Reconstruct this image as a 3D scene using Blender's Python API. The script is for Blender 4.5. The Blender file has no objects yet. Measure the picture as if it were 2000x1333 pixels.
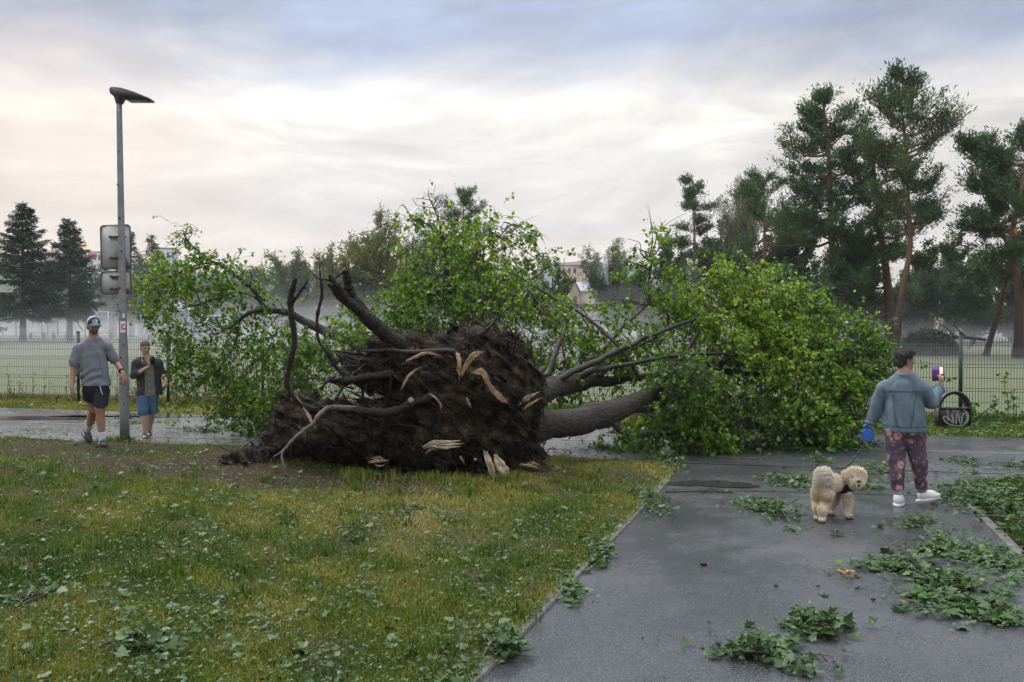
import bpy, math, random
import numpy as np
from mathutils import Vector, Matrix
R = math.radians
rs = np.random.RandomState(7)
random.seed(7)
S = bpy.context.scene
C = S.collection
HOR, F, CH = 640.0, 1944.0, 1.85

# ---------------------------------------------------------------- camera, sky, sun, exposure
cam = bpy.data.objects.new('camera', bpy.data.cameras.new('camera'))
C.objects.link(cam)
cam.data.lens = 35; cam.data.sensor_width = 36
cam.location = (0, 0, CH)
cam.rotation_euler = (R(90) - math.atan(26.5 / F), 0, 0)
cam.data.clip_start = 0.05; cam.data.clip_end = 8000
S.camera = cam
S.view_settings.view_transform = 'Standard'
S.view_settings.look = 'None'
S.view_settings.exposure = 0.55
S.view_settings.gamma = 1.0
S.cycles.use_denoising = True
try: S.cycles.denoiser = 'OPENIMAGEDENOISE'
except Exception: pass
S.cycles.max_bounces = 6
S.cycles.transparent_max_bounces = 6
S.cycles.volume_bounces = 0
S.cycles.diffuse_bounces = 2
S.cycles.glossy_bounces = 2
S.cycles.transmission_bounces = 3
S.cycles.use_adaptive_sampling = True
S.cycles.adaptive_threshold = 0.02

SUN_EL, SUN_AZ = R(52), R(-50)        # behind thin cloud, ahead and to the left
W = bpy.data.worlds.new("World"); S.world = W; W.use_nodes = True
nt = W.node_tree; nt.nodes.clear(); L = nt.links.new
def wn(t, **k):
    n = nt.nodes.new(t)
    for a, b in k.items(): setattr(n, a, b)
    return n
out = wn('ShaderNodeOutputWorld'); bg = wn('ShaderNodeBackground')
sky = wn('ShaderNodeTexSky', sky_type='NISHITA', sun_disc=False)
sky.sun_elevation = SUN_EL; sky.sun_rotation = SUN_AZ
sky.altitude = 300; sky.air_density = 1.0; sky.dust_density = 2.0
tc = wn('ShaderNodeTexCoord'); sep = wn('ShaderNodeSeparateXYZ'); L(tc.outputs['Generated'], sep.inputs[0])
def wmath(op, a, b=None, clamp=False):
    n = wn('ShaderNodeMath', operation=op); n.use_clamp = clamp
    for i, v in enumerate((a, b)):
        if v is None: continue
        if isinstance(v, (int, float)): n.inputs[i].default_value = v
        else: L(v, n.inputs[i])
    return n.outputs[0]
def wmap(loc, sc, rot=(0, 0, 0)):
    m = wn('ShaderNodeMapping'); L(tc.outputs['Generated'], m.inputs[0])
    m.inputs['Location'].default_value = loc; m.inputs['Scale'].default_value = sc; m.inputs['Rotation'].default_value = rot
    return m.outputs[0]
def wnoise(vec, scale, det=4, rough=.5, dist=0):
    n = wn('ShaderNodeTexNoise'); L(vec, n.inputs['Vector'])
    n.inputs['Scale'].default_value = scale; n.inputs['Detail'].default_value = det
    n.inputs['Roughness'].default_value = rough; n.inputs['Distortion'].default_value = dist
    return n.outputs['Fac']
big = wnoise(wmap((2.3, .4, 1.9), (1, 1, 2.6), (0, R(8), 0)), 2.2, 6, .55, .9)
mid = wnoise(wmap((.3, 3.4, .7), (1.1, 1, 3.8), (0, R(-12), 0)), 3.4, 7, .6, 1.1)
fine = wnoise(wmap((5.3, 1.4, 2.7), (1.2, 1, 4.5), (0, R(6), 0)), 8.0, 7, .6, .8)
el = wmath('ADD', sep.outputs['Z'], wmath('ADD', wmath('MULTIPLY', wmath('SUBTRACT', big, .5), .16), wmath('MULTIPLY', wmath('SUBTRACT', mid, .5), .06)))
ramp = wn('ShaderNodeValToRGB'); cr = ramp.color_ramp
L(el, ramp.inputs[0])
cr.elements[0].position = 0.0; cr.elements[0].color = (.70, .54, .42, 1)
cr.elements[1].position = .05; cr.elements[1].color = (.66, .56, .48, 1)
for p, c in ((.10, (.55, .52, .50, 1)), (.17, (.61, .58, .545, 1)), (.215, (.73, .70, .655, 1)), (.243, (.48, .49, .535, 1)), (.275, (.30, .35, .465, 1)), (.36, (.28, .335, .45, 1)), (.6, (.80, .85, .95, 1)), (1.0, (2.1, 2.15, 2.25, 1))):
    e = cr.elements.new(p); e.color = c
# brighter thin cloud where the sun sits, streaks of darker cloud
dot = wn('ShaderNodeVectorMath', operation='DOT_PRODUCT'); L(tc.outputs['Generated'], dot.inputs[0])
bd = Vector((.02, 1, .225)).normalized(); dot.inputs[1].default_value = bd
glow = wn('ShaderNodeMapRange', interpolation_type='SMOOTHSTEP'); L(dot.outputs['Value'], glow.inputs[0])
glow.inputs[1].default_value = .935; glow.inputs[2].default_value = .998
glow.inputs[3].default_value = 0; glow.inputs[4].default_value = .15
streak = wn('ShaderNodeMapRange'); L(mid, streak.inputs[0])
streak.inputs[1].default_value = .36; streak.inputs[2].default_value = .66; streak.inputs[3].default_value = .80; streak.inputs[4].default_value = 1.16
streak2 = wn('ShaderNodeMapRange'); L(fine, streak2.inputs[0])
streak2.inputs[1].default_value = .35; streak2.inputs[2].default_value = .68; streak2.inputs[3].default_value = .93; streak2.inputs[4].default_value = 1.06
fac = wmath('MULTIPLY', wmath('ADD', streak.outputs[0], glow.outputs[0]), streak2.outputs[0])
mul = wn('ShaderNodeVectorMath', operation='SCALE'); L(ramp.outputs[0], mul.inputs[0]); L(fac, mul.inputs['Scale'])
dot2 = wn('ShaderNodeVectorMath', operation='DOT_PRODUCT'); L(tc.outputs['Generated'], dot2.inputs[0])
dot2.inputs[1].default_value = Vector((-.50, 1, .10)).normalized()
gl2 = wn('ShaderNodeMapRange', interpolation_type='SMOOTHSTEP'); L(dot2.outputs['Value'], gl2.inputs[0])
gl2.inputs[1].default_value = .965; gl2.inputs[2].default_value = 1.0; gl2.inputs[3].default_value = 0; gl2.inputs[4].default_value = .5
peach = wn('ShaderNodeMix', data_type='RGBA'); L(wmath('MULTIPLY', gl2.outputs[0], big), peach.inputs[0]); L(mul.outputs[0], peach.inputs[6]); peach.inputs[7].default_value = (.92, .66, .46, 1)
skys = wn('ShaderNodeVectorMath', operation='SCALE'); L(sky.outputs[0], skys.inputs[0]); skys.inputs['Scale'].default_value = .07
mixs = wn('ShaderNodeMix', data_type='RGBA'); mixs.inputs[0].default_value = .93
L(skys.outputs[0], mixs.inputs[6]); L(peach.outputs[2], mixs.inputs[7])
# Background strength .1, colour compensated so the overcast deck carries its real radiance
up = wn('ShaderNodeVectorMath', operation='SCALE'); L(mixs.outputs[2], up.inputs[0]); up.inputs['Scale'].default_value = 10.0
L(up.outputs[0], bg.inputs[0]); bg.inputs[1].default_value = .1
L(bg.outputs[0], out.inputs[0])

sl = bpy.data.lights.new('sun', 'SUN'); sl.energy = 1.5; sl.angle = R(22); sl.color = (1, .93, .84)
so = bpy.data.objects.new('sun', sl); C.objects.link(so)
sd = Vector((math.sin(SUN_AZ) * math.cos(SUN_EL), math.cos(SUN_AZ) * math.cos(SUN_EL), math.sin(SUN_EL)))
so.rotation_euler = sd.to_track_quat('Z', 'Y').to_euler()

# ---------------------------------------------------------------- helpers
def at(px, py, d):
    return np.array(((px - 1000) / F * d, d, CH - (py - HOR) / F * d))
def gp(px, py, z=0.0):
    d = F * (CH - z) / (py - HOR)
    return np.array(((px - 1000) / F * d, d, z))
def sm(a, b, x):
    t = np.clip((x - a) / (b - a), 0, 1); return t * t * (3 - 2 * t)
_ph = np.random.RandomState(3).rand(24, 4)
def vnoise(P, scale=1.0, octv=3, seed=0):
    """cheap smooth noise from sums of sines, about -1..1"""
    P = np.asarray(P) * scale; out = 0; amp = 1.0; tot = 0
    for o in range(octv):
        for k in range(3):
            a = _ph[(o * 3 + k + seed * 5) % 24]
            d = (a[:3] - .5) * 2; d = d / np.linalg.norm(d) * (1 + .5 * a[3])
            e = _ph[(o * 3 + k + seed * 5 + 7) % 24]; f = (e[:3] - .5) * 2
            out = out + amp * np.sin((P * d).sum(-1) * 2 * (1.9 ** o) + a[3] * 9 + 1.3 * np.sin((P * f).sum(-1) * (1.9 ** o) + e[3] * 7)) / 3
        tot += amp; amp *= .55
    return out / tot * 1.6

def mesh_np(name, V, faces, mat=None, parent=None, smooth=False, attr=None, mats=None, fmat=None):
    V = np.asarray(V, dtype=np.float32)
    me = bpy.data.meshes.new(name)
    if not isinstance(faces, list): faces = [faces]
    faces = [np.asarray(f, dtype=np.int32) for f in faces if len(f)]
    me.vertices.add(len(V)); me.vertices.foreach_set('co', V.ravel())
    nl = sum(f.size for f in faces); nf = sum(len(f) for f in faces)
    me.loops.add(nl); me.loops.foreach_set('vertex_index', np.concatenate([f.ravel() for f in faces]))
    tot = np.concatenate([np.full(len(f), f.shape[1], dtype=np.int32) for f in faces])
    start = np.concatenate([[0], np.cumsum(tot)[:-1]]).astype(np.int32)
    me.polygons.add(nf); me.polygons.foreach_set('loop_start', start); me.polygons.foreach_set('loop_total', tot)
    if smooth: me.polygons.foreach_set('use_smooth', np.ones(nf, dtype=bool))
    if attr is not None:
        a = me.attributes.new('rnd', 'FLOAT', 'POINT'); a.data.foreach_set('value', np.asarray(attr, dtype=np.float32))
    if mats:
        for m in mats: me.materials.append(m)
        me.polygons.foreach_set('material_index', np.asarray(fmat, dtype=np.int32))
    elif mat: me.materials.append(mat)
    me.update(calc_edges=True); me.validate()
    o = bpy.data.objects.new(name, me); C.objects.link(o)
    if parent: o.parent = parent
    return o
def tag(o, label=None, cat=None, group=None, kind=None):
    if label: o['label'] = label
    if cat: o['category'] = cat
    if group: o['group'] = group
    if kind: o['kind'] = kind
    return o
def empty(name, loc=(0, 0, 0), label=None, cat=None, group=None, rz=0):
    o = bpy.data.objects.new(name, None); C.objects.link(o)
    o.location = loc; o.rotation_euler = (0, 0, rz); o.empty_display_size = .2
    return tag(o, label, cat, group)
def local(o, V):      # world points -> parent's frame (parents carry only a location)
    return np.asarray(V) - np.array(o.location)

class MB:
    """collects shapes, builds one mesh"""
    def __init__(s): s.v = []; s.f3 = []; s.f4 = []; s.fn = []; s.n = 0
    def add(s, V, f4=(), f3=(), fn=()):
        V = np.asarray(V, float); s.v.append(V)
        if len(f4): s.f4.append(np.asarray(f4) + s.n)
        if len(f3): s.f3.append(np.asarray(f3) + s.n)
        for f in fn: s.fn.append([i + s.n for i in f])
        s.n += len(V)
    def box(s, c, size, rot=None, bev=0.0):
        x, y, z = np.array(size) / 2
        if bev <= 0:
            V = np.array([(a * x, b * y, d * z) for d in (-1, 1) for b in (-1, 1) for a in (-1, 1)])
            f = [(0, 2, 3, 1), (4, 5, 7, 6), (0, 1, 5, 4), (2, 6, 7, 3), (0, 4, 6, 2), (1, 3, 7, 5)]
            if rot is not None: V = V @ np.array(rot).T
            s.add(V + np.array(c), f)
        else:
            prof = []
            for (sx, sy, a0) in ((1, 1, 0), (-1, 1, 90), (-1, -1, 180), (1, -1, 270)):
                for k in range(3):
                    a = R(a0 + 45 * k); prof.append((sx * (x - bev) + bev * math.cos(a), sy * (y - bev) + bev * math.sin(a)))
            s.prism(prof, -z, z, c, rot)
    def prism(s, prof, z0, z1, c=(0, 0, 0), rot=None):
        n = len(prof); p = np.array(prof, float)
        V = np.vstack([np.c_[p, np.full(n, z0)], np.c_[p, np.full(n, z1)]])
        if rot is not None: V = V @ np.array(rot).T
        f = [(i, (i + 1) % n, n + (i + 1) % n, n + i) for i in range(n)]
        s.add(V + np.array(c), f, fn=[list(range(n))[::-1], list(range(n, 2 * n))])
    def tube(s, pts, rad, n=8, caps=True):
        V, f = tube_geo(pts, rad, n); k = len(pts)
        s.add(V, f, fn=[list(range(n))[::-1], list(range((k - 1) * n, k * n))] if caps else [])
    def build(s, name, mat=None, parent=None, smooth=False):
        V = np.vstack(s.v)
        faces = []
        if s.f4: faces.append(np.vstack(s.f4))
        if s.f3: faces.append(np.vstack(s.f3))
        by = {}
        for f in s.fn: by.setdefault(len(f), []).append(f)
        faces += [np.array(v) for v in by.values()]
        return mesh_np(name, V, faces, mat, parent, smooth)

def tube_geo(pts, rad, n=8):
    P = np.asarray(pts, float); k = len(P)
    rad = np.broadcast_to(np.asarray(rad, float), (k,))
    T = np.gradient(P, axis=0); T /= np.linalg.norm(T, axis=1)[:, None] + 1e-9
    ref = np.array((0, 0, 1.)) if abs(T[0][2]) < .9 else np.array((1., 0, 0))
    u = np.cross(T[0], ref); u /= np.linalg.norm(u)
    V = []
    a = np.arange(n) * 2 * np.pi / n
    for i in range(k):
        u = u - T[i] * (u @ T[i]); u /= np.linalg.norm(u) + 1e-9
        w = np.cross(T[i], u)
        V.append(P[i] + rad[i] * (np.cos(a)[:, None] * u + np.sin(a)[:, None] * w))
    V = np.vstack(V)
    f = []
    i = np.arange(k - 1)[:, None] * n; j = np.arange(n)[None]; j2 = (j + 1) % n
    f = np.stack([i + j, i + j2, i + n + j2, i + n + j], -1).reshape(-1, 4)
    return V, f
def strands(P, rad, n=3):
    """P N x K x 3 polylines, rad N x K -> one V, F (vectorised)"""
    P = np.asarray(P, float); N, K, _ = P.shape
    T = P[:, -1] - P[:, 0]; T /= np.linalg.norm(T, axis=1)[:, None] + 1e-9
    ref = np.where(np.abs(T[:, 2:3]) < .8, np.array([[0, 0, 1.]]), np.array([[1., 0, 0]]))
    u = np.cross(T, ref); u /= np.linalg.norm(u, axis=1)[:, None] + 1e-9
    w = np.cross(T, u)
    a = np.arange(n) * 2 * np.pi / n
    off = np.cos(a)[None, :, None] * u[:, None] + np.sin(a)[None, :, None] * w[:, None]
    V = P[:, :, None] + rad[:, :, None, None] * off[:, None]
    V = V.reshape(-1, 3)
    b = np.arange(N)[:, None, None] * K * n + np.arange(K - 1)[None, :, None] * n
    j = np.arange(n)[None, None]; j2 = (j + 1) % n
    f = np.stack([b + j, b + j2, b + n + j2, b + n + j], -1).reshape(-1, 4)
    return V, f
def smooth_path(pts, m=6):
    P = np.asarray(pts, float); n = len(P)
    if n < 3: return np.array([P[0] + (P[-1] - P[0]) * t for t in np.linspace(0, 1, m)])
    Q = np.vstack([2 * P[0] - P[1], P, 2 * P[-1] - P[-2]])
    o = []
    for i in range(n - 1):
        p0, p1, p2, p3 = Q[i:i + 4]
        for t in np.linspace(0, 1, m, endpoint=False):
            o.append(.5 * (2 * p1 + (p2 - p0) * t + (2 * p0 - 5 * p1 + 4 * p2 - p3) * t * t + (3 * p1 - p0 - 3 * p2 + p3) * t ** 3))
    o.append(P[-1]); return np.array(o)

def unit(v): return v / (np.linalg.norm(v, axis=-1, keepdims=True) + 1e-9)
def rdir(n, r=None):
    r = r or rs; return unit(r.randn(n, 3))
LEAF = np.array([(0, 0, 0), (-.42, .22, .06), (-.34, .62, .05), (0, 1, -.04), (.34, .62, .05), (.42, .22, .06)])
def leaves(Cn, D, Nn, size, name, mat, parent=None, rnd=None, r=None):
    """one folded leaf of six points per centre; D = direction of the midrib, Nn = rough normal"""
    r = r or rs; N = len(Cn)
    D = unit(D); X = unit(np.cross(D, Nn)); Z = np.cross(X, D)
    size = np.broadcast_to(size, (N,))[:, None, None]
    curl = r.uniform(.2, 2.2, (N, 1, 1))
    V = Cn[:, None] + size * (LEAF[None, :, 0:1] * X[:, None] + LEAF[None, :, 1:2] * D[:, None] + LEAF[None, :, 2:3] * curl * Z[:, None])
    b = np.arange(N)[:, None] * 6
    f = np.vstack([b + np.array([[0, 3, 2, 1]]), b + np.array([[0, 5, 4, 3]])])
    if rnd is None: rnd = r.rand(N)
    return mesh_np(name, V.reshape(-1, 3), f, mat, parent, False, np.repeat(rnd, 6))
def cards(Cn, D, Nn, ln, wd, name, mat, parent=None, rnd=None, r=None):
    """long rhombus cards: needle tufts and far leaf clumps"""
    r = r or rs; N = len(Cn)
    D = unit(D); X = unit(np.cross(D, Nn))
    ln = np.broadcast_to(ln, (N,))[:, None]; wd = np.broadcast_to(wd, (N,))[:, None]
    V = np.stack([Cn, Cn + D * ln * .45 - X * wd, Cn + D * ln, Cn + D * ln * .5 + X * wd], 1)
    f = np.arange(N * 4).reshape(-1, 4)
    if rnd is None: rnd = r.rand(N)
    return mesh_np(name, V.reshape(-1, 3), f, mat, parent, False, np.repeat(rnd, 4))
# a lobed maple leaf: centre fan
_ml = [(-.02, 0), (-.20, .06), (-.46, .02), (-.36, .22), (-.58, .46), (-.30, .50), (-.26, .62), (0, 1.05), (.26, .62), (.30, .50), (.58, .46), (.36, .22), (.46, .02), (.20, .06)]
def maple(Cn, D, Nn, size, name, mat, parent=None, rnd=None, r=None, curl=1.0):
    r = r or rs; N = len(Cn); out_ = np.array(_ml); K = len(_ml)
    D = unit(D); X = unit(np.cross(D, Nn)); Z = np.cross(X, D)
    q = np.vstack([[(0, .4)], out_]); rad = np.abs(q[:, 0]) + np.abs(q[:, 1] - .4)
    sz = np.broadcast_to(size, (N,))[:, None, None]
    zz = (rad[None] * r.uniform(-.05, .55, (N, 1)) + r.uniform(-.13, .13, (N, K + 1)) * rad[None]) * curl
    V = Cn[:, None] + sz * (q[None, :, 0:1] * X[:, None] + q[None, :, 1:2] * D[:, None] + zz[:, :, None] * Z[:, None])
    b = np.arange(N)[:, None, None] * (K + 1)
    i = np.arange(K)
    tri = np.stack([np.zeros(K, int), 1 + (i + 1) % K, 1 + i], -1)[None]
    if rnd is None: rnd = r.rand(N)
    return mesh_np(name, V.reshape(-1, 3), (b + tri).reshape(-1, 3), mat, parent, False, np.repeat(rnd, K + 1))

# ---- signed-distance solids (bodies, clothes, the root plate)
class Sdf:
    def __init__(s, lo, hi, h):
        s.lo = np.array(lo, float); s.h = h
        s.n = np.ceil((np.array(hi) - s.lo) / h).astype(int) + 1
        s.F = np.full(s.n, 1.0, dtype=np.float32)
        s.ax = [s.lo[i] + np.arange(s.n[i]) * h for i in range(3)]
    def reg(s, lo, hi, m):
        i0 = np.clip(((np.array(lo) - m - s.lo) / s.h).astype(int), 0, s.n - 1)
        i1 = np.clip(((np.array(hi) + m - s.lo) / s.h).astype(int) + 2, 1, s.n)
        sl = tuple(slice(a, b) for a, b in zip(i0, i1))
        g = np.meshgrid(*[s.ax[i][sl[i]] for i in range(3)], indexing='ij')
        return sl, np.stack(g, -1)
    def comb(s, sl, d, k, sub):
        a = s.F[sl]
        if sub:
            d = -d; h = np.maximum(k - np.abs(a - d), 0) / max(k, 1e-6); s.F[sl] = np.maximum(a, d) + h * h * k / 4
        else:
            h = np.maximum(k - np.abs(a - d), 0) / max(k, 1e-6); s.F[sl] = np.minimum(a, d) - h * h * k / 4
    def cone(s, a, b, ra, rb, k=.02, sy=1.0, sub=False):
        a = np.array(a, float); b = np.array(b, float); r = max(ra, rb)
        sl, P = s.reg(np.minimum(a, b), np.maximum(a, b), r + k + .02)
        sc = np.array((1, 1 / sy, 1)); A = a * sc; B = b * sc; P = P * sc
        ab = B - A; t = np.clip(((P - A) @ ab) / (ab @ ab + 1e-9), 0, 1)
        d = np.linalg.norm(P - A - t[..., None] * ab, axis=-1) - (ra + (rb - ra) * t)
        s.comb(sl, d * min(1, sy), k, sub)
    def ell(s, c, r, k=.02, rot=None, sub=False):
        c = np.array(c, float); r = np.array(r, float); m = r.max()
        sl, P = s.reg(c - m, c + m, k + .02); Q = P - c
        if rot is not None: Q = Q @ np.array(rot)
        k0 = np.linalg.norm(Q / r, axis=-1); k1 = np.linalg.norm(Q / (r * r), axis=-1) + 1e-6
        s.comb(sl, k0 * (k0 - 1) / k1, k, sub)
    def chain(s, pts, rad, k=.02, sy=1.0):
        for i in range(len(pts) - 1): s.cone(pts[i], pts[i + 1], rad[i], rad[i + 1], k, sy)
    def cut(s, n, p):
        n = unit(np.array(n, float)); g = np.meshgrid(*s.ax, indexing='ij', sparse=True)
        d = g[0] * n[0] + g[1] * n[1] + g[2] * n[2] - n @ np.array(p)
        s.F = np.maximum(s.F, d.astype(np.float32))
    def noise(s, amp, scale, octv=3, seed=0, aniso=(1, 1, 1)):
        idx = np.abs(s.F) < amp * 2.5 + s.h * 2
        w = np.argwhere(idx); P = s.lo + w * s.h
        s.F[idx] += (amp * vnoise(P * np.array(aniso), scale, octv, seed)).astype(np.float32)
    def mesh(s, name, mat, parent=None, smooth=True, off=(0, 0, 0), post=None):
        F_ = np.pad(s.F, 1, constant_values=1.0); lo = s.lo - s.h
        neg = F_ < 0
        c = [neg[i:neg.shape[0] - 1 + i, j:neg.shape[1] - 1 + j, k:neg.shape[2] - 1 + k] for i in (0, 1) for j in (0, 1) for k in (0, 1)]
        alln = np.logical_and.reduce(c); anyn = np.logical_or.reduce(c)
        cells = np.argwhere(anyn & ~alln)
        acc = np.zeros((len(cells), 3)); cnt = np.zeros(len(cells))
        for ax in range(3):
            for o1 in (0, 1):
                for o2 in (0, 1):
                    o = [0, 0, 0]; oth = [x for x in range(3) if x != ax]; o[oth[0]] = o1; o[oth[1]] = o2
                    A = cells + o; B = A.copy(); B[:, ax] += 1
                    fa = F_[tuple(A.T)]; fb = F_[tuple(B.T)]
                    x = (fa < 0) != (fb < 0)
                    t = np.where(x, fa / np.where(fa == fb, 1, fa - fb), 0)
                    p = np.tile(np.array(o, float), (len(cells), 1)); p[:, ax] += t
                    acc[x] += p[x]; cnt[x] += 1
        V = lo + (cells + acc / cnt[:, None]) * s.h
        ids = np.full(anyn.shape, -1, int); ids[tuple(cells.T)] = np.arange(len(cells))
        quads = []
        for ax in range(3):
            a = [slice(None)] * 3; b = [slice(None)] * 3
            a[ax] = slice(0, -1); b[ax] = slice(1, None)
            ch = neg[tuple(a)] != neg[tuple(b)]
            e = np.argwhere(ch)
            oth = [(ax + 1) % 3, (ax + 2) % 3]
            e = e[(e[:, oth[0]] > 0) & (e[:, oth[1]] > 0)]
            inside = neg[tuple(e.T)]
            q = []
            for (d1, d2) in ((-1, -1), (0, -1), (0, 0), (-1, 0)):
                w = e.copy(); w[:, oth[0]] += d1; w[:, oth[1]] += d2
                q.append(ids[tuple(w.T)])
            q = np.stack(q, -1); q[~inside] = q[~inside][:, ::-1]
            quads.append(q)
        Q = np.vstack(quads); Q = Q[(Q >= 0).all(1)]
        V = V + np.array(off)
        if post is not None: V = post(V)
        s.V = V; s.Q = Q
        return mesh_np(name, V, Q, mat, parent, smooth)

# ---- materials
def nodes(name):
    m = bpy.data.materials.new(name); m.use_nodes = True
    t = m.node_tree; b = t.nodes['Principled BSDF']; return m, t, b
def rgba(c): return (c[0], c[1], c[2], 1)
def nz(t, scale, det=4, rough=.55, coord='Object', sc=(1, 1, 1)):
    tc = t.nodes.new('ShaderNodeTexCoord'); mp = t.nodes.new('ShaderNodeMapping'); mp.inputs['Scale'].default_value = sc
    t.links.new(tc.outputs[coord], mp.inputs[0])
    n = t.nodes.new('ShaderNodeTexNoise'); t.links.new(mp.outputs[0], n.inputs['Vector'])
    n.inputs['Scale'].default_value = scale; n.inputs['Detail'].default_value = det; n.inputs['Roughness'].default_value = rough
    return n.outputs['Fac']
def rampn(t, fac, stops):
    r = t.nodes.new('ShaderNodeValToRGB'); t.links.new(fac, r.inputs[0]); e = r.color_ramp.elements
    e[0].position, e[0].color = stops[0][0], rgba(stops[0][1]); e[1].position, e[1].color = stops[-1][0], rgba(stops[-1][1])
    for p, c in stops[1:-1]: x = e.new(p); x.color = rgba(c)
    return r.outputs[0]
def mth(t, op, a, b=None):
    n = t.nodes.new('ShaderNodeMath'); n.operation = op
    for i, v in enumerate((a, b)):
        if v is None: continue
        if isinstance(v, (int, float)): n.inputs[i].default_value = v
        else: t.links.new(v, n.inputs[i])
    return n.outputs[0]
def mixc(t, f, a, b, mode='MIX'):
    n = t.nodes.new('ShaderNodeMix'); n.data_type = 'RGBA'; n.blend_type = mode
    for s_, v in ((n.inputs[0], f), (n.inputs[6], a), (n.inputs[7], b)):
        if isinstance(v, (int, float)): s_.default_value = v
        elif isinstance(v, tuple): s_.default_value = rgba(v)
        else: t.links.new(v, s_)
    return n.outputs[2]
def bumpn(t, b, h, strength, dist=.02, prev=None):
    n = t.nodes.new('ShaderNodeBump'); n.inputs['Strength'].default_value = strength; n.inputs['Distance'].default_value = dist
    t.links.new(h, n.inputs['Height'])
    if prev: t.links.new(prev, n.inputs['Normal'])
    t.links.new(n.outputs[0], b.inputs['Normal']); return n.outputs[0]
def mat(name, c1, c2=None, scale=6, rough=.6, bump=0, bscale=40, metal=0, spec=.5, sc=(1, 1, 1), lo=.35, hi=.65, det=4, bdist=.01):
    m, t, b = nodes(name)
    if c2 is None: c2 = tuple(x * .8 for x in c1)
    f = nz(t, scale, det, sc=sc); t.links.new(rampn(t, f, [(lo, c1), (hi, c2)]), b.inputs['Base Color'])
    b.inputs['Roughness'].default_value = rough; b.inputs['Metallic'].default_value = metal
    b.inputs['Specular IOR Level'].default_value = spec
    if bump: bumpn(t, b, nz(t, bscale, 5, sc=sc), bump, bdist)
    return m
def leafmat(name, stops, trans=.35, rough=.45, spec=.4, back=None):
    m, t, b = nodes(name)
    a = t.nodes.new('ShaderNodeAttribute'); a.attribute_name = 'rnd'
    col = rampn(t, a.outputs['Fac'], stops)
    if back:
        g = t.nodes.new('ShaderNodeNewGeometry')
        col = mixc(t, g.outputs['Backfacing'], col, mixc(t, .6, col, back))
    t.links.new(col, b.inputs['Base Color'])
    b.inputs['Roughness'].default_value = rough; b.inputs['Specular IOR Level'].default_value = spec
    tr = t.nodes.new('ShaderNodeBsdfTranslucent')
    br = t.nodes.new('ShaderNodeVectorMath'); br.operation = 'MULTIPLY'; t.links.new(col, br.inputs[0]); br.inputs[1].default_value = (1.5, 1.5, .7)
    t.links.new(br.outputs[0], tr.inputs[0])
    mx = t.nodes.new('ShaderNodeMixShader'); mx.inputs[0].default_value = trans
    t.links.new(b.outputs[0], mx.inputs[1]); t.links.new(tr.outputs[0], mx.inputs[2])
    t.links.new(mx.outputs[0], t.nodes['Material Output'].inputs[0])
    return m
# ================================================================ SETTING
def tz(x, y): return 1.05 * sm(30, 85, y) + 0 * x
def roadnear(x): return 13.9 - .262 * (x - 1)
def roadfar(x): return 16.57 - .312 * (x - 8.5)
def pathL(y): return -.16 + .305 * (y - 5.19)
def pathR(y): return 4.35 + .28 * (y - 9)
def fenceY(x): return 24.8 - .262 * (x + 12.8)
def lawn_xmax(y): return np.minimum(np.minimum(pathL(y), 1 - (y - 13.9) / .262), (14.95 - y) / .8)
def lz(x, y):
    x = np.asarray(x, float); y = np.asarray(y, float)
    e = (roadnear(x) - y)
    z = .022 + .16 * sm(0, 1.6, e) * sm(-1.5, -5, x) * sm(6, 11.5, y)
    z = z + .02 * sm(0, .6, lawn_xmax(y) - x) * (1 + vnoise(np.stack([x, y, 0 * x], -1), .9, 2))
    # scraped soil heap in front of the root plate, on its left
    z = z + .20 * np.exp(-(((x + 2.75) / .75) ** 2 + ((y - 12.75) / .55) ** 2))
    return z
def dirt(x, y):
    n = vnoise(np.stack([x, y, 0 * x], -1), 1.3, 3, 1)
    a = np.exp(-(((x + 3.4 + (y - 11.6) * .6) / 3.2) ** 2 + ((y - 11.9 + (x + 3) * .14) / .85) ** 2) * 1.0)
    b = np.exp(-(((x + 1.3) / 2.2) ** 2 + ((y - 12.6) / .7) ** 2))
    c = .5 * np.exp(-(((x + 6.2) / 2.0) ** 2 + ((y - 12.6) / .8) ** 2))
    d_ = .55 * sm(10.6, 12.2, y) * sm(-1.5, -4.0, x)
    return np.clip(np.maximum(np.maximum(np.maximum(a, b), c), d_) * 1.7 + .65 * n - .16, 0, 1)

# ground: one sheet to the horizon
m_field, t, b = nodes('field_grass')
n1 = nz(t, .12, 4, coord='Object'); n2 = nz(t, 3.0, 6)
c1 = rampn(t, n1, [(.3, (.085, .105, .048)), (.55, (.115, .125, .062)), (.75, (.075, .10, .042))])
t.links.new(mixc(t, mth(t, 'MULTIPLY', n2, .5), c1, (.06, .09, .025)), b.inputs['Base Color']); b.inputs['Roughness'].default_value = .8
bumpn(t, b, n2, .4, .05)
ys = np.concatenate([np.linspace(-60, 10, 8), np.linspace(12, 130, 60), np.geomspace(135, 1790, 24)])
xs = np.concatenate([-np.geomspace(1790, 60, 20), np.linspace(-55, 55, 45), np.geomspace(60, 1790, 20)])
X, Y = np.meshgrid(xs, ys); nx_ = len(xs)
V = np.c_[X.ravel(), Y.ravel(), (tz(X, Y) - .012).ravel()]
i = (np.arange(len(ys) - 1)[:, None] * nx_ + np.arange(nx_ - 1)[None]).ravel()
tag(mesh_np('ground', V, np.stack([i, i + 1, i + nx_ + 1, i + nx_], -1), m_field, smooth=True), kind='structure')

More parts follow.
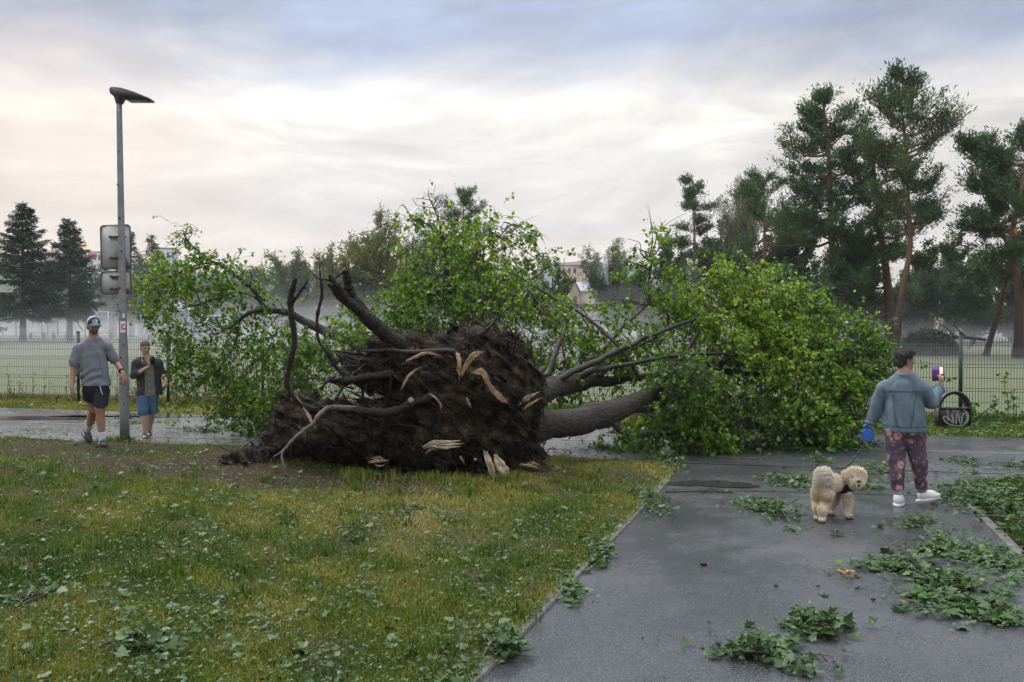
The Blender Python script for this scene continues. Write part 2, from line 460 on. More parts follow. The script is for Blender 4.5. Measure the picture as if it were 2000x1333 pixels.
# asphalt
def asphalt(name, base, wet, seed, rng=.34, bst=.5, spec=.58):
    m, t, b = nodes(name)
    agg = nz(t, 95, 4, .8); pat = nz(t, .55, 5, .6, sc=(1, .7, 1)); pat2 = nz(t, 2.2 + seed, 5, .6)
    vor = t.nodes.new('ShaderNodeTexVoronoi'); vor.inputs['Scale'].default_value = 110
    tcn = t.nodes.new('ShaderNodeTexCoord'); t.links.new(tcn.outputs['Object'], vor.inputs['Vector'])
    c = rampn(t, agg, [(.32, tuple(x * .3 for x in base)), (.48, base), (.60, tuple(x * 2.4 for x in base)), (.70, tuple(x * 5.5 for x in base))])
    c = mixc(t, .7, c, rampn(t, pat, [(.38, (.62, .62, .63)), (.6, (1.0, 1.0, 1.0))]), 'MULTIPLY')
    t.links.new(c, b.inputs['Base Color'])
    w = mth(t, 'ADD', mth(t, 'MULTIPLY', pat, .6), mth(t, 'MULTIPLY', pat2, .4))
    rr = rampn(t, w, [(.34, (wet,) * 3), (.46, (wet + .08,) * 3), (.64, (wet + rng,) * 3)])
    t.links.new(rr, b.inputs['Roughness'])
    hb = mth(t, 'MULTIPLY', vor.outputs['Distance'], rampn(t, w, [(.30, (.35, .35, .35)), (.70, (1, 1, 1))]))
    bumpn(t, b, hb, bst, .004)
    b.inputs['Specular IOR Level'].default_value = spec
    return m
m_road = asphalt('wet_asphalt_road', (.058, .059, .062), .14, 0, .20, .3, 1.0)
m_path = asphalt('wet_asphalt_path', (.050, .051, .055), .12, 1, .32, .42)
def strip(name, left, right, z, m, n=60):
    """sheet between two edge polylines"""
    l = np.asarray(left); r_ = np.asarray(right); k = len(l); a = np.linspace(0, 1, n)
    V = (l[:, None] * (1 - a)[None, :, None] + r_[:, None] * a[None, :, None]).reshape(-1, 2)
    i = (np.arange(k - 1)[:, None] * n + np.arange(n - 1)[None]).ravel()
    return mesh_np(name, np.c_[V, np.full(len(V), z)], np.stack([i, i + n, i + n + 1, i + 1], -1), m)
xr = np.linspace(-42, 30, 80)
wob = .05 * np.sin(xr * 1.7) + .04 * np.sin(xr * 3.9 + 1)
tag(strip('road', np.c_[xr, roadfar(xr) + wob], np.c_[xr, roadnear(xr) - .02], .008, m_road, 8), kind='structure')
tag(strip('path', np.array([(-5, -4), (-5, 14.6)]), np.array([(26, -4), (26, 14.6)]), .002, m_path, 2), kind='structure')
# a worn seam where the path meets the road
m_seam = mat('bitumen_seam', (.012, .012, .013), rough=.3)
sx = np.linspace(1.75, 4.95, 40)
sy = 11.35 - .16 * (sx - 1.75) + .015 * np.sin(sx * 7)
tag(strip('path_seam', np.c_[sx, sy], np.c_[sx, sy - .022], .006, m_seam, 2), kind='structure')
# painted lines, worn
m_paint, t, b = nodes('worn_white_paint')
pn = nz(t, 34, 5, .7)
t.links.new(rampn(t, pn, [(.40, (.06, .06, .06)), (.52, (.24, .24, .24)), (.7, (.45, .45, .44))]), b.inputs['Base Color'])
b.inputs['Roughness'].default_value = .35
def line(x0, x1, fy, w=.075):
    n = max(2, int((x1 - x0) * 2)); xs_ = np.linspace(x0, x1, n); ys_ = fy(xs_)
    return tag(strip('road_marking', np.c_[xs_, ys_], np.c_[xs_, ys_ - w], .0125, m_paint, 2), kind='structure')
lineA = lambda x: 16.6 - .287 * x
lineB = lambda x: 15.27 - .25 * x
lineC = lambda x: 14.16 - .18 * x
line(-20, 14, lineA)
for a_, b_ in ((-16, -13.6), (-12.5, -10), (-9.4, -7.1), (-6.4, -4.2), (-3.4, -1.2), (-.4, .9)): line(a_, b_, lineB)
line(2.9, 3.45, lambda x: 14.80 - .215 * x)
line(.05, .75, lineC, .06)
line(6.1, 9.5, lambda x: 14.25 - .19 * x, .06)

# lawn sheet
m_lawn, t, b = nodes('lawn_soil_and_thatch')
n1 = nz(t, 1.4, 6, .65); n2 = nz(t, 22, 5, .7)
at_ = t.nodes.new('ShaderNodeAttribute'); at_.attribute_name = 'rnd'
green = rampn(t, n1, [(.3, (.040, .060, .016)), (.5, (.075, .080, .024)), (.68, (.12, .098, .035))])
soil = rampn(t, n2, [(.3, (.018, .012, .007)), (.55, (.060, .040, .024)), (.75, (.13, .09, .055))])
c = mixc(t, at_.outputs['Fac'], green, soil)
c = mixc(t, mth(t, 'MULTIPLY', n2, .75), c, (.022, .018, .009))
t.links.new(c, b.inputs['Base Color']); b.inputs['Roughness'].default_value = .85; b.inputs['Specular IOR Level'].default_value = .15
bumpn(t, b, n2, 1.0, .03)
yy = np.concatenate([np.linspace(-4, 3, 12), np.linspace(3.2, 18.3, 190)])
aa = 1 - np.linspace(0, 1, 200) ** 1.3
xm = lawn_xmax(yy) - .06 + .012 * np.sin(yy * 5.1) + .01 * np.sin(yy * 11.7 + 1)
Xl = -16.5 + (xm[:, None] + 16.5) * aa[None]; Yl = np.repeat(yy[:, None], 200, 1)
Zl = lz(Xl, Yl)
i = (np.arange(len(yy) - 1)[:, None] * 200 + np.arange(199)[None]).ravel()
tag(mesh_np('lawn', np.c_[Xl.ravel(), Yl.ravel(), Zl.ravel()], np.stack([i, i + 200, i + 201, i + 1], -1), m_lawn, smooth=True, attr=dirt(Xl, Yl).ravel()), kind='structure')
def rz_(x, y): return .022 + .03 * sm(0, .8, x - pathR(y)) * (1 + vnoise(np.stack([x, y, 0 * x], -1), 1.1, 2))
yy = np.linspace(-4, 11.75, 100); aa = np.linspace(0, 1, 60)
Xr = pathR(yy)[:, None] + .10 + aa[None] * 22; Yr = np.repeat(yy[:, None], 60, 1)
i = (np.arange(99)[:, None] * 60 + np.arange(59)[None]).ravel()
tag(mesh_np('lawn_verge', np.c_[Xr.ravel(), Yr.ravel(), rz_(Xr, Yr).ravel()], np.stack([i, i + 1, i + 61, i + 60], -1), m_lawn, smooth=True, attr=np.full(Xr.size, .25)), kind='structure')
# concrete edging along the path
m_kerb = mat('weathered_concrete_edging', (.15, .145, .135), (.085, .082, .075), 9, .55, .5, 60)
def edging(name, fx, y0, y1, side):
    kb = MB(); y = y0
    while y < y1:
        a = np.array((fx(y), y)); b_ = np.array((fx(y + .985), y + .985)); z = .026 + rs.uniform(-.003, .003)
        q = np.array([a, a + (side * .085, 0), b_ + (side * .085, 0), b_])
        e = np.array([(.0, 0), (0, 0), (0, 0), (0, 0)])
        V = np.vstack([np.c_[q, np.full(4, -.02)], np.c_[q, np.full(4, z - .006)], np.c_[q * 1 + np.array([(side * .006, .004), (-side * .006, .004), (-side * .006, -.004), (side * .006, -.004)]), np.full(4, z)]])
        f = [(k, (k + 1) % 4, 4 + (k + 1) % 4, 4 + k) for k in range(4)] + [(4 + k, 4 + (k + 1) % 4, 8 + (k + 1) % 4, 8 + k) for k in range(4)] + [(8, 9, 10, 11)]
        kb.add(V, f); y += 1.0
    tag(kb.build(name, m_kerb), kind='structure')
edging('kerb_edging', pathL, -4, 12, -1)
edging('verge_edging', pathR, -4, 11, 1)
# puddles
m_pud, t, b = nodes('puddle_water')
b.inputs['Base Color'].default_value = (.035, .034, .033, 1); b.inputs['Roughness'].default_value = .12; b.inputs['IOR'].default_value = 1.33
bumpn(t, b, nz(t, 9, 2), .05, .01)
def puddle(px, py, rx, ry, seed, z=.0145):
    c = gp(px, py); n = 60; a = np.linspace(0, 2 * np.pi, n, endpoint=False); q = np.random.RandomState(seed)
    r_ = 1 + .22 * np.sin(a * 2 + q.rand() * 6) + .14 * np.sin(a * 3 + q.rand() * 6) + .08 * np.sin(a * 7 + q.rand() * 6) + .04 * np.sin(a * 13 + q.rand() * 6)
    V = np.c_[c[0] + rx * r_ * np.cos(a), c[1] + ry * r_ * np.sin(a), np.full(n, z)]
    V = np.vstack([[(c[0], c[1], z)], V])
    f = np.array([(0, 1 + k, 1 + (k + 1) % n) for k in range(n)])
    tag(mesh_np('puddle', V, f, m_pud), kind='structure')
puddle(1390, 947, .46, .28, 1, .0095); 
puddle(340, 812, 2.2, .55, 4); puddle(40, 818, 2.4, .5, 5); puddle(460, 836, 1.2, .25, 6)

# far hills
m_hill = mat('wooded_hillside', (.035, .065, .035), (.055, .085, .045), .06, .9, .6, .3, bdist=1.5)
m_mtn = mat('far_mountain', (.045, .075, .05), (.06, .085, .06), .01, .9)
def ridge(name, prof, d, depth, m, rough, seed):
    px = np.linspace(prof[0][0], prof[-1][0], 260)
    py = np.interp(px, [p[0] for p in prof], [p[1] for p in prof])
    X0 = (px - 1000) / F * d; Z0 = CH - (py - HOR) / F * d
    tt = np.linspace(0, 1, 14); V = []
    q = np.random.RandomState(seed)
    for t_ in tt:
        h = math.sin(min(1, t_ * 1.7) * math.pi / 2) if t_ < .6 else math.cos((t_ - .6) / .4 * math.pi / 2)
        nse = rough * (q.rand(260) - .4) * (1 if 0 < t_ < 1 else 0)
        V.append(np.c_[X0 * (1 + .2 * t_), np.full(260, d + depth * t_), .9 + np.maximum(Z0 - .9, 0) * h + nse * h])
    V = np.vstack(V); i = (np.arange(13)[:, None] * 260 + np.arange(259)[None]).ravel()
    return tag(mesh_np(name, V, np.stack([i, i + 1, i + 261, i + 260], -1), m, smooth=True), kind='structure')
ridge('mountain', [(700, 600), (960, 560), (1040, 520), (1075, 503), (1130, 497), (1200, 503), (1290, 508), (1400, 500), (1500, 520), (1700, 560), (2100, 590)], 1400, 250, m_mtn, 0, 1)
ridge('hills', [(-700, 560), (-300, 520), (-100, 500), (60, 492), (100, 488), (160, 497), (240, 500), (330, 520), (450, 512), (520, 517), (620, 530), (800, 545), (1000, 560), (1150, 585), (1400, 600)], 520, 160, m_hill, 5, 2)

# haze and the low mist over the field
def vol(name, dens, box, col):
    m = bpy.data.materials.new(name); m.use_nodes = True; t = m.node_tree; t.nodes.clear()
    o = t.nodes.new('ShaderNodeOutputMaterial'); p = t.nodes.new('ShaderNodeVolumePrincipled')
    p.inputs['Color'].default_value = rgba(col); p.inputs['Density'].default_value = dens; p.inputs['Anisotropy'].default_value = .2
    t.links.new(p.outputs[0], o.inputs['Volume'])
    mb = MB(); (x0, x1), (y0, y1), (z0, z1) = box
    mb.box(((x0 + x1) / 2, (y0 + y1) / 2, (z0 + z1) / 2), (x1 - x0, y1 - y0, z1 - z0))
    return tag(mb.build(name, m), kind='stuff')
vol('haze', .00028, ((-1800, 1800), (-70, 1800), (-1.2, 130)), (.93, .96, 1))
def mist(zt, de, y0, y1, seed, col=(.93, .95, .98)):
    """low bank of mist with an uneven, billowing top (closed mesh)"""
    m = bpy.data.materials.new('low_mist'); m.use_nodes = True; t = m.node_tree; t.nodes.clear()
    o = t.nodes.new('ShaderNodeOutputMaterial'); p = t.nodes.new('ShaderNodeVolumePrincipled')
    p.inputs['Color'].default_value = rgba(col); p.inputs['Density'].default_value = de; p.inputs['Anisotropy'].default_value = .2; t.links.new(p.outputs[0], o.inputs['Volume'])
    nx, ny = 70, 36; gx = np.linspace(-78 - seed, 78 + seed, nx); gy = np.linspace(y0, y1, ny); X, Y = np.meshgrid(gx, gy)
    nse = vnoise(np.stack([X, Y * 1.3, 0 * X], -1), .045, 3, seed) + .5 * vnoise(np.stack([X, Y, 0 * X], -1), .14, 2, seed + 1)
    edge = np.minimum(np.minimum(sm(-78, -60, X), sm(78, 60, X)), np.minimum(sm(y0, y0 + 14, Y), sm(y1, y1 - 25, Y)))
    Z = np.maximum(tz(X, Y) + (zt - .6) * (1 + .75 * nse) * edge, tz(X, Y) * .5 - .25)
    V = np.vstack([np.c_[X.ravel(), Y.ravel(), Z.ravel()], np.c_[X.ravel(), Y.ravel(), np.full(X.size, -.6 - .1 * seed)]]); n = X.size
    i = (np.arange(ny - 1)[:, None] * nx + np.arange(nx - 1)[None]).ravel()
    q = [np.stack([i, i + 1, i + nx + 1, i + nx], -1), n + np.stack([i, i + nx, i + nx + 1, i + 1], -1)]
    a = np.arange(nx - 1); b = (ny - 1) * nx + a; q.append(np.stack([a, a + n, a + 1 + n, a + 1], -1)); q.append(np.stack([b, b + 1, b + 1 + n, b + n], -1))
    c = np.arange(ny - 1) * nx; d = c + nx - 1; q.append(np.stack([c, c + nx, c + nx + n, c + n], -1)); q.append(np.stack([d, d + n, d + nx + n, d + nx], -1))
    tag(mesh_np('mist', V, np.vstack(q), m), kind='stuff')
for k_, a_ in enumerate(((1.5, .008, 30, 125), (2.0, .007, 36, 120), (2.7, .005, 42, 116), (3.6, .0035, 46, 112), (4.8, .002, 50, 110))): mist(*a_, k_)

# ================================================================ FENCE
m_wire = mat('dark_green_coated_wire', (.008, .020, .015), (.010, .024, .018), 3, .5)
m_post = mat('dark_green_post_paint', (.010, .030, .024), (.014, .036, .03), 3, .38)
FX = [-5.75 + 2.40 * k for k in range(-5, 9)]
f0 = FX[0]
fen = empty('mesh_fence', (f0, fenceY(f0), 0), 'dark green welded wire mesh fence running along the misty playing field', 'fence')
fdir = unit(np.array((1, -.262, 0))); fn = np.array((fdir[1], -fdir[0], 0)) * 1.0   # towards the camera
rotf = Matrix.Rotation(math.atan2(-.262, 1), 3, 'Z')
FH = 1.66
vz = [0.04, .14, .17, .20, .62, .65, .68, 1.08, 1.11, 1.14, 1.50, 1.53, 1.56, FH]
vo = [0, 0, .03, 0, 0, .03, 0, 0, .03, 0, 0, .03, 0, 0]
for k, x in enumerate(FX):
    mb = MB(); c = np.array((x, fenceY(x), .86))
    mb.box(c, (.065, .05, 1.74), rotf, bev=.008); mb.box(c + (0, 0, .88), (.075, .06, .03), rotf, bev=.008)
    o = mb.build('post', m_post, fen); o.data.transform(Matrix.Translation(-fen.location))
    if k == len(FX) - 1: break
    x1 = FX[k + 1]; A = np.array((x, fenceY(x), 0)) + fdir * .05; Ln = np.linalg.norm(np.array((x1, fenceY(x1), 0)) - np.array((x, fenceY(x), 0))) - .1
    ns = int(Ln / .05); q = np.linspace(0, Ln, ns)
    P = A + fdir * q[:, None] + fn * .035
    PP = np.repeat(P[:, None], len(vz), 1); PP[:, :, 2] = np.array(vz); PP = PP + (np.array(vo)[None, :, None] * fn)
    V1, f1 = strands(PP, np.full(PP.shape[:2], .0042), 4)
    hz_ = [.05, .14, .20, .41, .62, .68, .88, 1.08, 1.14, 1.32, 1.50, 1.56]
    H = np.array([[A + fn * .04 + (0, 0, z), A + fn * .04 + fdir * Ln + (0, 0, z)] for z in hz_])
    V2, f2 = strands(H, np.full(H.shape[:2], .0045), 4)
    mesh_np('panel', np.vstack([V1, V2]) - np.array(fen.location), np.vstack([f1, f2 + len(V1)]), m_wire, fen)

# ================================================================ LAMP, SIGNS
m_galv, t, b = nodes('galvanised_steel')
f_ = nz(t, 9, 6, .7); sp = nz(t, 38, 3, .6, sc=(1, 1, .7))
c = rampn(t, f_, [(.35, (.17, .18, .19)), (.65, (.26, .27, .28))])
c = mixc(t, rampn(t, sp, [(.66, (0, 0, 0)), (.69, (1, 1, 1))]), c, (.02, .025, .015))
t.links.new(c, b.inputs['Base Color']); b.inputs['Metallic'].default_value = .35; b.inputs['Roughness'].default_value = .45
m_lampg = mat('dark_grey_lamp_housing', (.06, .065, .075), (.09, .095, .105), 12, .4, .2, 60)
m_white = mat('sticker_white', (.75, .75, .73), rough=.4); m_red = mat('sticker_red', (.6, .02, .03), rough=.4)
lb = np.array(at(243, 866, 15.1)); lb[2] = .10
lamp = empty('street_lamp', lb, 'tall grey metal street lamp with a flat wedge head, signs strapped to its pole', 'street lamp')
mb = MB()
H = 5.30; tip = np.array((-.062, 0, H))
ps = [tip * s_ for s_ in np.linspace(0, 1, 14)]; ps[0] = np.array((0, 0, -.1))
mb.tube(ps, np.interp(np.linspace(0, 1, 14), [0, .28, .32, 1], [.072, .070, .058, .040]), 20)
mb.tube([(0, 0, -.12), (0, 0, .04), (0, 0, .05)], [.10, .10, .075], 20)
mb.build('pole', m_galv, lamp, True)
mb = MB()
s_ = 15.1 / F
def lp(px, py): return ((px - 243) * s_, CH - (py - HOR) * s_ - lb[2])
top = [lp(221, 178), lp(226, 175), lp(244, 177), lp(270, 185), lp(299, 196.5), lp(299, 200), lp(270, 199.5), lp(252, 198), lp(243, 194), lp(241, 205), lp(231, 205), lp(228, 192), lp(222, 187)]
n = len(top); V = []
wid = [.10, .11, .13, .14, .12, .12, .13, .13, .11, .045, .045, .06, .09]
for sgn in (-1, 1):
    for (x, z), w_ in zip(top, wid): V.append((x, sgn * w_, z))
mb.add(V, [(i, n + i, n + (i + 1) % n, (i + 1) % n) for i in range(n)], fn=[list(range(n)), list(range(n, 2 * n))[::-1]])
hd = mb.build('lamp_head', m_lampg, lamp)
mb = MB(); a0 = lp(255, 199.8); a1 = lp(290, 200.6)
mb.box(((a0[0] + a1[0]) / 2, 0, (a0[1] + a1[1]) / 2 + .002), (a1[0] - a0[0], .17, .014)); mb.build('lens', mat('lamp_glass', (.35, .36, .36), rough=.2), hd)
mb = MB()
def on_pole(px, py, dr=.0715):
    x, z = lp(px, py); return x, z
# sticker wrapped on the pole: white square with a red broken ring
def patch(x0, x1, z0, z1, r_, xc):
    n = 8; u = np.linspace(x0, x1, n); V = []
    for z in (z0, z1):
        for x in u: V.append((x + xc, -math.sqrt(max(r_ * r_ - x * x, 1e-6)), z))
    return V, [(i, i + 1, n + i + 1, n + i) for i in range(n - 1)]
z0 = lp(243, 650)[1]; z1 = lp(243, 628)[1]
V, f = patch(-.012, .056, z0, z1, .0735, -.02); mb.add(V, f); st = mb.build('sticker', m_white, lamp)
mb = MB(); zc = (z0 + z1) / 2
for k in range(10):
    a = R(60 + k * 26); a2 = R(60 + (k + 1) * 26)
    Q = []
    for rr, aa_ in ((.024, a), (.046, a), (.046, a2), (.024, a2)):
        x = .034 + rr * .8 * math.cos(aa_); z = zc + rr * math.sin(aa_); Q.append((x - .02, -math.sqrt(max(.0755 ** 2 - min(x, .07) ** 2, 1e-6)), z))
    mb.add(Q, [(0, 1, 2, 3)])
mb.build('red_ring', m_red, st)
mb = MB(); V, f = patch(.02, .05, lp(0, 622)[1], lp(0, 613)[1], .0735, -.02); mb.add(V, f); mb.build('small_sticker', m_white, lamp)
mb = MB()
for (x, z, w_) in ((-.03, 1.55, .01), (.03, 1.50, .008), (-.01, 1.30, .011), (.02, .60, .01), (-.03, .9, .012), (.045, 1.9, .009), (-.02, 2.35, .011), (.02, 2.9, .012), (.0, 3.4, .014), (-.02, 3.9, .012), (.01, 4.4, .012), (-.02, 2.0, .012)):
    cx = tip[0] * z / H
    mb.box((cx + x, -math.sqrt(max(.071 ** 2 - x * x, 0)) * (1 if z < 1.6 else .9) - .004, z), (w_ * 2, .006, w_ * 2), Matrix.Rotation(z * 5, 3, 'Y'))
tag(mb.build('stuck_leaf_bits', mat('dark_leaf_bits', (.015, .022, .010), rough=.5), lamp), kind='stuff')
# small weeds at the foot are in the grass

m_signb, t, b = nodes('bare_aluminium_sign_back')
f_ = nz(t, 3, 5, .6, sc=(1, 1, 1)); sp = nz(t, 60, 3, .6)
c = rampn(t, f_, [(.35, (.25, .26, .255)), (.65, (.36, .37, .365))]); c = mixc(t, rampn(t, sp, [(.69, (0, 0, 0)), (.72, (1, 1, 1))]), c, (.03, .035, .02))
t.links.new(c, b.inputs['Base Color']); b.inputs['Metallic'].default_value = .3; b.inputs['Roughness'].default_value = .42
m_rim = mat('sign_rim_dark', (.05, .052, .055), rough=.4); m_clamp = mat('steel_clamp', (.055, .05, .045), (.11, .07, .05), 30, .5)
def rrect(w, h, r_, n=6):
    o = []
    for (sx, sy, a0) in ((1, 1, 0), (-1, 1, 90), (-1, -1, 180), (1, -1, 270)):
        for k in range(n + 1):
            a = R(a0 + 90 * k / n); o.append((sx * (w / 2 - r_) + r_ * math.cos(a), sy * (h / 2 - r_) + r_ * math.sin(a)))
    return o
rotX = Matrix.Rotation(R(90), 3, 'X')
def sign(px0, px1, py0, py1, brackets, label, seed):
    d = 15.1 + .12; cx = (px0 + px1) / 2; cy = (py0 + py1) / 2; c = at(cx, cy, d); w = (px1 - px0) / F * d; h = (py1 - py0) / F * d
    root = empty('road_sign', c, label, 'road sign', rz=R(-4))
    tilt = np.array(Matrix.Rotation(R(-1.5), 3, 'Y') @ rotX)
    mb = MB(); mb.prism(rrect(w, h, .05), -.004, .004, (0, 0, 0), tilt); mb.build('panel', m_signb, root)
    pr = rrect(w + .008, h + .008, .054); pr3 = [np.array((x, y, 0)) @ tilt.T for x, y in pr]; pr3.append(pr3[0])
    mb = MB(); mb.tube([p + np.array((0, -.004, 0)) for p in pr3], .0085, 6, False); mb.build('rim', m_rim, root)
    mb = MB(); mb.prism(rrect(w - .01, h - .01, .046), .0045, .006, (0, 0, 0), tilt.copy() if False else tilt); 
    for by in brackets:
        z = CH - (by - HOR) / F * d - c[2]
        xp = (243 - 8 * (866 - by) / 690 - cx) / F * 15.1
        mb = MB()
        mb.box((xp - .09, -.022, z), (.16, .028, .022), bev=.004); mb.box((xp - .155, -.03, z + .004), (.04, .04, .034), bev=.005)
        ring = [(xp + .066 * math.cos(a), -.118 + .066 * math.sin(a), z) for a in np.linspace(0, 2 * math.pi, 20)]
        mb.tube(ring, .006, 5, False); mb.box((xp + .03, -.03, z), (.14, .02, .015)); mb.build('bracket', m_clamp, root)
    return root
sign(198, 257, 441, 525, (464, 505), 'large blank grey back of a road sign, strapped highest on the lamp pole', 1)
sign(198, 257, 531, 574, (541, 565), 'small blank grey back of a road sign, below the larger one on the lamp pole', 2)

# ================================================================ BIN
m_bin = mat('dark_grey_moulded_plastic', (.022, .022, .024), (.035, .035, .036), 5, .42, .3, 90)
bc = gp(1861, 838); bn = empty('litter_bin', bc, 'dark plastic litter bin with an arched top and pale graffiti, by the fence', 'litter bin', rz=R(-8))
bw, bh, bd = .56, .70, .30
def arch(w, h, n=24):
    r_ = w / 2; pts = [(-r_, 0)] + [(-r_ * math.cos(a), (h - r_) + r_ * math.sin(a)) for a in np.linspace(0, math.pi, n)] + [(r_, 0)]
    return pts
mb = MB()
lower = [(-bw / 2, 0), (bw / 2, 0), (bw / 2, .40), (-bw / 2, .40)]
mb.prism([(-bw / 2, 0), (-bw / 2 + .01, -0.0), (bw / 2 - .01, 0), (bw / 2, 0), (bw / 2, .385), (-bw / 2, .385)], -bd / 2, bd / 2, (0, 0, 0), rotX)
mb.build('body', m_bin, bn)
outer = [(-bw / 2 * math.cos(a), .39 + .305 * math.sin(a)) for a in np.linspace(0, math.pi, 28)]
inner = [(-(bw / 2 - .055) * math.cos(a), .405 + .235 * math.sin(a)) for a in np.linspace(0, math.pi, 28)]
V = []; n = 28
for y_ in (-bd / 2, bd / 2):
    V += [(x, y_, z) for x, z in outer] + [(x, y_, z) for x, z in inner]
f = []
for i in range(n - 1):
    f += [(i, i + 1, n + i + 1, n + i), (2 * n + i, 3 * n + i, 3 * n + i + 1, 2 * n + i + 1), (i, 2 * n + i, 2 * n + i + 1, i + 1), (n + i, n + i + 1, 3 * n + i + 1, 3 * n + i)]
mb = MB(); mb.add(V, f); mb.build('arched_hood', m_bin, bn)
mb = MB(); mb.tube([(x * 1.005, -bd / 2 - .006, z) for x, z in [(-bw / 2 + .02, .0)] + [(x * .96, z * .985) for x, z in outer] + [(bw / 2 - .02, 0)]], .017, 8)
mb.box((0, -bd / 2 - .008, .385), (bw - .04, .03, .035), bev=.006); mb.build('trim', m_bin, bn, True)
m_graf = mat('grey_graffiti_paint', (.33, .33, .33), (.22, .22, .22), 25, .5)
gr = MB()
def gst(pts, w):
    P = smooth_path([((x - 583) / 4.76 / F * 18.1, -bd / 2 - .003, (1132 - y_) / 4.76 / F * 18.1) for x, y_ in pts], 5)
    T = np.gradient(P, axis=0); T /= np.linalg.norm(T, axis=1)[:, None] + 1e-9
    nrm = np.cross(T, (0, 1, 0)) * w / 2 / 4.76 / F * 18.1
    V = np.vstack([P - nrm, P + nrm]); k = len(P); gr.add(V, [(i, i + 1, k + i + 1, k + i) for i in range(k - 1)])
gst([(596, 934), (640, 938), (680, 962), (702, 1005), (694, 1050), (660, 1088), (610, 1096), (550, 1088), (505, 1064), (482, 1028), (492, 1010), (514, 1022), (528, 1050)], 13)
gst([(516, 968), (528, 1020), (556, 1066)], 10); gst([(554, 990), (566, 1030), (568, 1074)], 20); gst([(594, 1080), (596, 1030), (602, 984), (618, 1010), (626, 1060), (640, 1086)], 13)
gst([(646, 1070), (644, 1020), (660, 984), (682, 986), (690, 1020), (680, 1056), (660, 1072)], 11)
gst([(508, 944), (522, 952), (514, 972)], 20); gst([(552, 940), (584, 952), (606, 966), (620, 950)], 14); gst([(560, 958), (580, 966)], 12)
gr.build('graffiti', m_graf, bn)
# ================================================================ FALLEN TREE
m_soil, t, b = nodes('wet_root_soil')
n1 = nz(t, 5, 6, .7); n2 = nz(t, 45, 6, .75)
c = rampn(t, mth(t, 'ADD', mth(t, 'MULTIPLY', n1, .55), mth(t, 'MULTIPLY', n2, .45)), [(.40, (.004, .003, .0022)), (.48, (.018, .012, .008)), (.54, (.070, .048, .030)), (.62, (.17, .12, .075))])
t.links.new(c, b.inputs['Base Color']); b.inputs['Roughness'].default_value = .8; b.inputs['Specular IOR Level'].default_value = .25
bumpn(t, b, n2, 1.0, .05)
m_bark, t, b = nodes('fissured_bark')
n1 = nz(t, 7, 6, .65); n2 = nz(t, 26, 6, .7, sc=(.45, 1, 1)); 
c = rampn(t, n2, [(.36, (.010, .008, .006)), (.5, (.042, .034, .027)), (.68, (.10, .085, .066))])
c = mixc(t, rampn(t, n1, [(.5, (0, 0, 0)), (.72, (.55, .55, .55))]), c, (.045, .058, .022))
t.links.new(c, b.inputs['Base Color']); b.inputs['Roughness'].default_value = .7; bumpn(t, b, n2, 1.0, .08)
m_branch = mat('dark_wet_branch', (.014, .011, .009), (.035, .028, .022), 14, .45, .6, 50)
m_root = mat('dark_wet_root', (.008, .006, .005), (.028, .020, .015), 18, .55, 1.0, 38, bdist=.03, spec=.25)
m_rootg = mat('greyish_root', (.06, .05, .045), (.10, .085, .075), 20, .6, .6, 60)
m_wood, t, b = nodes('torn_pale_wood')
n2 = nz(t, 14, 6, .7, sc=(1, 1, 1)); n3 = nz(t, 60, 5, .7)
t.links.new(rampn(t, mth(t, 'ADD', mth(t, 'MULTIPLY', n2, .5), mth(t, 'MULTIPLY', n3, .5)), [(.38, (.07, .04, .02)), (.48, (.36, .22, .11)), (.66, (.62, .45, .28))]), b.inputs['Base Color'])
b.inputs['Roughness'].default_value = .6; bumpn(t, b, n3, .8, .01)
m_pale = mat('weathered_pale_wood', (.42, .34, .23), (.20, .15, .095), 12, .6, .8, 40, lo=.4, hi=.6)
m_lime = leafmat('fresh_green_leaf', [(0, (.020, .066, .006)), (.25, (.055, .145, .010)), (.5, (.115, .24, .014)), (.75, (.21, .34, .020)), (.975, (.34, .43, .04)), (1, (.6, .48, .02))], .45, .42, .45, back=(.10, .16, .07))

ft = empty('fallen_tree', at(960, 935, 13.0) * (1, 1, 0), 'uprooted tree lying across the road, its dark root plate facing the lawn', 'fallen tree')
fo = np.array(ft.location)
# root plate: lumps joined into one torn mass
q_ = np.random.RandomState(11)
sd_ = Sdf((-3.6, 11.7, -.15), (.75, 14.2, 2.15), .021)
def E(px, py, d, rx, ry, rd, k=.12):
    sd_.ell(at(px, py, d), (rx / F * d, rd, ry / F * d), k)
for a_ in ((880, 770, 12.75, 120, 105, .50), (960, 745, 12.8, 88, 80, .48), (985, 790, 12.8, 66, 85, .42), (930, 680, 12.85, 50, 36, .30), (985, 700, 12.9, 50, 44, .3), (830, 690, 12.8, 85, 34, .30),
           (780, 735, 12.8, 90, 50, .35), (720, 715, 12.9, 55, 22, .2), (870, 845, 12.75, 140, 70, .55), (740, 840, 12.7, 130, 58, .50), (640, 840, 12.6, 85, 50, .48), (575, 845, 12.7, 46, 52, .40), (600, 815, 12.8, 55, 28, .36), (560, 880, 12.7, 36, 36, .35),
           (950, 880, 12.8, 70, 62, .45), (1000, 850, 12.95, 50, 60, .40), (960, 925, 12.6, 46, 26, .25), (1015, 915, 12.7, 42, 20, .25), (700, 905, 13.05, 130, 52, .40), (850, 905, 13.05, 110, 55, .40), (590, 915, 12.95, 50, 32, .35),
           (1030, 765, 12.95, 26, 50, .3), (525, 897, 12.55, 52, 18, .30), (478, 905, 12.45, 42, 9, .22), (1040, 918, 12.6, 26, 10, .2)):
    E(*a_)
sd_.noise(.075, 2.4, 3, 0); sd_.noise(.085, 6.5, 3, 1); sd_.noise(.055, 15, 3, 2); sd_.noise(.03, 34, 2, 3)
sd_.cut((0, 0, -1), (0, 0, -.1))
